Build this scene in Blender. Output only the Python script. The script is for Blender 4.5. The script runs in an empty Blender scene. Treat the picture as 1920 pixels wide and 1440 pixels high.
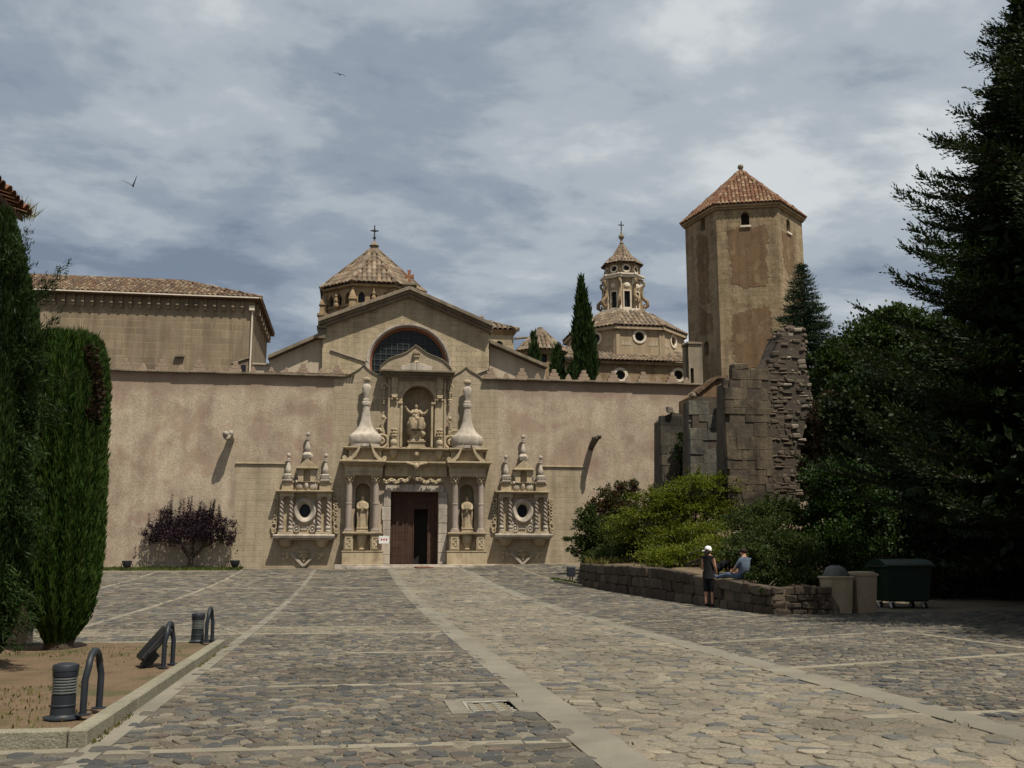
import bpy, bmesh, math, random
import numpy as np
from mathutils import Vector, Matrix, kdtree
from mathutils.geometry import tessellate_polygon

rad = math.radians
scn = bpy.context.scene
LINK = scn.collection.objects.link
rs = np.random.RandomState(11)
rr = random.Random(5)

# ------------------------------------------------------------------ camera
YAW, PITCH, EYE, FOC = rad(8.94), rad(9.785), 1.5, 1867.0
cam_data = bpy.data.cameras.new('camera')
cam_data.sensor_width = 36.0
cam_data.lens = 35.0
cam_data.clip_end = 3000.0
cam = bpy.data.objects.new('camera', cam_data)
LINK(cam)
cam.location = (0, 0, EYE)
cam.rotation_euler = (rad(90) + PITCH, 0, -YAW)
scn.camera = cam

# ------------------------------------------------------------------ sky, sun, exposure
SUN = Vector((0.57, -1.0, 2.3)).normalized()
world = bpy.data.worlds.new('World')
scn.world = world
world.use_nodes = True


def sky_nodes():
    nt = world.node_tree
    nt.nodes.clear()
    N, L = nt.nodes.new, nt.links.new
    out = N('ShaderNodeOutputWorld')
    bg = N('ShaderNodeBackground')
    bg.inputs['Strength'].default_value = 0.1
    sky = N('ShaderNodeTexSky')
    sky.sky_type = 'NISHITA'
    sky.sun_disc = False
    sky.sun_elevation = math.asin(SUN.z)
    sky.sun_rotation = math.atan2(SUN.x, SUN.y)
    sky.air_density = 1.0
    sky.dust_density = 1.0
    geo = N('ShaderNodeTexCoord')
    sep = N('ShaderNodeSeparateXYZ')
    L(geo.outputs['Generated'], sep.inputs[0])

    def mth(op, a, b=None):
        m = N('ShaderNodeMath')
        m.operation = op
        for i, v in enumerate((a, b)):
            if v is None:
                continue
            if isinstance(v, (int, float)):
                m.inputs[i].default_value = v
            else:
                L(v, m.inputs[i])
        return m.outputs[0]
    zz = mth('ADD', mth('MAXIMUM', sep.outputs['Z'], 0.0), 0.16)
    px = mth('DIVIDE', sep.outputs['X'], zz)
    py = mth('DIVIDE', sep.outputs['Y'], zz)
    cmb = N('ShaderNodeCombineXYZ')
    L(px, cmb.inputs[0])
    L(py, cmb.inputs[1])

    def noise(scale, detail, rough, dist, loc, sc):
        mp = N('ShaderNodeMapping')
        mp.inputs['Location'].default_value = loc
        mp.inputs['Scale'].default_value = sc
        mp.inputs['Rotation'].default_value = (0, 0, rad(-14))
        L(cmb.outputs[0], mp.inputs['Vector'])
        n = N('ShaderNodeTexNoise')
        n.inputs['Scale'].default_value = scale
        n.inputs['Detail'].default_value = detail
        n.inputs['Roughness'].default_value = rough
        n.inputs['Distortion'].default_value = dist
        L(mp.outputs[0], n.inputs['Vector'])
        return n.outputs['Fac']

    def ramp(fac, stops):
        r = N('ShaderNodeValToRGB')
        r.color_ramp.interpolation = 'EASE'
        el = r.color_ramp.elements
        while len(el) < len(stops):
            el.new(0.5)
        for e, (p, c) in zip(el, stops):
            e.position = p
            e.color = tuple(c) + (1,)
        L(fac, r.inputs[0])
        return r.outputs[0]
    big = noise(0.75, 3, 0.5, 0.15, (3.1, 1.7, 0), (1.0, 1.15, 1))
    fine = noise(2.3, 9, 0.57, 0.12, (0.9, 4.6, 0), (1.0, 1.2, 1))
    mix = mth('ADD', mth('MULTIPLY', big, 0.5), mth('MULTIPLY', fine, 0.5))
    mix = mth('ADD', mix, mth('MULTIPLY', mth('SUBTRACT', mth('MINIMUM', sep.outputs['Z'], 0.75), 0.36), 0.13))
    # cloud deck: grey-blue undersides to pale tops (radiance / 0.1)
    cl = ramp(mix, [(0.39, (1.55, 1.93, 2.52)), (0.45, (2.35, 2.75, 3.3)), (0.51, (3.35, 3.75, 4.15)), (0.59, (5.1, 5.4, 5.55))])
    cover = ramp(mix, [(0.25, (0.94,) * 3), (0.6, (0.99,) * 3)])
    m1 = N('ShaderNodeMixRGB')
    L(cover, m1.inputs[0])
    L(sky.outputs[0], m1.inputs[1])
    L(cl, m1.inputs[2])
    L(m1.outputs[0], bg.inputs['Color'])
    L(bg.outputs[0], out.inputs[0])


sky_nodes()
sun_data = bpy.data.lights.new('sun', 'SUN')
sun_data.energy = 5.0
sun_data.angle = rad(0.6)
sun_data.color = (1.0, 0.93, 0.80)
sun = bpy.data.objects.new('sun', sun_data)
LINK(sun)
sun.location = (20, -30, 80)
sun.rotation_euler = SUN.to_track_quat('Z', 'Y').to_euler()
scn.view_settings.view_transform = 'Standard'
scn.view_settings.look = 'None'
scn.view_settings.gamma = 1.0
scn.view_settings.use_curve_mapping = False
scn.view_settings.exposure = 0.30

# ------------------------------------------------------------------ measuring helpers
_F = Vector((math.sin(YAW) * math.cos(PITCH), math.cos(YAW) * math.cos(PITCH), math.sin(PITCH)))
_R = Vector((math.cos(YAW), -math.sin(YAW), 0))
_U = _R.cross(_F)


def ray(px, py):
    return _F + _R * ((px - 960) / FOC) - _U * ((py - 720) / FOC)


def at(px, py, Y):
    """real point seen at photo position px, py at depth Y (metres along the plaza)"""
    d = ray(px, py)
    t = Y / d.y
    return Vector((d.x * t, Y, EYE + d.z * t))


_GY = np.array([-400, 0, 18, 24, 30, 36, 42, 47, 52, 56.5, 62, 400])
_GZ = np.array([0, 0, 0, 0.015, 0.06, 0.15, 0.29, 0.46, 0.69, 0.86, 0.95, 0.95])


def gz(x, y):
    t = np.clip((np.asarray(y, float) - 24) / 32.0, 0, 1)
    t = t * t * (3 - 2 * t)
    return np.interp(y, _GY, _GZ) + 0.021 * np.clip(x, 0, 30) * t


def ground(px, py):
    d = ray(px, py)
    lo, hi = 2.0, 120.0
    for _ in range(40):
        m = (lo + hi) / 2
        t = m / d.y
        if EYE + d.z * t > float(gz(d.x * t, m)):
            lo = m
        else:
            hi = m
    t = lo / d.y
    return Vector((d.x * t, lo, float(gz(d.x * t, lo))))


# ------------------------------------------------------------------ materials
class NT:
    def __init__(s, name):
        s.m = bpy.data.materials.new(name)
        s.m.use_nodes = True
        s.t = s.m.node_tree
        s.t.nodes.clear()
        s.out = s.n('ShaderNodeOutputMaterial')

    def n(s, typ, **kw):
        nd = s.t.nodes.new(typ)
        for k, v in kw.items():
            if hasattr(nd, k):
                setattr(nd, k, v)
        return nd

    def l(s, a, b):
        s.t.links.new(a, b)

    def put(s, sock, v):
        if hasattr(v, 'is_output'):
            s.l(v, sock)
        else:
            sock.default_value = v

    def math(s, op, a, b=0.0):
        m = s.n('ShaderNodeMath', operation=op)
        s.put(m.inputs[0], a)
        s.put(m.inputs[1], b)
        return m.outputs[0]

    def mix(s, fac, a, b, mode='MIX'):
        m = s.n('ShaderNodeMixRGB', blend_type=mode)
        for i, v in enumerate((fac, a, b)):
            if isinstance(v, (tuple, list)):
                v = tuple(v[:3]) + (1,)
            s.put(m.inputs[i], v)
        return m.outputs[0]

    def ramp(s, fac, stops, interp='LINEAR'):
        r = s.n('ShaderNodeValToRGB')
        r.color_ramp.interpolation = interp
        el = r.color_ramp.elements
        while len(el) < len(stops):
            el.new(0.5)
        for e, (p, c) in zip(el, stops):
            e.position = p
            e.color = (c, c, c, 1) if isinstance(c, (int, float)) else tuple(c) + (1,)
        s.put(r.inputs[0], fac)
        return r.outputs[0]

    def coords(s, scale=(1, 1, 1), loc=(0, 0, 0), rot=(0, 0, 0), src=None):
        if src is None:
            src = s.n('ShaderNodeNewGeometry').outputs['Position']
        mp = s.n('ShaderNodeMapping')
        mp.inputs['Scale'].default_value = scale
        mp.inputs['Location'].default_value = loc
        mp.inputs['Rotation'].default_value = rot
        s.l(src, mp.inputs['Vector'])
        return mp.outputs[0]

    def noise(s, scale, detail=5, rough=0.6, vec=None, dist=0.0):
        nd = s.n('ShaderNodeTexNoise')
        nd.inputs['Scale'].default_value = scale
        nd.inputs['Detail'].default_value = detail
        nd.inputs['Roughness'].default_value = rough
        nd.inputs['Distortion'].default_value = dist
        s.l(vec if vec is not None else s.coords(), nd.inputs['Vector'])
        return nd.outputs['Fac']


MATS = {}


def stone(name, cols, scale=0.9, rough=0.92, bump=0.35, bscale=14, streak=0.0, brick=None,
          pieces=None, vary=0.25, spec=0.25, metal=0.0, pits=0.0, grain=0.25, blotch=None, bcon=1.0, zband=None, macro=0.0):
    """mineral / painted surface: broad colour noise, fine grain, rain streaks, masonry joints, per-piece tone"""
    g = NT(name)
    lo, hi = 0.32, 0.68
    k = len(cols)
    n1 = g.noise(scale, 6, 0.62)
    col = g.ramp(n1, [(lo + (hi - lo) * i / max(1, k - 1), c) for i, c in enumerate(cols)])
    if pieces is not None:
        at_ = g.n('ShaderNodeAttribute', attribute_name='rnd')
        kk = len(pieces)
        pc = g.ramp(at_.outputs['Fac'], [(i / kk, c) for i, c in enumerate(pieces)], 'CONSTANT')
        col = g.mix(0.8, col, pc)
    if vary:
        at2 = g.n('ShaderNodeAttribute', attribute_name='rnd')
        v = g.math('FRACT', g.math('MULTIPLY', at2.outputs['Fac'], 7.31))
        col = g.mix(1.0, col, g.ramp(v, [(0, 1 - vary), (1, 1 + vary * 0.6)]), 'MULTIPLY')
    hgt = g.math('MULTIPLY', g.noise(bscale, 6, 0.65), 1.0)
    if grain:
        gr = g.noise(bscale * 2.3, 4, 0.7)
        col = g.mix(1.0, col, g.ramp(gr, [(0.3, 1 - grain), (0.7, 1 + grain * 0.5)]), 'MULTIPLY')
    if blotch:
        bl = g.noise(blotch[1], 5, 0.6, dist=0.6)
        col = g.mix(g.ramp(bl, [(blotch[2], 0.0), (blotch[2] + 0.1, blotch[3])]), col, blotch[0])
    if macro:
        mc = g.noise(0.42, 4, 0.6, dist=0.8)
        col = g.mix(1.0, col, g.ramp(mc, [(0.35, 1 - macro), (0.62, 1 + macro * .35)]), 'MULTIPLY')
    if streak:
        st = g.noise(1.0, 5, 0.6, g.coords((2.2, 2.2, 0.22)))
        col = g.mix(1.0, col, g.ramp(st, [(0.35, 1 - streak), (0.62, 1.0)]), 'MULTIPLY')
    if brick:
        bw, bh, mort, size = brick
        sp = g.n('ShaderNodeSeparateXYZ')
        g.l(g.n('ShaderNodeNewGeometry').outputs['Position'], sp.inputs[0])
        cb = g.n('ShaderNodeCombineXYZ')
        wob = g.math('MULTIPLY', g.noise(0.8, 3), 0.10)
        g.l(g.math('ADD', g.math('ADD', sp.outputs[0], g.math('MULTIPLY', sp.outputs[1], 0.73)), wob), cb.inputs[0])
        g.l(g.math('ADD', sp.outputs[2], wob), cb.inputs[1])
        b = g.n('ShaderNodeTexBrick')
        b.offset = 0.5
        b.inputs['Scale'].default_value = 1.0
        b.inputs['Brick Width'].default_value = bw
        b.inputs['Row Height'].default_value = bh
        b.inputs['Mortar Size'].default_value = size
        b.inputs['Mortar Smooth'].default_value = 0.3
        b.inputs['Bias'].default_value = -0.1
        b.inputs['Color1'].default_value = (1 - .2 * bcon, 1 - .2 * bcon, 1 - .2 * bcon, 1)
        b.inputs['Color2'].default_value = (1 + .12 * bcon, 1 + .1 * bcon, 1 + .06 * bcon, 1)
        b.inputs['Mortar'].default_value = tuple(mort) + (1,)
        g.l(cb.outputs[0], b.inputs['Vector'])
        patch = g.ramp(g.noise(0.5, 4, 0.6), [(0.36, 0.15), (0.6, 1.0)])
        col = g.mix(patch, col, g.mix(1.0, col, b.outputs['Color'], 'MULTIPLY'))
        hgt = g.math('SUBTRACT', hgt, g.math('MULTIPLY', b.outputs['Fac'], 1.5))
    if zband:
        spz = g.n('ShaderNodeSeparateXYZ')
        g.l(g.n('ShaderNodeNewGeometry').outputs['Position'], spz.inputs[0])
        hz = g.math('ADD', spz.outputs[2], g.math('MULTIPLY', g.math('SUBTRACT', g.noise(0.55, 5, 0.6), 0.5), 2.4))
        col = g.mix(g.ramp(g.math('MULTIPLY', g.math('SUBTRACT', hz, zband[0]), 1.0 / zband[2]), [(0.0, 0.0), (1.0, zband[3])]), col, zband[1])
    if pits:
        vo = g.n('ShaderNodeTexVoronoi')
        vo.inputs['Scale'].default_value = 3.2
        g.l(g.coords(), vo.inputs['Vector'])
        pm = g.ramp(vo.outputs['Distance'], [(0.04, 1 - pits), (0.13, 1.0)])
        col = g.mix(1.0, col, pm, 'MULTIPLY')
    p = g.n('ShaderNodeBsdfPrincipled')
    g.l(col, p.inputs['Base Color'])
    p.inputs['Roughness'].default_value = rough
    p.inputs['Metallic'].default_value = metal
    p.inputs['Specular IOR Level'].default_value = spec
    if bump:
        bp = g.n('ShaderNodeBump')
        bp.inputs['Strength'].default_value = bump
        bp.inputs['Distance'].default_value = 0.03
        g.l(hgt, bp.inputs['Height'])
        g.l(bp.outputs[0], p.inputs['Normal'])
    g.l(p.outputs[0], g.out.inputs[0])
    MATS[name] = g.m
    return g.m


def leafmat(name, cols, trans=0.3, rough=0.55):
    g = NT(name)
    a = g.n('ShaderNodeAttribute', attribute_name='rnd')
    k = len(cols)
    c = g.ramp(a.outputs['Fac'], [((i + 0.5) / k, q) for i, q in enumerate(cols)])
    big = g.noise(0.7, 3, 0.5)
    c = g.mix(1.0, c, g.ramp(big, [(0.3, 0.72), (0.7, 1.2)]), 'MULTIPLY')
    p = g.n('ShaderNodeBsdfPrincipled')
    g.l(c, p.inputs['Base Color'])
    p.inputs['Roughness'].default_value = rough
    p.inputs['Specular IOR Level'].default_value = 0.12
    t = g.n('ShaderNodeBsdfTranslucent')
    g.l(g.mix(1.0, c, (1.15, 1.25, 0.6), 'MULTIPLY'), t.inputs['Color'])
    mx = g.n('ShaderNodeMixShader')
    mx.inputs[0].default_value = trans
    g.l(p.outputs[0], mx.inputs[1])
    g.l(t.outputs[0], mx.inputs[2])
    g.l(mx.outputs[0], g.out.inputs[0])
    MATS[name] = g.m
    return g.m


def glass(name, col, rough=0.32):
    g = NT(name)
    p = g.n('ShaderNodeBsdfPrincipled')
    n = g.noise(0.9, 4)
    g.l(g.mix(n, [c * 0.6 for c in col], [c * 1.5 for c in col]), p.inputs['Base Color'])
    p.inputs['Roughness'].default_value = rough
    p.inputs['Specular IOR Level'].default_value = 0.22
    bp = g.n('ShaderNodeBump')
    bp.inputs['Strength'].default_value = 0.2
    g.l(g.noise(4, 3), bp.inputs['Height'])
    g.l(bp.outputs[0], p.inputs['Normal'])
    g.l(p.outputs[0], g.out.inputs[0])
    MATS[name] = g.m
    return g.m


stone('render_wall', [(0.315, 0.247, 0.178), (0.42, 0.345, 0.257), (0.355, 0.283, 0.205)], 0.35, streak=0.17, bump=0.35, bscale=6, grain=.42,
      macro=.16, blotch=((0.27, 0.188, 0.142), 0.5, 0.50, 0.7), pits=0.25, vary=0, zband=(10.3, (0.205, 0.145, 0.107), .7, .75))
stone('ashlar', [(0.285, 0.228, 0.155), (0.375, 0.31, 0.22), (0.32, 0.258, 0.178)], 0.6, streak=0.25, bcon=.35, bump=0.5, bscale=9,
      brick=(0.58, 0.30, (0.80, 0.77, 0.73), 0.010), pits=0.35, vary=0)
stone('gable_stone', [(0.32, 0.257, 0.168), (0.41, 0.34, 0.23), (0.345, 0.275, 0.182)], 0.6, streak=0.25, bump=0.5, bscale=8,
      brick=(0.62, 0.32, (0.62, 0.58, 0.52), 0.012), pits=0.45, vary=0)
stone('pale_plaster', [(0.37, 0.305, 0.228), (0.44, 0.37, 0.28)], 0.5, streak=0.15, bump=0.15, vary=0)
stone('statue_stone', [(0.27, 0.21, 0.135), (0.37, 0.295, 0.20), (0.30, 0.235, 0.15)], 2.5, streak=0.3, bump=0.4, bscale=18, vary=0.05)
stone('carved_stone', [(0.27, 0.21, 0.130), (0.43, 0.35, 0.235), (0.34, 0.265, 0.168)], 1.3, streak=0.22, bump=0.45, bscale=16, vary=0.10)
stone('pale_stone', [(0.34, 0.292, 0.236), (0.45, 0.395, 0.33), (0.37, 0.318, 0.26)], 1.6, streak=0.35, blotch=((0.20, 0.17, 0.13), 2.0, 0.56, 0.5), bump=0.35, bscale=18, vary=0.10)
stone('column_stone', [(0.26, 0.21, 0.172), (0.345, 0.285, 0.24), (0.29, 0.235, 0.195)], 1.6, streak=0.3, bump=0.35, bscale=18, vary=0.10)
stone('grey_cornice', [(0.17, 0.14, 0.10), (0.27, 0.22, 0.16)], 1.0, streak=0.35, bump=0.5, vary=0.1)
stone('ochre_stone', [(0.22, 0.155, 0.09), (0.30, 0.22, 0.13), (0.245, 0.172, 0.10)], 0.7, streak=0.3, bump=0.5, bscale=8,
      brick=(0.66, 0.33, (0.70, 0.66, 0.6), 0.012), pits=0.3, vary=0)
stone('tower_stone', [(0.20, 0.146, 0.084), (0.305, 0.233, 0.145), (0.235, 0.172, 0.10)], 1.1, streak=0.35, grain=.35, blotch=((0.155, 0.10, 0.055), 0.8, 0.55, 0.55), bump=0.55, bscale=8,
      brick=(0.60, 0.32, (0.62, 0.58, 0.52), 0.014), pits=0.35, vary=0)
stone('brown_render', [(0.125, 0.075, 0.040), (0.175, 0.11, 0.060), (0.145, 0.088, 0.046)], 0.9, streak=0.3, bump=0.7, bscale=10, vary=0.05, grain=.35, blotch=((0.235, 0.175, 0.105), 1.1, 0.55, 0.65))
stone('dorm_stone', [(0.205, 0.155, 0.104), (0.26, 0.205, 0.14), (0.22, 0.167, 0.112)], 0.4, streak=0.3, bump=0.3, bscale=8,
      brick=(1.5, 0.52, (1.45, 1.4, 1.35), 0.020), vary=0)
stone('dome_plaster', [(0.31, 0.235, 0.15), (0.375, 0.292, 0.195)], 0.6, streak=0.25, bump=0.2, vary=0.05)
stone('trim_white', [(0.55, 0.48, 0.38), (0.66, 0.59, 0.48)], 1.2, streak=0.1, bump=0.15, vary=0.05)
TILES = [(0.085, 0.05, 0.03), (0.13, 0.077, 0.044), (0.18, 0.122, 0.075), (0.215, 0.165, 0.108), (0.11, 0.066, 0.038), (0.155, 0.12, 0.08), (0.08, 0.056, 0.042)]
stone('roof_tile', [(0.12, 0.072, 0.043), (0.165, 0.108, 0.066)], 2.0, pieces=TILES, bump=0.3, bscale=12, vary=0.25)
stone('roof_tile_red', [(0.125, 0.062, 0.034), (0.18, 0.095, 0.053)], 2.0, pieces=[(0.095, 0.043, 0.024), (0.155, 0.073, 0.038), (0.20, 0.105, 0.058), (0.13, 0.06, 0.033), (0.24, 0.165, 0.10)], bump=0.3, bscale=12, vary=0.25)
stone('roof_tile_pale', [(0.165, 0.12, 0.08), (0.22, 0.168, 0.115)], 2.0, pieces=[(0.125, 0.083, 0.053), (0.175, 0.128, 0.084), (0.23, 0.182, 0.128), (0.15, 0.115, 0.08), (0.115, 0.092, 0.07)], bump=0.3, bscale=12, vary=0.25)
stone('roof_deck', [(0.10, 0.06, 0.04), (0.15, 0.09, 0.06)], 2.0, bump=0.2)
stone('eave_brick', [(0.20, 0.085, 0.045), (0.29, 0.13, 0.07)], 2.5, bump=0.3, vary=0.2)
PAV = [(0.129, 0.112, 0.083), (0.099, 0.09, 0.075), (0.159, 0.138, 0.101), (0.058, 0.062, 0.065), (0.125, 0.095, 0.073), (0.077, 0.075, 0.069), (0.138, 0.119, 0.086), (0.047, 0.052, 0.058), (0.181, 0.159, 0.12), (0.086, 0.082, 0.071), (0.107, 0.096, 0.077)]
PAL = [(0.195, 0.168, 0.122), (0.175, 0.152, 0.112), (0.15, 0.135, 0.106), (0.22, 0.19, 0.14), (0.18, 0.145, 0.108), (0.168, 0.15, 0.115), (0.078, 0.083, 0.087), (0.20, 0.174, 0.128), (0.165, 0.148, 0.112), (0.13, 0.124, 0.106), (0.185, 0.16, 0.118), (0.17, 0.15, 0.112)]
stone('cobble_dark', [(0.10, 0.09, 0.072), (0.15, 0.128, 0.094)], 3.0, pieces=PAV, bump=0.8, bscale=16, vary=0.26, rough=0.8, macro=.28, grain=.4)
stone('cobble_pale', [(0.165, 0.145, 0.108), (0.21, 0.178, 0.13)], 3.0, pieces=PAL, bump=0.8, bscale=16, vary=0.2, rough=0.8, macro=.24, grain=.4)
stone('mortar_sand', [(0.105, 0.088, 0.062), (0.155, 0.13, 0.092), (0.13, 0.108, 0.076)], 1.2, bump=0.5, bscale=30, vary=0)
stone('concrete', [(0.150, 0.138, 0.108), (0.19, 0.172, 0.135)], 1.6, macro=.2, bump=0.25, bscale=40, vary=0.08, streak=0)
stone('slab_stone', [(0.175, 0.156, 0.117), (0.22, 0.196, 0.148)], 2.0, bump=0.3, bscale=30, vary=0.15)
stone('kerb_stone', [(0.17, 0.158, 0.115), (0.235, 0.218, 0.16), (0.19, 0.177, 0.13)], 5.0, bump=0.6, bscale=45, vary=0.12, grain=0.5)
stone('soil', [(0.095, 0.062, 0.037), (0.145, 0.098, 0.060), (0.115, 0.077, 0.046)], 1.4, bump=0.9, bscale=22, vary=0, grain=.5, blotch=((0.062, 0.062, 0.026), 1.0, 0.50, 0.75))
stone('bed_earth', [(0.09, 0.065, 0.04), (0.14, 0.10, 0.06)], 1.5, bump=0.8, bscale=15, vary=0)
stone('planter_stone', [(0.05, 0.038, 0.027), (0.075, 0.057, 0.04)], 2.0, pieces=[(0.045, 0.034, 0.024), (0.065, 0.05, 0.035), (0.085, 0.067, 0.047), (0.055, 0.041, 0.03)], bump=0.7, bscale=14, vary=0.25)
stone('planter_core', [(0.09, 0.065, 0.045), (0.13, 0.10, 0.07)], 2.0, bump=0.5, vary=0)
stone('ruin_stone', [(0.072, 0.062, 0.047), (0.125, 0.106, 0.08), (0.085, 0.072, 0.054)], 1.0, pieces=[(0.075, 0.064, 0.048), (0.10, 0.085, 0.062), (0.125, 0.104, 0.074), (0.085, 0.07, 0.05), (0.115, 0.088, 0.058), (0.065, 0.058, 0.045)], bump=0.9, bscale=6, vary=0.07, streak=0.5, grain=.4,
      blotch=((0.030, 0.029, 0.023), 0.8, 0.48, 0.75))
stone('ruin_brown', [(0.085, 0.066, 0.044), (0.14, 0.11, 0.073), (0.10, 0.08, 0.054)], 0.8, bump=0.9, bscale=6, vary=0.08, streak=0.55, grain=.4, blotch=((0.034, 0.029, 0.022), 0.55, 0.50, 0.8))
stone('ruin_grey', [(0.075, 0.073, 0.065), (0.12, 0.112, 0.095), (0.16, 0.14, 0.108)], 0.6, bump=0.9, bscale=6, vary=0.08, streak=0.4, grain=.4, blotch=((0.04, 0.04, 0.036), 0.8, 0.52, 0.7))
stone('ruin_pale', [(0.18, 0.155, 0.12), (0.26, 0.228, 0.18)], 1.5, pieces=[(0.11, 0.092, 0.07), (0.17, 0.145, 0.11), (0.225, 0.195, 0.152), (0.14, 0.11, 0.08)], bump=0.8, bscale=7, vary=0.25)
stone('ruin_core', [(0.05, 0.04, 0.03), (0.085, 0.067, 0.05)], 1.4, bump=0.9, bscale=6, vary=0)
stone('rubble', [(0.062, 0.048, 0.036), (0.095, 0.073, 0.054)], 1.4, pieces=[(0.068, 0.052, 0.037), (0.085, 0.066, 0.047), (0.10, 0.08, 0.058), (0.075, 0.055, 0.038)], bump=0.8, bscale=9, vary=0.12)
stone('door_wood', [(0.050, 0.025, 0.016), (0.080, 0.040, 0.025)], 2.0, bump=0.3, bscale=9, vary=0.2, streak=0.3, rough=0.7)
stone('dark_room', [(0.02, 0.017, 0.014), (0.03, 0.025, 0.02)], 1.0, bump=0, vary=0)  # near-black colour stands for the shade of unlit interiors
stone('iron', [(0.018, 0.018, 0.018), (0.035, 0.033, 0.03)], 4, bump=0.1, vary=0, rough=0.55, metal=0.6)
stone('green_iron', [(0.03, 0.04, 0.035), (0.05, 0.055, 0.045)], 4, bump=0.1, vary=0, rough=0.6)
stone('lamp_paint', [(0.014, 0.017, 0.022), (0.022, 0.026, 0.032)], 6, bump=0.08, bscale=60, vary=0, rough=0.5, spec=0.3, grain=0.15)
stone('lamp_louvre', [(0.10, 0.11, 0.11), (0.15, 0.155, 0.15)], 6, bump=0.05, vary=0, rough=0.35, spec=0.5)
stone('black_paint', [(0.010, 0.010, 0.011), (0.02, 0.02, 0.021)], 6, bump=0.06, bscale=60, vary=0, rough=0.45, spec=0.4)
stone('bin_beige', [(0.33, 0.255, 0.165), (0.40, 0.315, 0.21)], 2, bump=0.05, vary=0, rough=0.6, streak=0.25)
stone('bin_green', [(0.006, 0.020, 0.011), (0.010, 0.029, 0.016)], 2, bump=0.04, vary=0, rough=0.5, streak=0.2)
stone('grey_plastic', [(0.07, 0.07, 0.065), (0.10, 0.10, 0.09)], 5, bump=0.1, vary=0.1, rough=0.6)
stone('rubber', [(0.015, 0.015, 0.015), (0.03, 0.03, 0.03)], 5, bump=0.1, vary=0)
stone('white_paint', [(0.62, 0.61, 0.58), (0.74, 0.73, 0.70)], 4, bump=0.05, vary=0, streak=0.1)
stone('red_paint', [(0.35, 0.03, 0.025), (0.42, 0.04, 0.03)], 4, bump=0, vary=0)
stone('mat_brown', [(0.11, 0.045, 0.03), (0.16, 0.065, 0.045)], 8, bump=0.6, bscale=60, vary=0)
stone('grate_metal', [(0.20, 0.19, 0.16), (0.27, 0.255, 0.21)], 6, bump=0.2, vary=0, rough=0.6)
stone('bark', [(0.055, 0.04, 0.028), (0.10, 0.075, 0.05)], 5, bump=0.9, bscale=18, vary=0, streak=0.3)
stone('skin_tone', [(0.36, 0.19, 0.12), (0.42, 0.23, 0.15)], 8, bump=0, vary=0, rough=0.6)
stone('black_cloth', [(0.008, 0.008, 0.009), (0.016, 0.016, 0.018)], 6, bump=0.3, bscale=30, vary=0)
stone('blue_cloth', [(0.06, 0.083, 0.12), (0.10, 0.128, 0.17)], 6, bump=0.3, bscale=20, vary=0)
stone('denim', [(0.05, 0.07, 0.115), (0.085, 0.115, 0.175)], 8, bump=0.3, bscale=30, vary=0)
stone('white_cloth', [(0.72, 0.72, 0.70), (0.8, 0.8, 0.78)], 8, bump=0.1, vary=0)
stone('hair', [(0.012, 0.009, 0.007), (0.03, 0.022, 0.016)], 20, bump=0.4, bscale=60, vary=0)
stone('feather', [(0.012, 0.013, 0.018), (0.03, 0.03, 0.035)], 20, bump=0, vary=0)
glass('dark_glass', (0.012, 0.014, 0.018))
leafmat('cypress_leaf', [(0.010, 0.021, 0.005), (0.018, 0.036, 0.008), (0.03, 0.053, 0.012), (0.014, 0.028, 0.007)], 0.16)
leafmat('clipped_leaf', [(0.014, 0.032, 0.006), (0.026, 0.056, 0.009), (0.042, 0.08, 0.014), (0.042, 0.058, 0.014)], 0.22)
leafmat('cedar_leaf', [(0.008, 0.015, 0.005), (0.014, 0.024, 0.007), (0.024, 0.037, 0.010), (0.010, 0.018, 0.006)], 0.16)
leafmat('spruce_leaf', [(0.013, 0.025, 0.014), (0.02, 0.037, 0.02), (0.028, 0.047, 0.023)], 0.15)
leafmat('broad_leaf', [(0.016, 0.029, 0.009), (0.026, 0.044, 0.011), (0.035, 0.053, 0.014), (0.02, 0.036, 0.010)], 0.25)
leafmat('yellow_leaf', [(0.06, 0.075, 0.011), (0.10, 0.115, 0.015), (0.135, 0.145, 0.019), (0.032, 0.05, 0.009)], 0.35)
leafmat('green_leaf', [(0.02, 0.034, 0.010), (0.034, 0.05, 0.013), (0.05, 0.066, 0.018), (0.022, 0.038, 0.011)], 0.3)
leafmat('ivy_leaf', [(0.014, 0.028, 0.007), (0.021, 0.041, 0.009), (0.03, 0.052, 0.012), (0.014, 0.03, 0.007)], 0.22, 0.45)
leafmat('hedge_leaf', [(0.007, 0.014, 0.005), (0.011, 0.02, 0.006), (0.015, 0.026, 0.007)], 0.1)
leafmat('red_leaf', [(0.055, 0.028, 0.018), (0.075, 0.04, 0.022), (0.05, 0.055, 0.022), (0.04, 0.06, 0.02)], 0.3)
leafmat('plum_leaf', [(0.013, 0.008, 0.012), (0.022, 0.011, 0.018), (0.032, 0.015, 0.026), (0.011, 0.009, 0.010)], 0.15)
leafmat('brown_leaf', [(0.035, 0.022, 0.016), (0.055, 0.032, 0.022), (0.032, 0.028, 0.014)], 0.2)
leafmat('grass_leaf', [(0.045, 0.075, 0.015), (0.065, 0.09, 0.02), (0.09, 0.095, 0.03)], 0.3)
leafmat('dry_grass', [(0.12, 0.10, 0.035), (0.17, 0.14, 0.05), (0.09, 0.10, 0.03)], 0.3)


# ------------------------------------------------------------------ scene graph helpers
def tag(o, label=None, cat=None, group=None, kind=None):
    if label:
        o['label'] = label
    if cat:
        o['category'] = cat
    if group:
        o['group'] = group
    if kind:
        o['kind'] = kind
    return o


def thing(name, label, cat, loc, group=None):
    o = bpy.data.objects.new(name, None)
    LINK(o)
    o.location = loc
    o.empty_display_size = 0.3
    return tag(o, label, cat, group)


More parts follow.
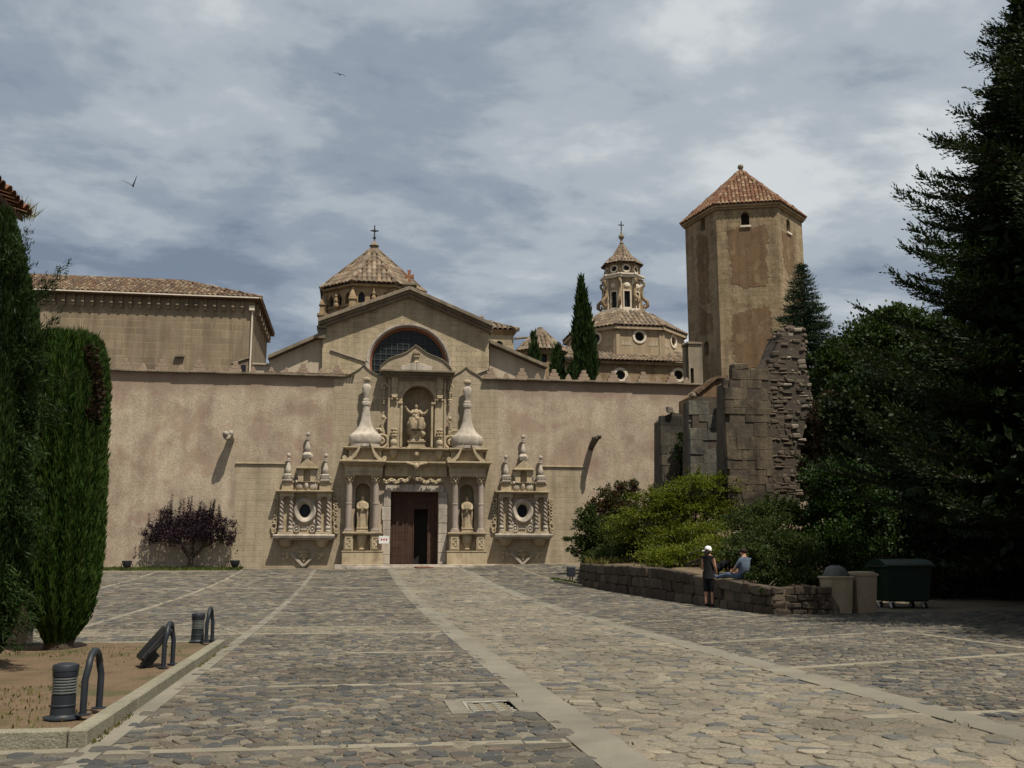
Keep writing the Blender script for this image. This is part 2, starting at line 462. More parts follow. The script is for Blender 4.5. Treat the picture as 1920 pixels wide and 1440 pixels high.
def kids(o):
    return [c for c in bpy.data.objects if c.parent == o]


def copy_tree(o, parent=None):
    c = o.copy()
    LINK(c)
    c.parent = parent
    for ch in list(o.children):
        copy_tree(ch, c)
    return c


def root_loc(p):
    while p.parent:
        p = p.parent
    return Vector(p.location)


def link_mesh(name, me, mats, parent=None, origin=None):
    for m in (mats if isinstance(mats, (list, tuple)) else [mats]):
        me.materials.append(MATS[m])
    o = bpy.data.objects.new(name, me)
    LINK(o)
    if parent:
        o.parent = parent
    elif origin is not None:
        o.location = origin
    return o


def mesh_np(name, V, F, mats, parent=None, rnd=None, smooth=False, kind=None, mi=None, label=None):
    """V (n,3) world coordinates, F (m,k) indices: one mesh object, built with numpy"""
    V = np.asarray(V, np.float64)
    F = np.asarray(F, np.int32)
    if parent is not None:
        org = np.array(root_loc(parent))
    else:
        org = np.array([(V[:, 0].min() + V[:, 0].max()) / 2, (V[:, 1].min() + V[:, 1].max()) / 2, V[:, 2].min()])
    me = bpy.data.meshes.new(name)
    m, k = F.shape
    me.vertices.add(len(V))
    me.vertices.foreach_set('co', (V - org).astype(np.float32).ravel())
    me.loops.add(m * k)
    me.loops.foreach_set('vertex_index', F.ravel())
    me.polygons.add(m)
    me.polygons.foreach_set('loop_start', np.arange(0, m * k, k, dtype=np.int32))
    if mi is not None:
        me.polygons.foreach_set('material_index', np.asarray(mi, np.int32))
    if smooth:
        me.polygons.foreach_set('use_smooth', np.ones(m, bool))
    if rnd is not None:
        a = me.attributes.new('rnd', 'FLOAT', 'FACE')
        a.data.foreach_set('value', np.asarray(rnd, np.float32))
    me.update(calc_edges=True)
    me.validate()
    o = link_mesh(name, me, mats, parent, org)
    if kind:
        o['kind'] = kind
    if label:
        o['label'] = label
    return o


class MB:
    """collects boxes, prisms, lathes, tubes ... in world coordinates"""

    def __init__(s):
        s.v, s.f, s.r, s.m = [], [], [], []

    def add(s, vs, fs, rnd=None, mi=0):
        b = len(s.v)
        s.v.extend([tuple(p) for p in vs])
        r = rr.random() if rnd is None else rnd
        for f in fs:
            s.f.append(tuple(b + i for i in f))
            s.r.append(r)
            s.m.append(mi)

    def box(s, x0, x1, y0, y1, z0, z1, rnd=None, mi=0, jit=0.0):
        vs = [(x, y, z) for z in (z0, z1) for y in (y0, y1) for x in (x0, x1)]
        if jit:
            vs = [(x + rr.uniform(-jit, jit), y + rr.uniform(-jit, jit), z + rr.uniform(-jit, jit)) for x, y, z in vs]
        s.add(vs, [(0, 2, 3, 1), (4, 5, 7, 6), (0, 1, 5, 4), (2, 6, 7, 3), (0, 4, 6, 2), (1, 3, 7, 5)], rnd, mi)

    def hexa(s, p, rnd=None, mi=0):
        """8 corners: 4 bottom (ccw) then 4 top"""
        s.add(p, [(3, 2, 1, 0), (4, 5, 6, 7), (0, 1, 5, 4), (1, 2, 6, 5), (2, 3, 7, 6), (3, 0, 4, 7)], rnd, mi)

    def prism(s, poly, fr, d0, d1, rnd=None, mi=0):
        """2d outline in frame fr, from depth d0 (back) to d1 (front)"""
        n = len(poly)
        vs = [fr.pt(u, z, d0) for u, z in poly] + [fr.pt(u, z, d1) for u, z in poly]
        fs = [tuple(range(n - 1, -1, -1)), tuple(range(n, 2 * n))]
        fs += [(i, (i + 1) % n, n + (i + 1) % n, n + i) for i in range(n)]
        s.add(vs, fs, rnd, mi)

    def lathe(s, c, prof, seg=16, rnd=None, mi=0, square=0.0, rot=0.0, a0=0, a1=2 * math.pi, ys=1.0):
        c = Vector(c)
        vs = []
        full = abs(a1 - a0 - 2 * math.pi) < 1e-6
        k = seg if full else seg + 1
        for r, z in prof:
            for i in range(k):
                a = a0 + (a1 - a0) * i / seg + rot
                ca, sa = math.cos(a), math.sin(a)
                q = 1.0
                if square:
                    q = 1 + square * (1 / max(abs(ca), abs(sa)) - 1)
                vs.append((c.x + r * ca * q, c.y + r * sa * q * ys, c.z + z))
        fs = []
        for j in range(len(prof) - 1):
            for i in range(seg):
                i2 = (i + 1) % k if full else i + 1
                fs.append((j * k + i, j * k + i2, (j + 1) * k + i2, (j + 1) * k + i))
        if full:
            if prof[0][0] > 1e-4:
                fs.append(tuple(range(k - 1, -1, -1)))
            if prof[-1][0] > 1e-4:
                fs.append(tuple((len(prof) - 1) * k + i for i in range(k)))
        s.add(vs, fs, rnd, mi)

    def tube(s, pts, radii, seg=8, rnd=None, mi=0, cap=True, flat=1.0):
        pts = [Vector(p) for p in pts]
        if isinstance(radii, (int, float)):
            radii = [radii] * len(pts)
        vs = []
        up = Vector((0, 0, 1))
        prev = None
        for i, p in enumerate(pts):
            t = (pts[min(i + 1, len(pts) - 1)] - pts[max(i - 1, 0)]).normalized()
            if prev is None:
                a = t.cross(up)
                if a.length < 1e-3:
                    a = t.cross(Vector((0, 1, 0)))
            else:
                a = prev - t * prev.dot(t)
            a.normalize()
            prev = a
            b = t.cross(a)
            for k in range(seg):
                an = 2 * math.pi * k / seg
                vs.append(p + (a * math.cos(an) + b * math.sin(an) * flat) * radii[i])
        fs = []
        for j in range(len(pts) - 1):
            for i in range(seg):
                i2 = (i + 1) % seg
                fs.append((j * seg + i2, j * seg + i, (j + 1) * seg + i, (j + 1) * seg + i2))
        if cap:
            fs.append(tuple(range(seg)))
            fs.append(tuple((len(pts) - 1) * seg + i for i in range(seg - 1, -1, -1)))
        s.add(vs, fs, rnd, mi)

    def ball(s, c, r, seg=10, rings=7, rnd=None, mi=0, jit=0.0):
        c = Vector(c)
        if isinstance(r, (int, float)):
            r = (r, r, r)
        vs = [(c.x, c.y, c.z - r[2])]
        for j in range(1, rings):
            ph = -math.pi / 2 + math.pi * j / rings
            for i in range(seg):
                a = 2 * math.pi * i / seg
                q = 1 + rr.uniform(-jit, jit)
                vs.append((c.x + r[0] * math.cos(ph) * math.cos(a) * q, c.y + r[1] * math.cos(ph) * math.sin(a) * q, c.z + r[2] * math.sin(ph) * q))
        vs.append((c.x, c.y, c.z + r[2]))
        fs = [(0, 1 + (i + 1) % seg, 1 + i) for i in range(seg)]
        for j in range(rings - 2):
            b = 1 + j * seg
            fs += [(b + i, b + (i + 1) % seg, b + seg + (i + 1) % seg, b + seg + i) for i in range(seg)]
        b = 1 + (rings - 2) * seg
        fs += [(b + i, b + (i + 1) % seg, len(vs) - 1) for i in range(seg)]
        s.add(vs, fs, rnd, mi)

    def rock(s, c, r, rnd=None, mi=0):
        k = len(s.v)
        s.ball((0, 0, 0), r, 7, 5, rnd, mi, 0.16)
        M = Matrix.Rotation(rr.uniform(-.6, .6), 3, 'Y') @ Matrix.Rotation(rr.uniform(-.5, .5), 3, 'X') @ Matrix.Rotation(rr.uniform(0, 3), 3, 'Z')
        c = Vector(c)
        for i in range(k, len(s.v)):
            s.v[i] = tuple(c + M @ Vector(s.v[i]))

    def build(s, name, mats, parent=None, smooth=0, bev=0.0, kind=None, label=None):
        V = np.array(s.v, np.float64)
        if parent is not None:
            org = root_loc(parent)
        else:
            org = Vector(((V[:, 0].min() + V[:, 0].max()) / 2, (V[:, 1].min() + V[:, 1].max()) / 2, V[:, 2].min()))
        me = bpy.data.meshes.new(name)
        me.from_pydata((V - np.array(org)).tolist(), [], s.f)
        a = me.attributes.new('rnd', 'FLOAT', 'FACE')
        a.data.foreach_set('value', s.r)
        if any(s.m):
            me.polygons.foreach_set('material_index', s.m)
        if bev:
            bm = bmesh.new()
            bm.from_mesh(me)
            bmesh.ops.recalc_face_normals(bm, faces=bm.faces)
            ed = [e for e in bm.edges if len(e.link_faces) == 2 and e.calc_face_angle(0) > 0.5]
            bmesh.ops.bevel(bm, geom=ed, offset=bev, segments=1, affect='EDGES', profile=0.5, clamp_overlap=True)
            bm.to_mesh(me)
            bm.free()
        if smooth:
            me.polygons.foreach_set('use_smooth', [True] * len(me.polygons))
            me.set_sharp_from_angle(angle=rad(smooth))
        me.update()
        o = link_mesh(name, me, mats, parent, org)
        if kind:
            o['kind'] = kind
        if label:
            o['label'] = label
        return o


class Fr:
    """upright frame: u to the right as seen from outside, z up, d out of the wall"""

    def __init__(s, O, u):
        s.O = Vector(O)
        s.u = Vector(u).normalized()
        s.n = s.u.cross(Vector((0, 0, 1))).normalized()

    def pt(s, u, z, d=0.0):
        p = s.O + s.u * u + s.n * d
        return Vector((p.x, p.y, s.O.z + z))

    def box(s, mb, u0, u1, z0, z1, d0, d1, rnd=None, mi=0):
        P = s.pt
        mb.hexa([P(u0, z0, d1), P(u1, z0, d1), P(u1, z0, d0), P(u0, z0, d0), P(u0, z1, d1), P(u1, z1, d1), P(u1, z1, d0), P(u0, z1, d0)], rnd, mi)


def holed(mb, fr, outline, holes, depth, d=0.0, mi=0, rnd=None):
    """plate with openings and their reveals going in by depth"""
    loops = [[Vector((u, z, 0)) for u, z in outline]] + [[Vector((u, z, 0)) for u, z in h] for h in holes]
    flat = [p for lp in loops for p in lp]
    tris = tessellate_polygon(loops)
    fs = []
    for t in tris:
        a, b, c = (flat[i] for i in t)
        if (b - a).cross(c - a).z < 0:
            t = (t[0], t[2], t[1])
        fs.append(tuple(t))
    r = rr.random() if rnd is None else rnd
    mb.add([fr.pt(p.x, p.y, d) for p in flat], fs, r, mi)
    for h in holes:
        n = len(h)
        vs = [fr.pt(u, z, d) for u, z in h] + [fr.pt(u, z, d - depth) for u, z in h]
        area = sum(h[i][0] * h[(i + 1) % n][1] - h[(i + 1) % n][0] * h[i][1] for i in range(n))
        q = [(i, (i + 1) % n, n + (i + 1) % n, n + i) for i in range(n)]
        if area < 0:
            q = [tuple(reversed(x)) for x in q]
        mb.add(vs, q, r, mi)


def ring(mb, fr, outer, inner, d0, d1, rnd=None, mi=0, din=None):
    n = len(outer)
    din = d0 if din is None else din
    vs = [fr.pt(u, z, d0) for u, z in outer] + [fr.pt(u, z, d1) for u, z in outer] + [fr.pt(u, z, d1) for u, z in inner] + [fr.pt(u, z, din) for u, z in inner]
    fs = []
    for i in range(n):
        j = (i + 1) % n
        for a in range(3):
            fs.append((a * n + i, a * n + j, (a + 1) * n + j, (a + 1) * n + i))
    mb.add(vs, fs, rnd, mi)


def arch(u0, u1, z0, z1, seg=10, pointed=False):
    r = (u1 - u0) / 2
    c = (u0 + u1) / 2
    pts = [(u0, z0), (u1, z0)]
    if pointed:
        zs = z1 - r * 1.5
        pts += [(u1, zs), (c + r * 0.82, zs + r * 0.6), (c + r * 0.45, zs + r * 1.12), (c, z1), (c - r * 0.45, zs + r * 1.12), (c - r * 0.82, zs + r * 0.6), (u0, zs)]
    else:
        zs = z1 - r
        pts += [(c + r * math.cos(math.pi * i / seg), zs + r * math.sin(math.pi * i / seg)) for i in range(seg + 1)]
    return pts


def circ(u, z, ru, rz, n=20):
    return [(u + ru * math.cos(2 * math.pi * i / n), z + rz * math.sin(2 * math.pi * i / n)) for i in range(n)]


def rect(u0, u1, z0, z1):
    return [(u0, z0), (u1, z0), (u1, z1), (u0, z1)]


def ngon(c, r, n, rot):
    return [Vector((c[0] + r * math.cos(rot + 2 * math.pi * i / n), c[1] + r * math.sin(rot + 2 * math.pi * i / n), 0)) for i in range(n)]


def tile_face(mb, p0, p1, q0, q1, w=0.2, h=0.36, rise=0.07, arc=4):
    """barrel tiles on the slope p0-p1 (eave, left to right from outside) up to q0-q1"""
    p0, p1, q0, q1 = map(Vector, (p0, p1, q0, q1))
    e = (p1 - p0)
    L = e.length
    e.normalize()
    mid0, mid1 = (p0 + p1) / 2, (q0 + q1) / 2
    up = mid1 - mid0
    up -= e * up.dot(e)
    H = up.length
    up.normalize()
    n = e.cross(up).normalized()
    uq0, uq1 = (q0 - p0).dot(e), (q1 - p0).dot(e)
    cols = max(1, int(round(L / w)))
    w = L / cols
    rows = max(1, int(math.ceil(H / h)))
    for c in range(cols):
        u = (c + 0.5) * w
        for r in range(rows):
            v = r * h
            t = (v + h * 0.4) / H
            if not (uq0 * t - w * .3 <= u <= L + (uq1 - L) * t + w * .3):
                continue
            v1 = min(v + h * 1.1, H)
            if v1 - v < h * .3:
                continue
            du, dn = rr.uniform(-.012, .012), rr.uniform(0, .012)
            vs = []
            for k, (vv, lift, ww) in enumerate(((v, 0.022, 0.5), (v1, 0.0, 0.40))):
                for a in range(arc + 1):
                    an = math.pi * a / arc
                    vs.append(p0 + e * (u + du - math.cos(an) * w * ww) + up * vv + n * (math.sin(an) * rise + lift + dn))
            fs = [(a, a + 1, arc + 2 + a, arc + 1 + a) for a in range(arc)]
            mb.add(vs, fs)


def ridge(mb, a, b, r=0.1, step=0.4):
    a, b = Vector(a), Vector(b)
    L = (b - a).length
    k = max(1, int(L / step))
    for i in range(k):
        mb.tube([a.lerp(b, i / k), a.lerp(b, min(1, (i + 1.08) / k))], [r * rr.uniform(.95, 1.1), r * 0.88], 6)


def poly_roof(root, base, apex_ring, tilemat, w, h, rise=0.06, name='roof'):
    """base: eave points ccw from above; apex_ring: matching upper points"""
    deck, til = MB(), MB()
    n = len(base)
    dz = Vector((0, 0, -0.03))
    for i in range(n):
        a, b, c, d = base[i], base[(i + 1) % n], apex_ring[(i + 1) % n], apex_ring[i]
        deck.add([a + dz, b + dz, c + dz, d + dz], [(0, 1, 2, 3)])
        tile_face(til, a, b, d, c, w, h, rise)
        ridge(til, a, d, w * .5, h)
    ro = deck.build(name, 'roof_deck', root)
    t = til.build('roof_tile', tilemat, ro, smooth=50)
    t['kind'] = 'stuff'
    return ro

# ================================================================== PLAZA
YF = 56.0
plaza = thing('plaza_ground', None, None, (0, 0, 0))
plaza['kind'] = 'structure'


def build_ground():
    xs = np.concatenate([[-400, -150, -60], np.arange(-34, 42.1, 1.0), [60, 150, 400]])
    ys = np.concatenate([[-300, -80, -20], np.arange(0, 64.1, 1.0), [90, 160, 600]])
    X, Y = np.meshgrid(xs, ys)
    Z = gz(X, Y) - 0.010
    V = np.stack([X.ravel(), Y.ravel(), Z.ravel()], 1)
    nx, ny = len(xs), len(ys)
    i, j = np.meshgrid(np.arange(nx - 1), np.arange(ny - 1))
    a = (j * nx + i).ravel()
    mesh_np('ground_sheet', V, np.stack([a, a + 1, a + nx + 1, a + nx], 1), 'mortar_sand', plaza, kind='structure')


build_ground()
BED = (-14.0, -2.06, 8.74, 17.55)       # planted bed on the left
BAND_C, BAND_R, GUT = (1.80, 2.22), (5.45, 5.90), (-2.06, -1.87)


def strip_mesh(mb, pts, w, top=0.006, t=0.06):
    """ribbon along ground points"""
    n = len(pts)
    vs, fs = [], []
    for i, p in enumerate(pts):
        d = Vector(pts[min(i + 1, n - 1)]) - Vector(pts[max(i - 1, 0)])
        s = Vector((d.y, -d.x)).normalized() * w / 2
        for sg in (-1, 1):
            x, y = p[0] + s.x * sg, p[1] + s.y * sg
            z = float(gz(x, y))
            vs += [(x, y, z + top), (x, y, z - t)]
    for i in range(n - 1):
        a, b = i * 4, i * 4 + 4
        fs += [(a, a + 2, b + 2, b), (a + 1, a, b, b + 1), (a + 2, a + 3, b + 3, b + 2)]
    fs += [(1, 3, 2, 0), ((n - 1) * 4, (n - 1) * 4 + 2, (n - 1) * 4 + 3, (n - 1) * 4 + 1)]
    mb.add(vs, fs)


for (x0, x1), y0, y1 in ((BAND_C, 2.0, 55.0), (BAND_R, 2.0, 54.9), (GUT, 3.0, 54.9)):
    mb = MB()
    strip_mesh(mb, [((x0 + x1) / 2, y) for y in np.arange(y0, y1 + .1, 1.0)], x1 - x0)
    mb.build('concrete_band', 'concrete', plaza)

STRIPS = []                              # thin slab rows: (xa, ya, xb, yb, width)
for y, w in ((8.42, .15), (12.3, .15), (16.25, .17), (20.3, .26), (22.0, .26), (27.0, .2), (33.5, .22), (40.5, .36), (48.0, .25)):
    STRIPS.append((-1.85, y, 1.78, y - .05, w))
for y, w in ((20.3, .2), (27.0, .16), (40.5, .30), (48.0, .2)):
    STRIPS.append((-20.0, y, -2.08, y, w))
STRIPS.append((-8.0, 8.55, -2.08, 8.55, .16))
for a, b, w in (((1479, 1253), (1990, 1222), .2), ((1307, 1207), (1700, 1183), .2), ((1134, 1169), (1440, 1154), .2), ((1719, 1188), (1990, 1225), .2),
                ((1620, 1345), (1990, 1331), .2)):
    p, q = ground(*a), ground(*b)
    STRIPS.append((p.x, p.y, q.x, q.y, w))
for y in (33.5, 41.0, 48.0):
    STRIPS.append((5.92, y, 11.0, y + .5, .18))
for x, ya, yb in ((-5.6, 20.4, 54.2), (-9.6, 20.4, 53.9), (-13.6, 30, 53.6), (8.6, 41, 54.8)):
    STRIPS.append((x, ya, x, yb, .18))


def build_strips():
    for xa, ya, xb, yb, w in STRIPS:
        L = math.hypot(xb - xa, yb - ya)
        s = 0.0
        while s < L - 0.05:
            l = min(rr.uniform(1.0, 1.9), L - s)
            t0, t1 = s / L, (s + l - 0.012) / L
            ym = ya + (yb - ya) * t0
            mb = MB()
            pts = [(xa + (xb - xa) * t, ya + (yb - ya) * t) for t in np.linspace(t0, t1, 3)]
            strip_mesh(mb, pts, w * rr.uniform(.92, 1.05), 0.004 + rr.uniform(0, .004))
            mb.build('paving_slab', 'slab_stone', plaza)
            s += l


build_strips()


def strip_dist(P):
    d = np.full(len(P), 9.0)
    for xa, ya, xb, yb, w in STRIPS:
        ax, ay = xb - xa, yb - ya
        L2 = ax * ax + ay * ay
        t = np.clip(((P[:, 0] - xa) * ax + (P[:, 1] - ya) * ay) / L2, 0, 1)
        d = np.minimum(d, np.hypot(P[:, 0] - xa - t * ax, P[:, 1] - ya - t * ay) - w / 2)
    return d


GRATE = (1.08, 1.66, 9.98, 10.85)


def build_cobbles():
    def lattice(x0, x1, y0, y1, sx, sy, jit):
        nx, ny = int((x1 - x0) / sx) + 1, int((y1 - y0) / sy) + 1
        i, j = np.meshgrid(np.arange(nx), np.arange(ny))
        X = x0 + (i + 0.5 * (j % 2)) * sx + rs.uniform(-jit, jit, i.shape) * sx
        Y = y0 + j * sy + rs.uniform(-jit, jit, i.shape) * sy
        return np.stack([X.ravel(), Y.ravel()], 1)
    big = np.concatenate([lattice(2, 6, 5.5, 30, .235, .165, .44), lattice(2, 6, 30, 56, .36, .26, .40)])
    mid = np.concatenate([lattice(-16, 24, 5.5, 23, .19, .115, .42), lattice(-16, 24, 23, 36, .25, .17, .40), lattice(-16, 24, 36, 56, .36, .26, .38)])
    sml = lattice(-16, 24, 5.5, 24, .115, .11, .36)

    def walk(P):
        return (P[:, 0] > BAND_C[1]) & (P[:, 0] < BAND_R[0])

    def patchy(P):
        x, y = P[:, 0], P[:, 1]
        v = np.sin(x * 1.9 + np.sin(y * .8) * 1.3) + np.sin(y * 1.45 + 1.1 * np.sin(x * 1.1 + 2)) + .4 * np.sin(x * 4.1 + y * 3.3)
        strip = (np.abs(y - 21.15) < .75) & (x < 2)
        return (v > 0.62) & ~strip & (y < 23.5)
    P = np.concatenate([big[walk(big)], mid[~walk(mid) & ~patchy(mid)], sml[~walk(sml) & patchy(sml)]])
    # keep what lies on the plaza and in view
    x, y = P[:, 0], P[:, 1]
    ok = strip_dist(P) > 0.015
    for a, b in (BAND_C, BAND_R, GUT):
        ok &= ~((x > a - .02) & (x < b + .02))
    ok &= ~((x < GUT[1]) & (y > BED[2] - .04) & (y < BED[3] + .16) & (x > BED[0]))
    ok &= ~((x > GRATE[0] - .1) & (x < GRATE[1] + .14) & (y > GRATE[2] - .08) & (y < GRATE[3] + .1))
    ok &= ~((x > 10.75 + (y - 25.1) * .03) & (y > 25.2))
    ok &= ~((x < -6.0) & (y > 52.2)) & (y < 54.9)
    g = gz(x, y)
    dv = np.stack([x, y, g - EYE], 1)
    dep = dv @ np.array(_F)
    sx = 960 + FOC * (dv @ np.array(_R)) / dep
    sy = 720 - FOC * (dv @ np.array(_U)) / dep
    ok &= (sx > -260) & (sx < 2700) & (sy < 1640)
    P, sx, sy, dep = P[ok], sx[ok], sy[ok], dep[ok]
    n = len(P)
    kd = kdtree.KDTree(n)
    for i in range(n):
        kd.insert((P[i, 0], P[i, 1], 0), i)
    kd.balance()
    isw = walk(P)
    inframe = (sx > 10) & (sx < 1910) & (sy < 1432)
    cells = []
    for i in range(n):
        cx, cy = P[i]
        R0 = .17 if P[i, 1] < 23 else .30
        poly = [(cx - R0, cy - R0), (cx + R0, cy - R0), (cx + R0, cy + R0), (cx - R0, cy + R0)]
        for co, j, dist in kd.find_n((cx, cy, 0), 13):
            if j == i:
                continue
            nx_, ny_ = co[0] - cx, co[1] - cy
            m = (nx_ * nx_ + ny_ * ny_) / 2 - (.0050 if P[i, 1] < 23 else .007) * dist     # leaves the joint
            out = []
            k = len(poly)
            for a in range(k):
                p, q = poly[a], poly[(a + 1) % k]
                dp = (p[0] - cx) * nx_ + (p[1] - cy) * ny_ - m
                dq = (q[0] - cx) * nx_ + (q[1] - cy) * ny_ - m
                if dp <= 0:
                    out.append(p)
                if (dp < 0) != (dq < 0) and dp != dq:
                    t = dp / (dp - dq)
                    out.append((p[0] + (q[0] - p[0]) * t, p[1] + (q[1] - p[1]) * t))
            poly = out
            if len(poly) < 3:
                break
        if len(poly) < 3:
            continue
        cells.append((i, poly))
    area = []
    for i, poly in cells:
        a = abs(sum(poly[k][0] * poly[(k + 1) % len(poly)][1] - poly[(k + 1) % len(poly)][0] * poly[k][1] for k in range(len(poly)))) / 2
        area.append(a / dep[i] ** 3 if inframe[i] else -1)
    order = np.argsort(-np.array(area))
    single = set(order[:300].tolist())

    def shape(poly, near):
        if near:
            q = []
            k = len(poly)
            for a in range(k):
                p0, p1 = poly[a], poly[(a + 1) % k]
                q += [(p0[0] * .78 + p1[0] * .22, p0[1] * .78 + p1[1] * .22), (p0[0] * .22 + p1[0] * .78, p0[1] * .22 + p1[1] * .78)]
            poly = q
        k = len(poly)
        mx, my = sum(p[0] for p in poly) / k, sum(p[1] for p in poly) / k
        tilt, tx, ty = rr.uniform(-.007, .006), rr.uniform(-.05, .05), rr.uniform(-.06, .06)
        g0 = float(gz(mx, my))
        slope = float(gz(mx, my + .1)) - g0
        vs = []
        for f, dz in ((1.0, -.03), (.965, -.005), (.84, .003)):
            for p in poly:
                ux, uy = (p[0] - mx) * f, (p[1] - my) * f
                vs.append((mx + ux, my + uy, g0 + slope * 10 * uy + dz + tilt + (ux * tx + uy * ty if dz > -.02 else 0)))
        fs = []
        for r_ in range(2):
            for a in range(k):
                b = (a + 1) % k
                fs.append((r_ * k + a, r_ * k + b, (r_ + 1) * k + b, (r_ + 1) * k + a))
        fs.append(tuple(2 * k + a for a in range(k)))
        return vs, fs
    rest = MB()
    for c, (i, poly) in enumerate(cells):
        ar = sum(poly[k][0] * poly[(k + 1) % len(poly)][1] - poly[(k + 1) % len(poly)][0] * poly[k][1] for k in range(len(poly)))
        if ar < 0:
            poly = poly[::-1]
        vs, fs = shape(poly, P[i, 1] < 16)
        mi = 1 if isw[i] or abs(P[i, 1] - 21.15) < .75 and P[i, 0] < 1.8 else 0
        if c in single:
            one = MB()
            one.add(vs, fs)
            one.build('cobble', 'cobble_pale' if mi else 'cobble_dark', plaza)
        else:
            rest.add(vs, fs, None, mi)
    rest.build('cobbles', ['cobble_dark', 'cobble_pale'], plaza, kind='stuff')


build_cobbles()

# drain cover let into the paving
dr = thing('drain_cover', 'pale perforated drain cover set in a concrete surround in the cobbles', 'drain cover', (1.37, 10.4, 0))
mb = MB()
fl = Fr((0, 0, 0), (1, 0, 0))
x0, x1, y0, y1 = GRATE


def flat_holed(mb, outline, holes, z, depth, mi=0):
    loops = [[Vector((a, b, 0)) for a, b in outline]] + [[Vector((a, b, 0)) for a, b in h] for h in holes]
    pts = [p for l in loops for p in l]
    fs = []
    for t in tessellate_polygon(loops):
        a, b, c = (pts[i] for i in t)
        fs.append(tuple(t) if (b - a).cross(c - a).z > 0 else (t[0], t[2], t[1]))
    mb.add([(p.x, p.y, z) for p in pts], fs, .5, mi)
    for h in holes + [outline]:
        k = len(h)
        mb.add([(a, b, z) for a, b in h] + [(a, b, z - depth) for a, b in h], [(i, (i + 1) % k, k + (i + 1) % k, k + i) for i in range(k)], .5, mi)


flat_holed(mb, rect(x0 - .10, x1 + .14, y0 - .06, y1 + .06), [rect(x0 + .07, x1 - .01, y0 + .03, y1 - .07)], .006, .1)
mb.build('surround', 'concrete', dr)
mb = MB()
slots = []
for i in range(4):
    for j in range(5):
        u = x0 + .12 + i * .128
        v = y0 + .10 + j * .14
        slots.append(rect(u, u + .062, v, v + .05))
flat_holed(mb, rect(x0 + .078, x1 - .018, y0 + .038, y1 - .078), slots, .002, .03)
mb.build('grate', 'grate_metal', dr)
mb = MB()
mb.box(x0 + .05, x1, y0 + .01, y1 - .05, -.2, -.11)
mb.build('pit', 'dark_room', dr)

# ------------------------------------------------------------------ planted bed on the left
bx0, bx1, by0, by1 = BED
bed = thing('kerbed_bed', 'earth bed edged with speckled kerb stones in the left foreground', 'planting bed', (bx1 - .1, by0, 0))
mb = MB()
nxx, nyy = 34, 28
V, Fq = [], []
for j in range(nyy):
    for i in range(nxx):
        x = bx0 + (bx1 - .1 - bx0) * i / (nxx - 1)
        y = by0 + .08 + (by1 - by0 - .1) * j / (nyy - 1)
        V.append((x, y, .098 + .018 * math.sin(x * 2.3 + y) + rr.uniform(-.008, .008)))
for j in range(nyy - 1):
    for i in range(nxx - 1):
        a = j * nxx + i
        Fq.append((a, a + 1, a + nxx + 1, a + nxx))
mesh_np('soil', V, Fq, 'soil', bed, smooth=True, kind='stuff')
y = by0
while y < by1 - .1:                      # kerb along the plaza
    l = min(rr.uniform(.85, 1.05), by1 - y)
    mb = MB()
    mb.box(bx1 - .15, bx1, y + .004, y + l - .004, -.03, .128 + rr.uniform(-.003, .003))
    mb.build('kerb_stone', 'kerb_stone', bed, bev=.012)
    y += l
x = bx1 - .155
while x > -9:                            # kerb facing the camera
    l = rr.uniform(.85, 1.05)
    mb = MB()
    mb.box(x - l + .004, x - .004, by0, by0 + .15, -.03, .128 + rr.uniform(-.003, .003))
    mb.build('kerb_stone', 'kerb_stone', bed, bev=.012)
    x -= l
x = bx1 - .155
while x > -12:
    l = rr.uniform(.85, 1.05)
    mb = MB()
    mb.box(x - l + .004, x - .004, by1 - .12, by1, -.03, .118)
    mb.build('kerb_stone', 'kerb_stone', bed, bev=.01)
    x -= l

# ================================================================== PERIMETER WALL
fw = Fr((0, YF, 0), (1, 0, 0))


def PX(px, py=900):
    return at(px, py, YF).x


def PZ(py, px=690):
    return at(px, py, YF).z


def PP(px, py):
    p = at(px, py, YF)
    return (p.x, p.z)


XL, XR = -26.0, 30.0
ZT0, ZT1 = 11.40, 11.48
CX = PX(779)
wall = thing('fortified_wall', 'long tall rendered stone wall with small merlons behind the carved portal', 'wall', (0, YF, .8))
door_hole = rect(PX(733), PX(823), .6, PZ(920))


def mir(px):                               # mirrored about the portal axis
    return 2 * CX - PX(px)


nich = []
for a, b in ((PX(667), PX(695)), (mir(695), mir(667))):
    nich.append(arch(a, b, PZ(992), PZ(906), 8))
up_niche = arch(PX(751), PX(813), PZ(838), PZ(722), 14)
DXR = at(978, 960, YF).x - at(571, 960, YF).x     # second oculus window stands this far to the right
DZR = 0.075
oc = (at(572, 958, YF).x, at(572, 958, YF).z)
ocul = [circ(oc[0], oc[1], .30, .37, 16), circ(oc[0] + DXR, oc[1] + DZR, .30, .37, 16)]
outl = [(XL, -.2), (XR, -.2), (XR, ZT1), (PX(903, 710), ZT1), (PX(903, 710), ZT1 + .02), (PX(650, 706), ZT0 + .02), (PX(650, 706), ZT0), (XL, ZT0)]
mb = MB()
holed(mb, fw, outl, [door_hole, up_niche] + nich + ocul, .72)
n = len(outl)
mb.add([fw.pt(u, z, 0) for u, z in outl] + [fw.pt(u, z, -1.9) for u, z in outl], [(i, i + n, (i + 1) % n + n, (i + 1) % n) for i in range(n)] + [tuple(range(2 * n - 1, n - 1, -1))], .4)
mb.build('wall_body', 'render_wall', wall)
# back plates of the recesses
mb = MB()
for h in [up_niche] + nich:
    mb.add([fw.pt(u, z, -.715) for u, z in h], [tuple(range(len(h)))], .4)
mb.build('niche_back', 'carved_stone', wall)
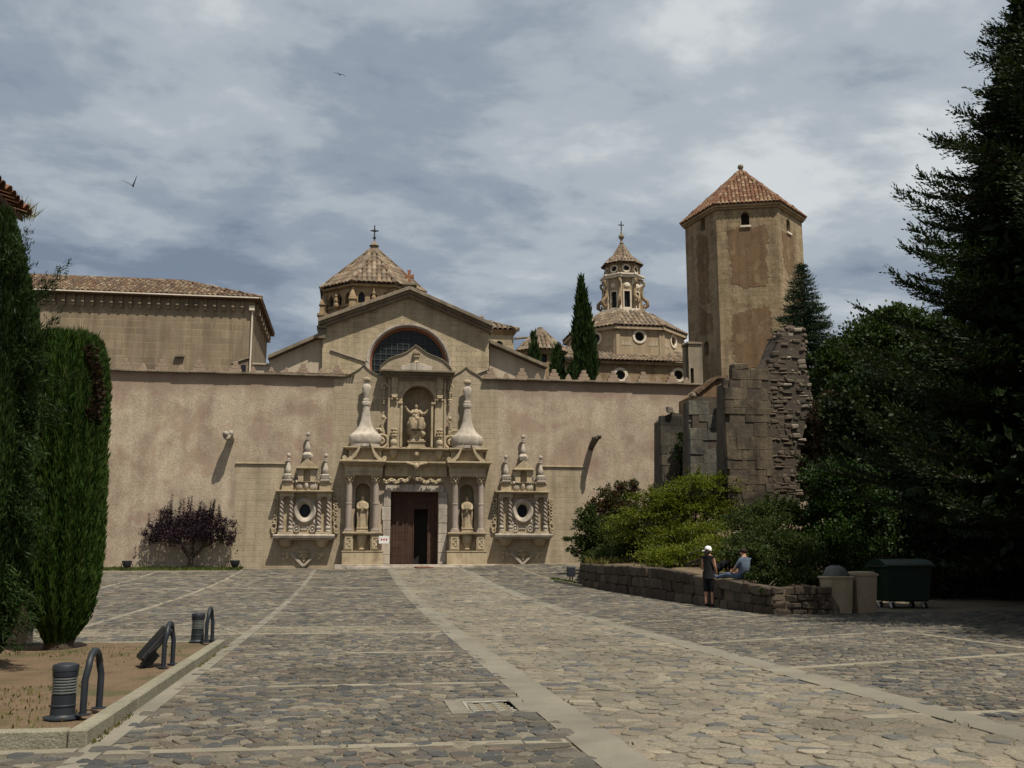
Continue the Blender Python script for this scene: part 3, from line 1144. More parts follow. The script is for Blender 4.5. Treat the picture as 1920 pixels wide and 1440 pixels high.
# exposed ashlar: a lower zone and the zone round the portal, a little proud of the render
mb = MB()
zs = PZ(870, 480)
zs2 = at(1050, 876, YF).z
for (a, b, z0, z1, hol) in ((PX(440), PX(512), .5, zs, None), (PX(632), PX(647), .5, PZ(705), None), (mir(647), PX(917), .5, PZ(705), None)):
    fw.box(mb, a, b, z0, z1, -.02, .015, .4)
holed(mb, fw, rect(PX(512), PX(632), .5, zs), [circ(oc[0], oc[1], .30, .37, 16)], .03, .015, rnd=.4)
holed(mb, fw, rect(PX(917), PX(1098), .5, zs2), [circ(oc[0] + DXR, oc[1] + DZR, .30, .37, 16)], .03, .015, rnd=.4)
fw.box(mb, PX(620), PX(632), zs, PZ(712), -.02, .012, .4)
fw.box(mb, PX(917), PX(934), zs2, PZ(712, 920), -.02, .012, .4)
fw.box(mb, PX(647), PX(719), PZ(866), PZ(705), -.02, .011, .4)
fw.box(mb, mir(719), mir(647), PZ(866), PZ(705), -.02, .011, .4)
mb.build('ashlar_panel', 'ashlar', wall)
for a, b, z in ((PX(440), PX(536), zs), (PX(1008), PX(1098), zs2)):
    mb = MB()
    fw.box(mb, a, b, z, z + .07, 0, .10)
    mb.build('scar_ledge', 'carved_stone', wall, bev=.01)
# ogee shoulders above the wall on both sides of the portal gable
for pts in ([(648, 709), (656, 703), (667, 697), (676, 691), (682, 684), (688, 691), (697, 698), (709, 704), (711, 716), (648, 718)],
            [(846, 716), (848, 706), (857, 701), (866, 696), (874, 689), (881, 696), (890, 701), (899, 706), (905, 713), (905, 722)]):
    pl = [PP(*p) for p in pts][::-1]
    mb = MB()
    mb.prism(pl, fw, -.6, .018)
    mb.build('ogee_shoulder', 'ashlar', wall)
    mb = MB()
    top = [PP(*p) for p in pts[:8]] if pts[0][0] < 700 else [PP(*p) for p in pts[1:9]]
    for (u0, z0), (u1, z1) in zip(top, top[1:]):
        mb.hexa([fw.pt(u0, z0, .09), fw.pt(u1, z1, .09), fw.pt(u1, z1, -.62), fw.pt(u0, z0, -.62), fw.pt(u0, z0 + .05, .09), fw.pt(u1, z1 + .05, .09), fw.pt(u1, z1 + .05, -.62), fw.pt(u0, z0 + .05, -.62)])
    mb.build('ogee_coping', 'grey_cornice', wall)
for xa, xb, zt in ((XL, PX(648, 708), ZT0), (PX(905, 712), XR, ZT1)):
    mb = MB()
    x = xa
    while x < xb - .05:
        l = min(rr.uniform(.5, .9), xb - x)
        dz = rr.uniform(-.012, .012)
        fw.box(mb, x + .003, x + l - .003, zt + dz, zt + .10 + dz, -1.95, .26 + rr.uniform(-.02, .02))
        x += l
    mb.build('coping', 'grey_cornice', wall, bev=.012)
step = MB()
for w_, z0, z1 in ((.34, 0, .34), (.24, .34, .54), (.13, .54, .76)):
    fw.box(step, -w_, w_, ZT1 + .09 + z0, ZT1 + .09 + z1, -.95, -.62)
tri = MB()
tri.prism([(-.26, ZT1 + .09), (.26, ZT1 + .09), (.09, ZT1 + .5), (0, ZT1 + .62), (-.09, ZT1 + .5)], fw, -.95, -.62)
protos = {}
for px, kind in ([(920, 's'), (949, 't'), (978, 's'), (1007, 't'), (1038, 's'), (1065, 't'), (1094, 's'), (1122, 't'), (1149, 's'), (1177, 't'), (1205, 's'), (1232, 't'), (1259, 's'), (1286, 't')]
                 + [(235, 's'), (268, 't'), (303, 's'), (339, 't'), (373, 's'), (410, 't'), (441, 's'), (475, 't'), (509, 't'), (537, 't'), (568, 's'), (602, 't'), (632, 's'), (200, 't'), (166, 's')]):
    if kind not in protos:
        o = (step if kind == 's' else tri).build('merlon', 'render_wall', wall, bev=.015)
        protos[kind] = o
    else:
        o = protos[kind].copy()
        LINK(o)
        o.parent = wall
    o.location = (at(px, 700, YF + .8).x, 0, 0 if px > 800 else ZT0 - ZT1)
mb = MB()
for i in range(34):                        # tiles lying along the wall top left of the portal
    x = PX(500, 700) + i * .145
    mb.tube([fw.pt(x, ZT0 + .12, .20), fw.pt(x + rr.uniform(-.02, .02), ZT0 + .26, -.55)], [.065, .055], 7)
mb.build('coping_tiles', 'roof_tile', wall, kind='stuff')

# ================================================================== PORTAL
portal = thing('carved_portal', 'carved baroque stone doorway with columns, statues and two great urns', 'portal', (CX, YF, .86))


def both(fn):
    for sg in (-1, 1):
        fn(sg, lambda px: (CX + sg * (CX - PX(px))))


def bb(mb, ua, ub, z0, z1, d0, d1, rnd=None):
    fw.box(mb, min(ua, ub), max(ua, ub), z0, z1, d0, d1, rnd)


mb = MB()
fw.box(mb, PX(632), PX(928), .7, PZ(1058.5), 0, 1.15)
fw.box(mb, PX(655), PX(905), .6, PZ(1062), 1.15, 1.5)
mb.build('step', 'pale_stone', portal, bev=.015)


def side(sg, m):
    mb = MB()
    bb(mb, m(645), m(720), PZ(1059), PZ(1035), -.02, .72)
    bb(mb, m(644), m(721), PZ(1035), PZ(1033), -.02, .75)
    bb(mb, m(648), m(665), PZ(1033), PZ(1003), -.02, .66)
    bb(mb, m(697), m(715), PZ(1033), PZ(1003), -.02, .66)
    bb(mb, m(665), m(697), PZ(1033), PZ(1003), -.02, .26)
    bb(mb, m(646), m(718), PZ(1003), PZ(1001), -.02, .70)
    bb(mb, m(645), m(719), PZ(1001), PZ(998), -.02, .78)
    pd = mb.build('pedestal', 'carved_stone', portal, bev=.012)
    for a, b in ((650, 663), (699, 713)):
        mb = MB()
        ua, ub = sorted((m(a), m(b)))
        ring(mb, fw, rect(ua, ub, PZ(1030), PZ(1006)), rect(ua + .09, ub - .09, PZ(1030) + .09, PZ(1006) - .09), .66, .70)
        c = (ua + ub) / 2
        for k in range(5):
            mb.ball(fw.pt(c + (.05 if k % 2 else -.04), PZ(1028) + k * .14, .66), (.06, .04, .07), 7, 5)
        mb.build('relief_panel', 'carved_stone', pd)
    mb = MB()                              # corbel under the saint
    c = m(681)
    mb.lathe(fw.pt(c, PZ(1031), .30), [(.16, 0), (.20, .04), (.17, .1), (.30, .45), (.36, .72), (.33, .80), (.36, .86)], 14, ys=.9)
    mb.build('corbel', 'carved_stone', pd, smooth=40)
    for px in (655.5, 705):
        c = m(px)
        mb = MB()
        mb.lathe(fw.pt(c, PZ(992), .46), [(.168, 0), (.172, 1.0), (.166, 1.35)], 20)
        mb.lathe(fw.pt(c, PZ(992) + 1.35, .46), [(.185, 0), (.185, .04), (.167, .06), (.158, 1.95)], 20)
        col = mb.build('column', 'column_stone', portal, smooth=40)
        mb = MB()
        bb(mb, c - .24, c + .24, PZ(998), PZ(998) + .07, .22, .70)
        mb.lathe(fw.pt(c, PZ(998) + .07, .46), [(.235, 0), (.25, .03), (.22, .06), (.19, .08), (.21, .11), (.17, .14)], 20)
        mb.build('column_base', 'column_stone', col, smooth=40)
        mb = MB()
        zc = PZ(906)
        mb.lathe(fw.pt(c, zc, .46), [(.18, -.03), (.18, 0), (.16, .02), (.20, .30), (.22, .33)], 16)
        for row, rad_, zz in ((0, .20, .10), (1, .235, .24)):
            for k in range(8):
                a = k * math.pi / 4 + row * math.pi / 8
                mb.ball(fw.pt(c + math.cos(a) * rad_, zc + zz, .46 - math.sin(a) * rad_), (.06, .06, .085), 6, 5)
        for sx in (-1, 1):
            for sd in (-1, 1):
                mb.ball(fw.pt(c + sx * .22, zc + .32, .46 + sd * .22), (.07, .07, .06), 7, 5)
        bb(mb, c - .26, c + .26, zc + .35, zc + .40, .20, .72)
        mb.build('capital', 'carved_stone', col, smooth=50)
    mb = MB()
    bb(mb, m(647), m(716), PZ(893), PZ(886), -.02, .70)
    bb(mb, m(646), m(717), PZ(886), PZ(875), -.02, .66)
    bb(mb, m(644), m(719), PZ(875), PZ(872), -.02, .80)
    bb(mb, m(641), m(721), PZ(872), PZ(869), -.02, .95)
    bb(mb, m(636), m(722), PZ(869), PZ(865.5), -.02, 1.10)
    en = mb.build('entablature', 'carved_stone', portal, bev=.012)
    for curve in ([(641, 864), (650, 862.5), (658, 858), (666, 849), (672, 840), (677, 832)], [(723, 864), (715, 862.5), (708, 858), (701, 849), (696, 840), (691, 832)]):
        mb = MB()
        low_ = [(x, y + w_) for (x, y), w_ in zip(curve, (2.2, 4.5, 8, 10, 8, 1))]
        loop = [(m(x), PZ(y)) for x, y in curve + low_[::-1]]
        ar = sum(loop[q][0] * loop[(q + 1) % 12][1] - loop[(q + 1) % 12][0] * loop[q][1] for q in range(12))
        mb.prism(loop if ar > 0 else loop[::-1], fw, .2, 1.0, .5)
        u = m(curve[0][0] + (4 if curve[0][0] < 680 else -4))
        mb.tube([fw.pt(u, PZ(862), 1.02), fw.pt(u, PZ(862), .3)], .13, 10)
        mb.build('broken_pediment', 'carved_stone', portal, bev=.01)
    mb = MB()
    bb(mb, m(653), m(714), PZ(866), PZ(845), -.02, .62)
    bb(mb, m(646), m(717), PZ(845), PZ(843), -.02, .78)
    bb(mb, m(642), m(718), PZ(843), PZ(840.5), -.02, .90)
    mb.build('attic_block', 'carved_stone', portal, bev=.012)
    mb = MB()                              # the great urn
    z0 = PZ(840.5)
    prof = [(28.5, 840), (28.5, 835.5), (27.5, 835), (29.5, 832.5), (30.8, 828), (30.8, 822), (29.6, 818), (27.5, 816.3), (26.5, 816), (22.5, 812.5), (18, 808), (14.5, 803), (11.6, 797), (9.6, 790), (8.2, 782), (6.9, 773), (6.0, 766), (5.8, 763),
            (7.8, 762), (8.4, 759), (8.2, 756), (6.8, 754.5), (7.4, 753), (6.9, 751), (4.6, 749.5), (4.7, 747), (6.4, 740), (8.2, 733), (8.6, 728.5), (7.6, 725), (5.2, 723), (3.9, 722), (3.9, 719.5), (5.4, 718.5), (5.8, 715), (4.8, 711.5), (3.0, 709.5), (0.01, 709)]
    px2m = (PX(720) - PX(660)) / 60
    mb.lathe(fw.pt(m(683), z0, .42), [(r * px2m, PZ(y) - z0) for r, y in prof], 28, ys=.62)
    urn = mb.build('urn', 'pale_stone', portal, smooth=35)
    mb = MB()
    for k in range(7):
        a = math.pi * k / 6
        mb.ball(fw.pt(m(683) + .16 * math.cos(a), PZ(714), .42 + .12 * math.sin(a)), (.06, .06, .11), 6, 5)
    mb.build('urn_flame', 'carved_stone', urn)
    # scroll, garland and small ornaments beside the niche
    c = Vector(fw.pt(m(713), PZ(826), .26))
    pts, ra = [], []
    for k in range(30):
        a = -2.4 + k * .36
        r_ = .46 - k * .0135
        pts.append(c + Vector((-sg * math.cos(a) * r_, 0, math.sin(a) * r_)))
        ra.append(.085)
    mb = MB()
    mb.tube(pts, ra, 7)
    mb.tube([fw.pt(m(702), PZ(806), .26), fw.pt(m(709), PZ(805), .28), fw.pt(m(716), PZ(812), .26)], [.05, .09, .06], 7)
    for k in range(9):
        mb.ball(fw.pt(m(717 - 3 * math.sin(k * .5)), PZ(812 - k * 3.4), .26), (.09, .08, .08 + .02 * (k % 2)), 7, 5, jit=.15)
    mb.ball(fw.pt(m(716), PZ(783), .28), (.12, .10, .13), 8, 6)
    mb.build('side_scroll', 'carved_stone', portal, smooth=50)
    mb = MB()
    c = fw.pt(m(716), PZ(726), .2)
    mb.tube([c + Vector((math.cos(a) * (.20 - .012 * i), 0, math.sin(a) * (.26 - .015 * i))) for i, a in enumerate(np.linspace(0, 9, 20))], .045, 6)
    for k, q in enumerate((.07, .06, .055, .12, .09, .05)):
        mb.ball(fw.pt(m(716) + (.0 if k != 4 else .02), PZ(735) - k * .13, .2), (q, .07, .07), 7, 5)
    mb.build('wall_ornament', 'carved_stone', portal, smooth=50)
    mb = MB()                              # little urn on the attic, and the hanging pilaster capital above
    c = m(736)
    zz = PZ(841)
    mb.lathe(fw.pt(c, zz, .46), [(.19, 0), (.19, .10), (.13, .13), (.19, .22), (.20, .36), (.15, .46), (.09, .5), (.12, .54), (.10, .6)], 12)
    for k in range(3):
        for j in range(6):
            a = j * math.pi / 3 + k * .5
            mb.ball(fw.pt(c + .12 * math.cos(a), zz + .70 + k * .17, .46 + .12 * math.sin(a)), (.07, .07, .09), 6, 5)
    mb.build('small_urn', 'carved_stone', portal, smooth=45)
    mb = MB()
    bb(mb, m(730), m(742), PZ(728), PZ(706), .2, .42)
    bb(mb, m(731.5), m(740.5), PZ(740), PZ(728), .2, .38)
    bb(mb, m(730), m(742), PZ(742), PZ(740), .2, .46)
    mb.tube([fw.pt(m(731), PZ(745), .38), fw.pt(m(741), PZ(745), .38)], .11, 8)
    mb.ball(fw.pt(m(731.5), PZ(749), .38), .08, 8, 6)
    mb.ball(fw.pt(m(740.5), PZ(749), .38), .08, 8, 6)
    mb.build('hanging_capital', 'carved_stone', portal, bev=.008)
    mb = MB()
    bb(mb, m(724), m(727.5), PZ(841), PZ(708), .1, .33)
    bb(mb, m(748), m(752), PZ(838), PZ(756), .1, .31)
    bb(mb, m(744), m(752), PZ(757), PZ(753), .1, .36)
    mb.build('niche_moulding', 'carved_stone', portal, bev=.006)
    mb = MB()                              # attic corbel
    mb.lathe(fw.pt(m(736), PZ(861), .34), [(.03, 0), (.12, .08), (.2, .22), (.27, .36), (.24, .44), (.28, .5)], 12)
    mb.ball(fw.pt(m(736) + sg * .25, PZ(858), .38), .09, 7, 5)
    mb.build('attic_corbel', 'carved_stone', portal, smooth=45)


both(side)
mb = MB()
fw.box(mb, PX(720.5), mir(720.5), PZ(893), PZ(872), -.02, .30)
fw.box(mb, PX(721.5), mir(721.5), PZ(872), PZ(869), -.02, .48)
fw.box(mb, PX(722.5), mir(722.5), PZ(869), PZ(866), -.02, .66)
fw.box(mb, PX(715), mir(715), PZ(866), PZ(845), -.02, .33)
fw.box(mb, PX(717.5), mir(717.5), PZ(845), PZ(843), -.02, .55)
fw.box(mb, PX(718.5), mir(718.5), PZ(843), PZ(841), -.02, .70)
mb.build('central_entablature', 'carved_stone', portal, bev=.012)
mb = MB()
mb.lathe(fw.pt(CX, PZ(861), .34), [(.03, 0), (.13, .1), (.2, .22), (.30, .38), (.25, .46), (.33, .52)], 12)
mb.ball(fw.pt(CX, PZ(853), .58), (.13, .12, .16), 9, 7)
mb.build('attic_corbel', 'carved_stone', portal, smooth=45)
mb = MB()
mb.ball(fw.pt(CX, PZ(875), .72), (.15, .13, .19), 10, 8)
for sg in (-1, 1):
    for k in range(4):
        mb.ball(fw.pt(CX + sg * (.17 + .11 * k), PZ(872) + .03 * k, .68), (.09, .07, .09), 7, 5)
mb.build('cherub_head', 'carved_stone', portal, smooth=50)
# body of the upper niche
mb = MB()
fl_ = holed
body = rect(PX(727.5), mir(727.5), PZ(841), PZ(706))
holed(mb, fw, body, [up_niche], .26, .25)
for a, b in ((PX(727.5), PX(727.5)), (mir(727.5), mir(727.5))):
    mb.add([fw.pt(a, PZ(841), .25), fw.pt(a, PZ(841), 0), fw.pt(a, PZ(706), 0), fw.pt(a, PZ(706), .25)], [(0, 1, 2, 3)])
mb.build('niche_body', 'carved_stone', portal)
mb = MB()
zsp = PZ(722) - (PX(813) - PX(751)) / 2
c_, r_ = (PX(751) + PX(813)) / 2, (PX(813) - PX(751)) / 2
oo = [(c_ + (r_ + .16) * math.cos(a), zsp + (r_ + .16) * math.sin(a)) for a in np.linspace(-.02, math.pi + .02, 22)]
ii = [(c_ + r_ * math.cos(a), zsp + r_ * math.sin(a)) for a in np.linspace(-.02, math.pi + .02, 22)]
for i in range(21):
    mb.hexa([fw.pt(*ii[i], .33), fw.pt(*oo[i], .30), fw.pt(*oo[i], .2), fw.pt(*ii[i], .2), fw.pt(*ii[i + 1], .33), fw.pt(*oo[i + 1], .30), fw.pt(*oo[i + 1], .2), fw.pt(*ii[i + 1], .2)], .5)
mb.build('archivolt', 'carved_stone', portal)
mb = MB()
for k, (px, ya, yb, d) in enumerate(((725, 712, 708, .40), (722, 708, 704, .55), (718, 704, 700, .75), (713, 700, 696.5, .95))):
    fw.box(mb, PX(px, 700), 2 * CX - PX(px, 700), PZ(ya), PZ(yb), -.3, d)
mb.build('niche_cornice', 'grey_cornice', portal, bev=.01)
gab = [(711, 698), (713, 692), (719, 685), (729, 677), (741, 672), (753, 668.5), (763, 664), (771, 658), (778, 652)]
ga = [PP(*p) for p in gab]
cxg = PX(779, 700)
full = ga + [(2 * cxg - u, z) for u, z in reversed(ga[:-1])]
mb = MB()
mb.prism(full[::-1], fw, -.30, .60)
mb.build('ogee_gable', 'ashlar', portal)
mb = MB()
for (ua, za), (ub, zb) in zip(full, full[1:]):
    mb.hexa([fw.pt(ua, za, .68), fw.pt(ub, zb, .68), fw.pt(ub, zb, -.34), fw.pt(ua, za, -.34), fw.pt(ua, za + .05, .68), fw.pt(ub, zb + .05, .68), fw.pt(ub, zb + .05, -.34), fw.pt(ua, za + .05, -.34)], .4)
mb.build('gable_coping', 'grey_cornice', portal)
mb = MB()
for sg in (-1, 1):
    q = [(.004, 697), (.84, 697), (.86, 693), (.80, 689), (.55, 688), (.20, 683), (.004, 683)]
    pl = [(cxg + sg * a, PZ(y)) for a, y in q]
    mb.prism(pl if sg > 0 else pl[::-1], fw, .5, .92)
mb.build('gable_pedestal', 'pale_stone', portal, bev=.015)
mb = MB()
mb.lathe(fw.pt(cxg, PZ(683), .72), [(.12, 0), (.17, .05), (.10, .12), (.11, .26), (.17, .36), (.15, .46), (.21, .52), (.22, .60), (.001, .62)], 12, square=.6, rot=math.pi / 4)
mb.build('gable_finial', 'carved_stone', portal, smooth=30)
# garland, lintel, jambs
mb = MB()
for k in range(46):
    t = k / 45
    px = 720 + 107 * t
    hump = 8 * math.exp(-((t - .5) / .11) ** 2)
    yy = 902 - hump + 2.2 * math.sin(t * 37)
    for q in range(2):
        mb.ball(fw.pt(PX(px), PZ(yy + q * 3 - 1), .40 + rr.uniform(-.05, .05)), (rr.uniform(.05, .085), .07, rr.uniform(.045, .085)), 6, 5, jit=.25)
mb.build('garland', 'carved_stone', portal, smooth=60)
mb = MB()
for a, b in ((723, 745), (745, 775), (775, 803), (803, 833)):
    fw.box(mb, PX(a) + .004, PX(b) - .004, PZ(921), PZ(907), -.3, .13)
mb.build('lintel', 'pale_stone', portal, bev=.01)
for sgn, (ja, jb) in ((-1, (719, 733.4)), (1, (822.6, 837))):
    y = 1058.0
    while y > 924:
        h = min(rr.uniform(17, 27), y - 921)
        if y - h < 930:
            h = y - 921
        mb = MB()
        ex = rr.uniform(-.04, .06)
        a, b = PX(ja) - (ex if sgn < 0 else 0), PX(jb) + (ex if sgn > 0 else 0)
        fw.box(mb, a, b, PZ(y) + .006, PZ(y - h) - .006, -.3, .12 + rr.uniform(-.02, .02))
        mb.build('jamb_stone', 'pale_stone', portal, bev=.02)
        y -= h
# doors
dr_ = thing('wooden_door', 'tall brown plank double door with its narrow wicket standing open', 'door', (CX, YF + .55, .9))


def leaf(x0, x1, z0, z1, name, hole=None):
    mb = MB()
    k = max(1, int((x1 - x0) / .15))
    for i in range(k):
        a, b = x0 + (x1 - x0) * i / k, x0 + (x1 - x0) * (i + 1) / k
        fw.box(mb, a + .004, b - .004, z0, z1, -.62, -.55 + rr.uniform(-.006, .006))
    o = mb.build(name, 'door_wood', dr_, bev=.006)
    return o


zd0, zd1 = .86, PZ(920) + .02
zt = PZ(940)
wx0, wx1, wz = PX(778), PX(804), PZ(953)
l1 = leaf(PX(733), wx0 - .02, zd0, zt - .01, 'door_leaf')
l2 = leaf(wx1, PX(823), zd0, zt - .01, 'door_leaf')
leaf(wx0 - .012, wx1 - .004, wz, zt - .01, 'wicket_head')
mb = MB()
fw.box(mb, PX(733), PX(823), zt, zd1, -.63, -.52)
fw.box(mb, wx0 - .05, wx0 + .02, zd0, zt, -.545, -.51)
mb.build('door_frame', 'door_wood', dr_, bev=.008)
for o_, xa, xb in ((l1, PX(735), wx0 - .06), (l2, wx1 + .05, PX(822))):
    mb = MB()
    for j in range(8):
        for i in range(max(2, int((xb - xa) / .16))):
            mb.ball(fw.pt(xa + .05 + i * .16, zd0 + .25 + j * .42, -.545), (.022, .02, .022), 6, 4)
    mb.build('door_studs', 'iron', o_, kind='stuff')
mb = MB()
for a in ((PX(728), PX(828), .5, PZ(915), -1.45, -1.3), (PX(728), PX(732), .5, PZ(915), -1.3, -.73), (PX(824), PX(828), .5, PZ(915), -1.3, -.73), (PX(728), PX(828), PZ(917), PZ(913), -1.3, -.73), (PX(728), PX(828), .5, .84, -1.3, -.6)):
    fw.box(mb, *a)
mb.build('vestibule', 'dark_room', portal)  # lining coloured near-black for the shade behind the open wicket
mt = MB()
p, q = ground(782, 1066), ground(812, 1066)
mt.hexa([(p.x, YF - 2.2, .80), (q.x + .05, YF - 2.2, .80), (q.x - .15, YF - 1.52, .82), (p.x - .12, YF - 1.52, .82), (p.x, YF - 2.2, .90), (q.x + .05, YF - 2.2, .90), (q.x - .15, YF - 1.52, .93), (p.x - .12, YF - 1.52, .93)])
o = mt.build('doormat', 'mat_brown', bev=.01)
tag(o, 'brown mat laid on the ground before the open wicket door', 'doormat')
sg_ = thing('notice_plaque', 'small white notice board with three red marks left of the door', 'sign', fw.pt(PX(721), PZ(1020), .76))
mb = MB()
fw.box(mb, PX(712), PX(731), PZ(1019.5), PZ(1005.5), .79, .83)
mb.build('board', 'white_paint', sg_, bev=.006)
mb = MB()
for px in (717, 721.5, 726):
    mb.prism(circ(PX(px), PZ(1012), .045, .06, 9), fw, .828, .836)
mb.build('marks', 'red_paint', sg_)

# ------------------------------------------------------------------ oculus windows
OX = oc[0]
ow = thing('oculus_window', 'carved stone oculus window left of the door with twisted columns and three finials', 'window', (OX, YF, 1.6), 'twisted column windows beside the portal')


def ox(px):
    return PX(px, 960)


def oz(py):
    return PZ(py, 570)


mb = MB()
fw.box(mb, ox(518), ox(626), oz(1012), oz(1009), -.02, .52)
fw.box(mb, ox(515), ox(629), oz(1009), oz(1006), -.02, .66)
mb.tube([fw.pt(ox(515), oz(1004.8), .62), fw.pt(ox(629), oz(1004.8), .62)], .075, 10)
fw.box(mb, ox(517), ox(627), oz(1006), oz(1003), -.02, .60)
lg = mb.build('ledge', 'pale_stone', ow, bev=.01)
mb = MB()
for i in range(26):
    u = ox(516) + (ox(628) - ox(516)) * (i + .5) / 26
    mb.tube([fw.pt(u, oz(1006.5), .665), fw.pt(u, oz(1003), .665)], .032, 6)
mb.build('egg_moulding', 'pale_stone', lg, smooth=50)
for px in (538, 606):
    mb = MB()
    mb.lathe(fw.pt(ox(px), oz(1027), .10), [(.03, 0), (.22, .06), (.30, .14), (.33, .26), (.40, .36), (.42, .46)], 14, ys=.9)
    mb.build('corbel', 'carved_stone', ow, smooth=40)
    mb = MB()
    for k in range(6):
        mb.ball(fw.pt(ox(px + rr.uniform(-5, 5)), oz(1044 + rr.uniform(-6, 6)), .04), (.10, .06, .10), 7, 5, jit=.2)
    mb.build('relief', 'carved_stone', ow, smooth=50)
mb = MB()                                  # the V of the pendant
A_, B_, C_ = (548, 1041), (572, 1065), (592, 1045)
for (xa, ya), (xb, yb), w_ in ((A_, B_, .15), (B_, C_, .12)):
    a, b = Vector((ox(xa), 0, oz(ya))), Vector((ox(xb), 0, oz(yb)))
    nn = Vector((-(b - a).z, 0, (b - a).x)).normalized() * w_
    mb.hexa([fw.pt(a.x, a.z, .16), fw.pt(b.x, b.z, .16), fw.pt(b.x, b.z, 0), fw.pt(a.x, a.z, 0), fw.pt(a.x + nn.x, a.z + nn.z, .16), fw.pt(b.x + nn.x, b.z + nn.z, .16), fw.pt(b.x + nn.x, b.z + nn.z, 0), fw.pt(a.x + nn.x, a.z + nn.z, 0)])
mb.build('chevron', 'pale_stone', ow, bev=.015)
mb = MB()
fw.box(mb, ox(563), ox(583), oz(1037), oz(1033), 0, .16)
mb.prism([(ox(566), oz(1038)), (ox(573), oz(1054)), (ox(580), oz(1038))], fw, 0, .14)
for k in range(5):
    mb.ball(fw.pt(ox(566 + 3.3 * k), oz(1043 - 3 * (k % 2)), .1), (.08, .06, .09), 7, 5, jit=.2)
mb.build('shield', 'carved_stone', ow, smooth=45)
mb = MB()
ohole = circ(oc[0], oc[1], .30, .37, 16)
holed(mb, fw, rect(ox(523), ox(621), oz(1003), oz(932)), [ohole], .2, .16)
for px in (523, 621):
    u = ox(px)
    mb.add([fw.pt(u, oz(1003), .16), fw.pt(u, oz(1003), 0), fw.pt(u, oz(932), 0), fw.pt(u, oz(932), .16)], [(0, 1, 2, 3)])
mb.build('panel', 'carved_stone', ow)
mb = MB()
prof = ((.60, .70, .16), (.60, .70, .30), (.52, .61, .36), (.46, .54, .33), (.32, .39, .20), (.30, .37, .02))
n = 26
vs, fs = [], []
for ru, rz, d in prof:
    vs += [fw.pt(u, z, d) for u, z in circ(oc[0], oc[1], ru, rz, n)]
for a in range(len(prof) - 1):
    fs += [(a * n + i, a * n + (i + 1) % n, (a + 1) * n + (i + 1) % n, (a + 1) * n + i) for i in range(n)]
mb.add(vs, fs, .5)
mb.build('oculus_frame', 'pale_stone', ow, smooth=40)
mb = MB()
mb.add([fw.pt(u, z, -.12) for u, z in circ(oc[0], oc[1], .31, .38, 16)], [tuple(range(16))])
mb.build('pane', 'dark_glass', ow)
for px in (529, 546.5, 599, 616):
    c = ox(px)
    z0, z1 = oz(997), oz(936)
    mb = MB()
    zb = z0 + .30
    H_ = z1 - zb
    mb.lathe(fw.pt(c, zb, .36), [(.065, 0), (.065, H_)], 10)
    for ph in (0, math.pi):
        pts = [fw.pt(c + .055 * math.cos(t * 2 * math.pi * 3.2 + ph), zb + H_ * t, .36 + .055 * math.sin(t * 2 * math.pi * 3.2 + ph)) for t in np.linspace(0, 1, 52)]
        mb.tube(pts, .062, 7)
    tc = mb.build('twisted_column', 'column_stone', ow, smooth=60)
    mb = MB()
    mb.lathe(fw.pt(c, z0, .36), [(.15, 0), (.15, .06), (.09, .09), (.14, .17), (.15, .22), (.10, .30), (.08, .32)], 12)
    mb.build('column_base', 'pale_stone', tc, smooth=45)
    mb = MB()
    mb.lathe(fw.pt(c, z1, .36), [(.08, -.05), (.10, -.02), (.09, .0), (.13, .12), (.15, .16)], 10)
    for k in range(6):
        a = k * math.pi / 3
        mb.ball(fw.pt(c + .11 * math.cos(a), z1 + .08, .36 + .11 * math.sin(a)), .05, 6, 4)
    mb.build('capital', 'pale_stone', tc, smooth=50)
mb = MB()
for a, b in ((523, 552), (593, 622)):
    fw.box(mb, ox(a), ox(b), oz(1003), oz(998), .16, .56)
mb.build('column_plinth', 'carved_stone', ow, bev=.01)
mb = MB()                                  # medallions and scroll relief under the ring
for px in (557, 587):
    c = fw.pt(ox(px), oz(992), .19)
    mb.tube([c + Vector((.15 * math.cos(a), 0, .17 * math.sin(a))) for a in np.linspace(0, 2 * math.pi, 15)], .045, 6)
    mb.ball(c, (.07, .05, .07), 7, 5)
for k in range(8):
    mb.ball(fw.pt(ox(566 + 1.7 * k), oz(993 - 4 * (k % 2)), .18), (.06, .05, .06), 6, 4, jit=.2)
for px, py in ((557, 940), (588, 940), (557, 978), (588, 978), (552, 982), (593, 982)):
    mb.ball(fw.pt(ox(px), oz(py), .17), (.13, .05, .10), 7, 5, jit=.2)
mb.build('relief', 'pale_stone', ow, smooth=50)
for sg, xs_ in ((-1, 517), (1, 629)):       # scrollwork flanking the columns
    mb = MB()
    for k, (yy, r_) in enumerate(((940, .14), (952, .11), (964, .10), (976, .12), (988, .17), (996, .12))):
        c = fw.pt(ox(xs_ + sg * (2 if k > 3 else 0)), oz(yy), .10)
        mb.tube([c + Vector((sg * math.cos(a) * r_ * (1 - i * .03), 0, math.sin(a) * r_ * 1.2 * (1 - i * .03))) for i, a in enumerate(np.linspace(-1.5, 6.2, 16))], .038, 6)
        mb.ball(c + Vector((-sg * .10, 0, .16)), (.06, .05, .07), 6, 4)
    mb.build('scrollwork', 'carved_stone', ow, smooth=50)
mb = MB()
for a, b in ((524, 551), (594, 621)):
    fw.box(mb, ox(a), ox(b), oz(932), oz(925), -.02, .50)
fw.box(mb, ox(551), ox(594), oz(932), oz(925), -.02, .24)
fw.box(mb, ox(519), ox(622), oz(925), oz(923), -.02, .58)
fw.box(mb, ox(516), ox(624), oz(923), oz(920.5), -.02, .68)
mb.build('entablature', 'carved_stone', ow, bev=.01)
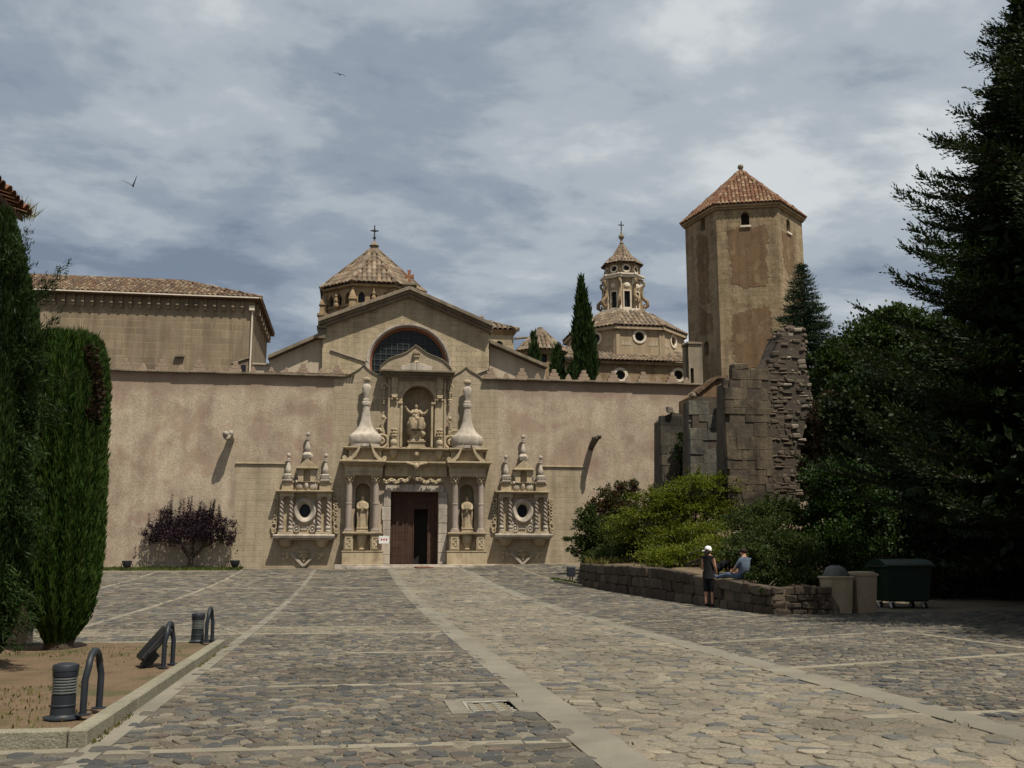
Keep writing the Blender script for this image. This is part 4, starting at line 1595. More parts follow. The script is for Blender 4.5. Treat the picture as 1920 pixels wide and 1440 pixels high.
for cpx in (538, 608):
    mb = MB()
    fw.box(mb, ox(cpx - 10.5), ox(cpx + 10.5), oz(920.5), oz(906), -.02, .40)
    fw.box(mb, ox(cpx - 12), ox(cpx + 12), oz(906), oz(903), -.02, .46)
    at_b = mb.build('attic_block', 'carved_stone', ow, bev=.012)
    mb = MB()
    mb.lathe(fw.pt(ox(cpx), oz(903), .24), [(.29, 0), (.30, .07), (.20, .1), (.24, .2), (.26, .34), (.16, .40)], 12, square=.7, rot=math.pi / 4)
    for k in range(10):
        a = k * math.pi / 5
        mb.ball(fw.pt(ox(cpx) + .25 * math.cos(a), oz(896), .24 + .2 * math.sin(a)), (.07, .07, .10), 6, 4, jit=.2)
    mb.build('carved_base', 'pale_stone', at_b, smooth=40)
fprof = [(.10, 0), (.13, .05), (.165, .16), (.16, .27), (.11, .42), (.07, .58), (.05, .66), (.10, .70), (.10, .745), (.05, .77), (.085, .80), (.085, .84), (.05, .86), (.06, .90), (.11, .97), (.115, 1.03), (.08, 1.11), (.001, 1.14)]
for cpx, ypx, k in ((538, 890, 1.03), (608, 890, 1.03), (573, 849, 1.0)):
    mb = MB()
    mb.lathe(fw.pt(ox(cpx), oz(ypx), .24), [(r * 1.02, z * k) for r, z in fprof], 14)
    mb.build('finial', 'pale_stone', ow, smooth=40)
mb = MB()
fw.box(mb, ox(551), ox(595), oz(920.5), oz(904), -.02, .12)
holed(mb, fw, rect(ox(557), ox(590), oz(904), oz(878)), [arch(ox(567), ox(580), oz(904) + .02, oz(880), 8)], .22, .28)
fw.box(mb, ox(557), ox(590), oz(904), oz(878), -.02, .05)
for px in (557, 590):
    mb.add([fw.pt(ox(px), oz(904), .28), fw.pt(ox(px), oz(904), .05), fw.pt(ox(px), oz(878), .05), fw.pt(ox(px), oz(878), .28)], [(0, 1, 2, 3)])
mb.build('niche', 'carved_stone', ow)
mb = MB()
for k in range(14):
    s_ = -1 if k % 2 else 1
    mb.ball(fw.pt(ox(573.5 + s_ * rr.uniform(11, 21)), oz(884 + (k // 2) * 3.2), .22), (.09, .07, .08), 6, 4, jit=.2)
for px in (560, 586):
    c = fw.pt(ox(px), oz(912), .15)
    mb.ball(c, (.19, .08, .22), 9, 6)
mb.ball(fw.pt(ox(573), oz(911), .2), (.12, .1, .2), 9, 6)
mb.build('relief', 'pale_stone', ow, smooth=50)
mb = MB()
mb.prism([(ox(554), oz(878)), (ox(593), oz(878)), (ox(573.5), oz(860))], fw, -.02, .40)
fw.box(mb, ox(553), ox(594), oz(879.5), oz(876.5), -.02, .46)
mb.build('pediment', 'carved_stone', ow, bev=.012)
mb = MB()
mb.lathe(fw.pt(ox(573), oz(862), .22), [(.18, 0), (.22, .1), (.26, .25), (.2, .34), (.16, .40)], 10, square=.6, rot=math.pi / 4)
for k in range(9):
    a = k * 2 * math.pi / 9
    mb.ball(fw.pt(ox(573) + .23 * math.cos(a), oz(855), .22 + .18 * math.sin(a)), (.07, .07, .11), 6, 4, jit=.2)
mb.build('carved_base', 'pale_stone', ow, smooth=40)
ow2 = copy_tree(ow)
ow2.location = (OX + DXR, YF, 1.6 + DZR)
ow2['label'] = 'carved stone oculus window right of the door, nearer the green shrubs'

# water spouts
sp = MB()
c = fw.pt(PX(433, 822), PZ(823, 433), 0)
sp.tube([c, c + Vector((-.02, -.35, .03)), c + Vector((-.08, -.7, .10)), c + Vector((-.10, -.98, .12))], [.20, .22, .27, .24], 10)
sp.ball(c + Vector((-.18, -.98, .17)), (.16, .2, .15), 9, 7, jit=.1)
sp.ball(c + Vector((.10, -.86, .20)), (.15, .17, .18), 9, 7, jit=.1)
sp.ball(c + Vector((0, -.5, -.22)), (.13, .3, .17), 9, 7, jit=.1)
o = sp.build('water_spout', 'pale_stone', smooth=50)
tag(o, 'pale stumpy beast shaped stone spout jutting from the wall left of the portal', 'gargoyle')
sp = MB()
c = fw.pt(PX(1108, 830), PZ(830, 1108), 0)
sp.tube([c + Vector((0, 0, -.3)), c + Vector((0, -.4, -.12)), c + Vector((.06, -.9, .10)), c + Vector((.14, -1.2, .17))], [.17, .19, .18, .13], 9)
sp.ball(c + Vector((.22, -1.25, .18)), (.11, .15, .11), 8, 6, jit=.1)
sp.ball(c + Vector((.0, -.7, .18)), (.14, .2, .1), 8, 6, jit=.1)
o = sp.build('water_spout', 'ruin_stone', smooth=50)
tag(o, 'dark slender stone spout jutting from the wall right of the portal', 'gargoyle')

# ================================================================== STATUES
def robed(mb, c, H, wide=1.0, ph=0.0, arms=True, hood=True):
    """standing stone figure in a long habit; one continuous robe surface with folds"""
    prof = [(0, .25, .20, .10), (.06, .245, .20, .10), (.2, .225, .185, .09), (.36, .215, .18, .075), (.5, .225, .185, .06), (.60, .225, .18, .04), (.70, .25, .17, .03), (.76, .25, .16, .02), (.805, .20, .13, .01),
            (.83, .09, .085, 0), (.85, .062, .065, 0), (.872, .072, .085, 0), (.905, .088, .10, 0), (.94, .088, .10, 0), (.975, .06, .07, 0), (1.0, .004, .004, 0)]
    n = 28
    vs = []
    for t, rx, ry, fo in prof:
        for i in range(n):
            a = 2 * math.pi * i / n
            q = 1 + fo * math.cos(7 * a + ph + 1.5 * t) + fo * .6 * math.cos(12 * a + 2.2 * ph - 3 * t)
            vs.append((c.x + rx * wide * q * math.cos(a) * H / 1.8, c.y + ry * q * math.sin(a) * H / 1.8 - (.03 if t > .86 else 0), c.z + t * H))
    fs = [tuple(range(n - 1, -1, -1))]
    for j in range(len(prof) - 1):
        fs += [(j * n + i, j * n + (i + 1) % n, (j + 1) * n + (i + 1) % n, (j + 1) * n + i) for i in range(n)]
    mb.add(vs, fs, .5)
    k = H / 1.8
    P = lambda x, y, z: c + Vector((x * k, y * k, z * k))
    mb.ball(P(0, -.125, 1.645), (.018 * k, .028 * k, .03 * k), 6, 5, .5)
    if hood:
        mb.ball(P(0, .03, 1.50), (.17 * k, .13 * k, .09 * k), 10, 7, .5)
    if arms:
        for s_ in (-1, 1):
            mb.tube([P(.235 * s_, 0, 1.36), P(.27 * s_, -.08, 1.16), P(.22 * s_, -.17, 1.04), P(.07 * s_, -.25, 1.09)], [.085 * k, .09 * k, .095 * k, .075 * k], 9, .5)
            mb.tube([P(.25 * s_, -.1, 1.14), P(.27 * s_, -.13, .8), P(.25 * s_, -.1, .45), P(.27 * s_, -.06, .15)], [.05 * k, .06 * k, .05 * k, .03 * k], 7, .5)
            for q in range(5):
                mb.tube([P(.05 * s_, -.27, 1.06 + .022 * q), P(.0, -.30, 1.07 + .022 * q), P(-.03 * s_, -.29, 1.08 + .02 * q)], [.013 * k, .012 * k, .008 * k], 5, .5)


for sgn, lab, ph in ((-1, 'robed stone saint with a wide cloak in the niche left of the door', .3), (1, 'robed stone saint holding a book in the niche right of the door', 1.7)):
    px = 681 if sgn < 0 else 876
    c = fw.pt(PX(px) if sgn < 0 else mir(681), PZ(990), .12)
    st = thing('saint_statue', lab, 'statue', fw.pt((c.x), PZ(997.5), .12), 'saints flanking the door')
    mb = MB()
    fw.box(mb, c.x - .33, c.x + .33, PZ(997.5), PZ(995), -.2, .50)
    fw.box(mb, c.x - .29, c.x + .29, PZ(995), PZ(992), -.2, .46)
    fw.box(mb, c.x - .32, c.x + .32, PZ(992), PZ(990), -.2, .49)
    mb.build('plinth', 'carved_stone', st, bev=.012)
    mb = MB()
    robed(mb, c, PZ(929.5) - PZ(990), 1.12, ph)
    f_ = mb.build('figure', 'statue_stone', st, smooth=60)
    if sgn > 0:
        mb = MB()
        mb.box(c.x - .15, c.x + .12, c.y - .36, c.y - .31, c.z + 1.06, c.z + 1.14)
        mb.build('book', 'statue_stone', st, bev=.01)

vg = thing('seated_statue', 'seated stone figure with raised arms on a cloud in the arched upper niche', 'statue', fw.pt(CX, PZ(841), -.1))
mb = MB()
for a, b, ya, yb, d in ((761, 797, 841, 837, .42), (764, 795, 837, 829, .34), (762, 796, 829, 826, .40), (765, 793, 826, 823, .36)):
    fw.box(mb, PX(a), PX(b), PZ(ya), PZ(yb), -.6, d)
mb.build('pedestal', 'carved_stone', vg, bev=.015)
mb = MB()
for k in range(26):
    a = k * 2.4
    mb.ball(fw.pt(PX(778) + .36 * math.cos(a), PZ(809) + rr.uniform(-.16, .14), .02 + .26 * math.sin(a)), rr.uniform(.11, .19), 8, 6, jit=.1)
mb.tube([fw.pt(PX(778), PZ(824), 0), fw.pt(PX(778), PZ(812), 0)], [.32, .36], 12)
mb.build('cloud_base', 'carved_stone', vg, smooth=60)
mb = MB()
B0 = fw.pt(PX(778), PZ(803), .08)


def Q(x, d, z):
    return B0 + Vector((x, -d, z))


n = 26
prof = [(-.05, .40, .34, .10), (.10, .46, .38, .12), (.28, .48, .40, .11), (.42, .44, .34, .08), (.52, .30, .25, .05), (.70, .22, .18, .03), (.92, .24, .17, .02), (1.04, .24, .15, .01), (1.10, .12, .1, 0), (1.14, .07, .07, 0), (1.19, .09, .10, 0), (1.27, .11, .12, 0), (1.35, .10, .11, 0), (1.41, .05, .06, 0), (1.43, .004, .004, 0)]
vs = []
for z, rx, ry, fo in prof:
    for i in range(n):
        a = 2 * math.pi * i / n
        q = 1 + fo * math.cos(6 * a + 2 * z) + fo * .5 * math.cos(11 * a + 1)
        vs.append(Q(rx * q * math.cos(a), -ry * q * math.sin(a) + (.12 if z < .45 else 0), z))
fs = []
for j in range(len(prof) - 1):
    fs += [(j * n + i, j * n + (i + 1) % n, (j + 1) * n + (i + 1) % n, (j + 1) * n + i) for i in range(n)]
mb.add(vs, fs, .5)
for s_ in (-1, 1):
    mb.tube([Q(.10 * s_, .1, .42), Q(.26 * s_, .46, .46), Q(.24 * s_, .50, .2), Q(.2 * s_, .48, -.05)], [.17, .19, .15, .14], 10, .5)
mb.tube([Q(-.16, .02, 1.0), Q(-.32, .16, .86), Q(-.48, .24, .98), Q(-.58, .26, 1.16)], [.12, .11, .085, .05], 9, .5)
mb.tube([Q(.16, .02, 1.0), Q(.34, .16, .82), Q(.48, .24, .84), Q(.60, .26, .98)], [.12, .11, .085, .05], 9, .5)
for s_, ex, ez in ((-1, -.60, 1.19), (1, .62, 1.01)):
    for q in range(5):
        mb.tube([Q(ex, .2, ez), Q(ex + (q - 2) * .025, .22, ez + .09 - abs(q - 2) * .012)], [.02, .012], 5, .5)
mb.ball(Q(0, .13, 1.29), (.02, .03, .035), 6, 5, .5)
mb.build('figure', 'statue_stone', vg, smooth=60)
mb = MB()
mb.ball(Q(-.04, .30, .90), (.09, .09, .11), 9, 7, .5)
mb.tube([Q(-.04, .28, .82), Q(-.02, .28, .62), Q(.06, .34, .5)], [.08, .12, .09], 9, .5)
mb.tube([Q(-.1, .3, .76), Q(-.24, .36, .72)], [.04, .03], 6, .5)
mb.tube([Q(.04, .3, .76), Q(.17, .36, .80)], [.04, .03], 6, .5)
mb.build('infant', 'statue_stone', vg, smooth=60)


def mpp(px, py, Y):
    """metres per photo pixel at that spot"""
    return (at(px, py, Y) - Vector((0, 0, EYE))).dot(_F) / FOC


def cross(mb, c, h, w, r, flare=False):
    c = Vector(c)
    mb.box(c.x - r, c.x + r, c.y - r, c.y + r, c.z, c.z + h)
    za = c.z + h * .66
    mb.box(c.x - w, c.x - r - .002, c.y - r, c.y + r, za - r, za + r)
    mb.box(c.x + r + .002, c.x + w, c.y - r, c.y + r, za - r, za + r)


# ================================================================== CHURCH FRONT
YG = 59.0
fg = Fr((0, YG, 0), (1, 0, 0))


def G2(px, py):
    p = at(px, py, YG)
    return (p.x, p.z)


church = thing('church_front', 'pale stone gabled church front with a large dark round window above the portal', 'church', (G2(766, 690)[0], YG, .8))
rw_c = G2(766, 684)
rw_r = 76 * mpp(766, 684, YG)
mb = MB()
outl = [(G2(605, 700)[0], 8.0), (G2(917, 700)[0], 8.0), G2(917, 622), G2(767, 556), G2(605, 613)]
holed(mb, fg, outl, [circ(rw_c[0], rw_c[1], rw_r, rw_r, 40)], .5)
n = 5
mb.add([fg.pt(u, z, 0) for u, z in outl] + [fg.pt(u, z, -26) for u, z in outl], [(i, i + n, (i + 1) % n + n, (i + 1) % n) for i in range(n)] + [(9, 8, 7, 6, 5)], .5)
mb.build('gable_wall', 'gable_stone', church)
mb = MB()
n = 40
for ra, rb, da, db in ((rw_r + .12, rw_r + .12, 0, .10), (rw_r + .12, rw_r, .10, .10), (rw_r, rw_r * .955, .10, -.05)):
    a, b = circ(*rw_c, ra, ra, n), circ(*rw_c, rb, rb, n)
    mb.add([fg.pt(u, z, da) for u, z in a] + [fg.pt(u, z, db) for u, z in b], [(i, (i + 1) % n, n + (i + 1) % n, n + i) for i in range(n)], .5)
mb.build('window_moulding', 'pale_stone', church, smooth=40)
mb = MB()
a, b = circ(*rw_c, rw_r * .955, rw_r * .955, n), circ(*rw_c, rw_r * .90, rw_r * .90, n)
mb.add([fg.pt(u, z, -.05) for u, z in a] + [fg.pt(u, z, -.38) for u, z in b], [(i, (i + 1) % n, n + (i + 1) % n, n + i) for i in range(n)], .5)
mb.build('window_splay', 'eave_brick', church, smooth=40)
rose = MB()
rose.add([fg.pt(u, z, -.40) for u, z in circ(*rw_c, rw_r * .93, rw_r * .93, n)], [tuple(range(n))], .5)
ro = rose.build('round_window', 'dark_glass', church)
mb = MB()
R_ = rw_r * .90
for k in range(-6, 7):
    q = k * R_ / 6.5
    h = math.sqrt(max(0, R_ * R_ - q * q))
    if h > .1:
        fg.box(mb, rw_c[0] + q - .022, rw_c[0] + q + .022, rw_c[1] - h, rw_c[1] + h, -.39, -.355)
        fg.box(mb, rw_c[0] - h, rw_c[0] + h, rw_c[1] + q - .022, rw_c[1] + q + .022, -.388, -.36)
mb.build('glazing_bars', 'green_iron', ro)


def rake(mb, p0, p1, t, d0, d1, back=-1.0):
    (u0, z0), (u1, z1) = p0, p1
    if u0 > u1:
        u0, z0, u1, z1 = u1, z1, u0, z0
    mb.hexa([fg.pt(u0, z0, d1), fg.pt(u1, z1, d1), fg.pt(u1, z1, back), fg.pt(u0, z0, back), fg.pt(u0, z0 + t, d1), fg.pt(u1, z1 + t, d1), fg.pt(u1, z1 + t, back), fg.pt(u0, z0 + t, back)])


for pts in ((G2(597, 615), G2(767, 555)), (G2(767, 555), G2(921, 623))):
    mb = MB()
    (ua, za), (ub, zb) = pts
    for dd, t0, t1, d1 in ((0, -.10, .10, .30), (0, .10, .24, .46), (0, .24, .46, .66)):
        rake(mb, (ua, za + t0), (ub, zb + t0), t1 - t0, 0, d1)
    mb.build('raking_cornice', 'grey_cornice', church, bev=.012)
mb = MB()
u, z = G2(767, 545)
fg.box(mb, u - .33, u + .33, z - .15, z + .25, -.5, .35)
fg.box(mb, u - .45, u + .45, z + .25, z + .36, -.55, .45)
fg.box(mb, u - .2, u + .2, z + .36, z + .5, -.3, .2)
pk = mb.build('gable_pedestal', 'grey_cornice', church, bev=.012)
mb = MB()
zc = z + .5
mb.prism([(u - .10, zc), (u + .10, zc), (u + .05, zc + .36), (u + .28, zc + .26), (u + .28, zc + .56), (u + .05, zc + .46), (u + .12, zc + .78), (u - .12, zc + .78), (u - .05, zc + .46), (u - .28, zc + .56), (u - .28, zc + .26), (u - .05, zc + .36)], fg, -.1, .06)
mb.build('cross', 'eave_brick', pk)
mb = MB()
ul, zl = G2(601, 620)
fg.box(mb, ul - .15, ul + .30, zl - .5, zl + .1, -.8, .25)
fg.box(mb, ul - .22, ul + .36, zl + .1, zl + .22, -.8, .40)
mb.build('kneeler', 'grey_cornice', church, bev=.012)
mb = MB()
ur, zr_ = G2(913, 612)
fg.box(mb, ur - .22, ur + .22, zr_ - .2, zr_ + .25, -.8, .1)
fg.box(mb, ur - .28, ur + .28, zr_ + .25, zr_ + .36, -.85, .18)
mb.build('kneeler', 'grey_cornice', church, bev=.012)
fwg = Fr((0, YG + .35, 0), (1, 0, 0))


def G3(px, py):
    p = at(px, py, YG + .35)
    return (p.x, p.z)


for pts, cop in (([(505, 712), (604, 712), (604, 633), (505, 676)], ((503, 675), (605, 631))), ([(918, 716), (1022, 716), (1022, 693), (918, 648)], ((917, 646), (1024, 692)))):
    mb = MB()
    pl = [G3(*p) for p in pts]
    pl[0], pl[1] = (pl[0][0], 8.5), (pl[1][0], 8.5)
    mb.prism(pl, fwg, -8, 0, .5)
    wg = mb.build('aisle_wing', 'pale_plaster', church)
    mb = MB()
    rake(mb, G3(*cop[0]), G3(*cop[1]), .20, 0, .16, -8)
    mb.build('wing_coping', 'grey_cornice', wg)
mb = MB()
u0, u1 = G3(476, 690)[0], G3(505, 690)[0]
fwg.box(mb, u0, u1 - .01, 8.5, G3(490, 684)[1], -3, -.05, .5)
fwg.box(mb, u0 - .1, u1 - .01, G3(490, 684)[1], G3(490, 681)[1], -3, .1, .2)
mb.build('low_annex', 'pale_plaster', church)
for q0_, q1_ in ((G2(619, 657), G2(691, 681)), (G2(884, 705), G2(917, 693))):
    (ua, za), (ub, zb) = q0_, q1_
    mb = MB()
    mb.hexa([fg.pt(ua, za, .10), fg.pt(ub, zb, .10), fg.pt(ub, zb, 0), fg.pt(ua, za, 0), fg.pt(ua, za + .07, .10), fg.pt(ub, zb + .07, .10), fg.pt(ub, zb + .07, 0), fg.pt(ua, za + .07, 0)])
    mb.build('scar_ledge', 'pale_stone', church)


# ------------------------------------------------------------------ many-sided towers
def tower_walls(root, c, R, n, rot, z0, z1, holes, mat, depth=.35, name='wall', pane='dark_glass', frame=None):
    """upright prism walls; holes: {face: [(outline fn, frame?)...]} given relative to the face middle"""
    P = ngon(c, R, n, rot)
    mb = MB()
    wins = []
    frs = []
    for i in range(n):
        a, b = P[i], P[(i + 1) % n]
        mid = (a + b) / 2
        fr = Fr((mid.x, mid.y, 0), b - a)
        w = (b - a).length / 2
        hs = holes.get(i, []) if isinstance(holes, dict) else holes
        holed(mb, fr, rect(-w, w, z0, z1), hs, depth, rnd=.5)
        for h in hs:
            pn = MB()
            pn.add([fr.pt(u, z, -depth * .9) for u, z in h], [tuple(range(len(h)))], .5)
            wins.append(('window_pane', pane, pn))
            if frame:
                fm = MB()
                cu, cz = sum(p[0] for p in h) / len(h), sum(p[1] for p in h) / len(h)
                mx = max(abs(p[0] - cu) for p in h)
                k = 1 + frame / mx
                mz = max(abs(p[1] - cz) for p in h)
                kz = 1 + frame / mz
                ring(fm, fr, [(cu + (u - cu) * k, cz + (z - cz) * kz) for u, z in h], h, 0, .07)
                wins.append(('window_frame', 'trim_white', fm))
        frs.append((fr, w))
    mb.add([(p.x, p.y, z1) for p in P], [tuple(range(n))], .5)
    wo = mb.build(name, mat, root)
    for nm_, mt_, b_ in wins:
        b_.build(nm_, mt_, wo)
    return wo, frs


def face_az(P, i):
    return P


OCT = -math.pi / 2 - math.pi / 8             # octagon with face 0 turned to -Y

# crossing tower
YC = 90.0
s = mpp(700, 530, YC)
cc = at(700, 530, YC)
cim = thing('crossing_tower', 'eight sided crossing tower with pointed openings and tiled roof behind the gable', 'tower', (cc.x, YC, 6))
Re = 191 * s / 2 / math.cos(math.pi / 8)
ze = at(700, 527, YC - Re).z
Rw = Re * .90
a_ = 2 * Rw * math.sin(math.pi / 8)
hs = [arch(u - .30, u + .30, ze - 1.75, ze - .72, pointed=True) for u in (-a_ * .3, 0, a_ * .3)]
cw, frs = tower_walls(cim, (cc.x, YC), Rw, 8, OCT, 6, ze - .05, hs, 'ochre_stone', .4)
mb = MB()
for fr, w in frs:
    fr.box(mb, -w - .15, w + .15, ze - .30, ze - .05, -.1, .30, .5)
    fr.box(mb, -w, w, ze - 2.0, ze - 1.88, -.1, .12, .5)
    fr.box(mb, -w - .1, -w + .22, 6, ze - .32, -.2, .10, .5)
    fr.box(mb, w - .22, w + .1, 6, ze - .34, -.2, .09, .5)
mb.build('cornice', 'ochre_stone', cim, bev=.02)
apex = at(701, 470, YC).z
poly_roof(cim, [p + Vector((0, 0, ze)) for p in ngon((cc.x, YC), Re, 8, OCT)], [p + Vector((0, 0, apex)) for p in ngon((cc.x, YC), .35, 8, OCT)], 'roof_tile_pale', .42, .75, .13)
mb = MB()
mb.lathe((cc.x, YC, apex - .15), [(.50, 0), (.52, .15), (.35, .2), (.35, .5), (.48, .6), (.30, .75), (.18, 1.0), (.08, 1.1)], 12)
fn = mb.build('roof_finial', 'grey_cornice', cim, smooth=40)
mb = MB()
zc0 = apex + .9
cross(mb, (cc.x, YC, zc0), 1.55, .36, .055)
cross(mb, (cc.x, YC, zc0), .5, .16, .06)
mb.ball((cc.x, YC, zc0 + 1.02), (.15, .08, .15), 8, 6)
mb.build('cross', 'iron', fn)
Pc = ngon((cc.x, YC), Rw * 1.04, 8, OCT)
for i, p in enumerate(Pc):                   # pinnacles on the corners
    mb = MB()
    zb = ze - 2.6
    mb.lathe((p.x, p.y, 6), [(.42, 0), (.42, zb - 6), (.52, zb - 5.95), (.52, zb - 5.75), (.34, zb - 5.7), (.30, zb - 5.0), (.40, zb - 4.95), (.36, zb - 4.8), (.06, zb - 4.0), (.10, zb - 3.95), (.01, zb - 3.8)], 8, square=.7, rot=math.pi / 4)
    mb.build('pinnacle', 'ochre_stone', cim, bev=0)
for fr, w in frs:                            # carved figure pinnacle standing in the middle of each side
    mb = MB()
    q = fr.pt(.0, ze - 2.0, .35)
    mb.lathe(q, [(.22, 0), (.26, .2), (.15, .35), (.22, .6), (.12, .9), (.17, 1.0), (.05, 1.35), (.08, 1.42), (.01, 1.5)], 8)
    mb.build('pinnacle', 'ochre_stone', cim)

# small square tower at the right shoulder of the gable
YS = 72.0
s = mpp(905, 620, YS)
c = at(903, 612, YS)
hw = 57 * s
shb = thing('stair_tower', 'small square stone tower with tiled pyramid roof at the right gable shoulder', 'tower', (c.x, YS, 6))
zt_ = at(940, 619, YS - hw).z
fr = Fr((c.x, YS - hw * .9, 0), (1, 0, 0))
tower_walls(shb, (c.x, YS), hw * .92 * math.sqrt(2), 4, -math.pi * 3 / 4, 6, zt_, {0: [arch(26 * s - .28, 26 * s + .28, zt_ - 1.35, zt_ - .75)]}, 'gable_stone', .3)
mb = MB()
mb.lathe((c.x, YS, zt_), [(hw * 1.30, -.30), (hw * 1.36, -.25), (hw * 1.36, -.12), (hw * 1.44, -.08), (hw * 1.44, 0.02)], 4, rot=math.pi / 4)
mb.build('cornice', 'ochre_stone', shb)
poly_roof(shb, [p + Vector((0, 0, zt_ + .05)) for p in ngon((c.x, YS), hw * 1.05 * math.sqrt(2), 4, -math.pi * 3 / 4)], [p + Vector((0, 0, zt_ + .05 + 27 * s)) for p in ngon((c.x, YS), .15, 4, -math.pi * 3 / 4)], 'roof_tile_pale', .36, .6, .11)
mb = MB()
mb.lathe((c.x, YS, zt_ + 26 * s), [(.25, 0), (.2, .2), (.1, .25), (.16, .4), (.02, .6)], 8)
mb.build('roof_finial', 'ochre_stone', shb, smooth=40)
mb = MB()
mb.tube([(c.x + hw * .95, YS - hw * .9, zt_ - .55), (c.x + hw * 1.35, YS - hw * 1.05, zt_ - .5)], .08, 7)
mb.build('spout', 'ochre_stone', shb)

# little pavilion
YP = 76.0
s = mpp(1013, 650, YP)
c = at(1013, 650, YP)
Re = 95 * s / 2 / math.cos(math.pi / 8)
pav = thing('small_pavilion', 'small eight sided stone pavilion with tiled roof left of the tall cypress', 'tower', (c.x, YP, 5))
ze = at(1013, 653, YP - Re).z
Rw = Re * .82
tower_walls(pav, (c.x, YP), Rw, 8, OCT, 5, ze, [arch(-.22, .22, ze - 1.0, ze - .22)], 'ochre_stone', .3)
mb = MB()
mb.lathe((c.x, YP, ze), [(Rw, -.35), (Rw * 1.06, -.3), (Rw * 1.08, -.15), (Re * .97, -.03), (Re * .97, 0)], 8, rot=OCT)
mb.build('cornice', 'ochre_stone', pav)
za = at(1012, 619, YP).z
poly_roof(pav, [p + Vector((0, 0, ze)) for p in ngon((c.x, YP), Re, 8, OCT)], [p + Vector((0, 0, za)) for p in ngon((c.x, YP), .15, 8, OCT)], 'roof_tile_pale', .34, .55, .10)
mb = MB()
mb.lathe((c.x, YP, za - .1), [(.26, 0), (.28, .12), (.2, .18), (.22, .28), (.05, .36)], 10)
mb.build('roof_finial', 'grey_cornice', pav, smooth=40)

# domed chapel with its lantern
YD = 86.0
s = mpp(1170, 620, YD)
cd_ = at(1170, 620, YD)
chap = thing('chapel_dome', 'eight sided plastered chapel with round windows and a tall lantern above', 'tower', (cd_.x, YD, 4))
Re = 231 * s / 2 / (math.cos(math.radians(22.5 - 15)))
ze = at(1198, 611, YD - Re * .9).z
Rw = Re * .94
a_ = 2 * Rw * math.sin(math.pi / 8)
oz_ = at(1198, 631, YD - Rw * .92).z
wb, frs = tower_walls(chap, (cd_.x, YD), Rw, 8, OCT, 4, ze - .05, [circ(0, oz_, .42, .42, 14)], 'dome_plaster', .35, frame=.20)
mb = MB()
for fr, w in frs:
    fr.box(mb, -w - .05, -w + .30, 4, ze - .5, -.1, .08, .5)
    fr.box(mb, w - .30, w + .05, 4, ze - .52, -.1, .075, .5)
    fr.box(mb, -w - .2, w + .2, ze - .30, ze - .05, -.1, .28, .5)
mb.build('pilasters', 'dome_plaster', chap)
mb = MB()
for fr, w in frs:                            # scratched zigzag band of the plaster, in low relief
    for k in range(12):
        u = -w + .42 + (2 * w - .84) * (k + .5) / 12
        if abs(u) < .75:
            continue
        for z0, up in ((oz_ + .75, -1), (oz_ - .78, 1)):
            mb.prism([(u - .14, z0), (u + .14, z0), (u, z0 + .48 * up)] if up > 0 else [(u - .14, z0), (u, z0 + .48 * up), (u + .14, z0)], fr, -.02, .022, .5)
mb.build('plaster_relief', 'pale_plaster', chap, kind='stuff')
zl = at(1165, 583, YD - 2).z
Rt = 50 * s
poly_roof(chap, [p + Vector((0, 0, ze)) for p in ngon((cd_.x, YD), Re, 8, OCT)], [p + Vector((0, 0, zl)) for p in ngon((cd_.x, YD), Rt, 8, OCT)], 'roof_tile_pale', .40, .7, .12)
lc = at(1166, 560, YD)
lx = (lc.x + cd_.x) / 2
c2 = (lx, YD)
zb0 = at(1166, 580, YD - 1.6).z
zc1 = at(1166, 513, YD - 1.6).z
Rl = 33.5 * s / math.cos(math.radians(7.5))
al = 2 * Rl * math.sin(math.pi / 8)
mb = MB()
mb.lathe((lx, YD, zl - .4), [(Rt * 1.0, 0), (Rt * 1.04, .25), (Rt * .96, .35), (Rt * .96, zb0 - zl + .4)], 8, rot=OCT)
lan_b = mb.build('lantern_base', 'trim_white', chap)
wl, frl = tower_walls(chap, c2, Rl, 8, OCT, zb0, zc1, [rect(-al * .22, al * .22, zb0 + .25, zb0 + 1.75)], 'dome_plaster', .3, name='lantern', frame=.10)
mb = MB()
for fr, w in frl:
    fr.box(mb, -w - .09, -w + .10, zb0, zc1 - .3, -.1, .14, .5)
    mb.ball(fr.pt(0, zb0 + 2.3, 0), (.30, .12, .26), 8, 6)
    fr.box(mb, -w - .25, w + .25, zc1 - .30, zc1 - .08, -.2, .22, .5)
    fr.box(mb, -w - .30, w + .30, zc1 - .08, zc1 + .06, -.2, .34, .5)
mb.build('lantern_cornice', 'trim_white', wl)
for k, p in enumerate(ngon(c2, Rl * 1.0, 8, OCT)):   # big S scrolls leaning on the corners
    d = Vector((p.x - lx, p.y - YD, 0)).normalized()
    mb = MB()
    b0 = Vector((lx, YD, zb0)) + d * (Rl + .0)
    pts = [b0 + d * x + Vector((0, 0, z)) for x, z in ((.16, 2.9), (.36, 2.75), (.34, 2.5), (.18, 2.35), (.10, 1.9), (.16, 1.4), (.40, 1.15), (.60, .95), (.62, .60), (.40, .42), (.24, .6), (.36, .78))]
    mb.tube(pts, [.10, .12, .12, .12, .13, .15, .16, .18, .18, .15, .11, .08], 7)
    mb.hexa([b0 + Vector((-.14, -.14, 0)), b0 + Vector((.14, -.14, 0)), b0 + Vector((.14, .14, 0)), b0 + Vector((-.14, .14, 0)), b0 + Vector((-.1, -.1, 2.4)), b0 + Vector((.1, -.1, 2.4)), b0 + Vector((.1, .1, 2.4)), b0 + Vector((-.1, .1, 2.4))])
    mb.build('scroll_buttress', 'ochre_stone', wl, smooth=50)
zu = at(1166, 491, YD - 1.6).z
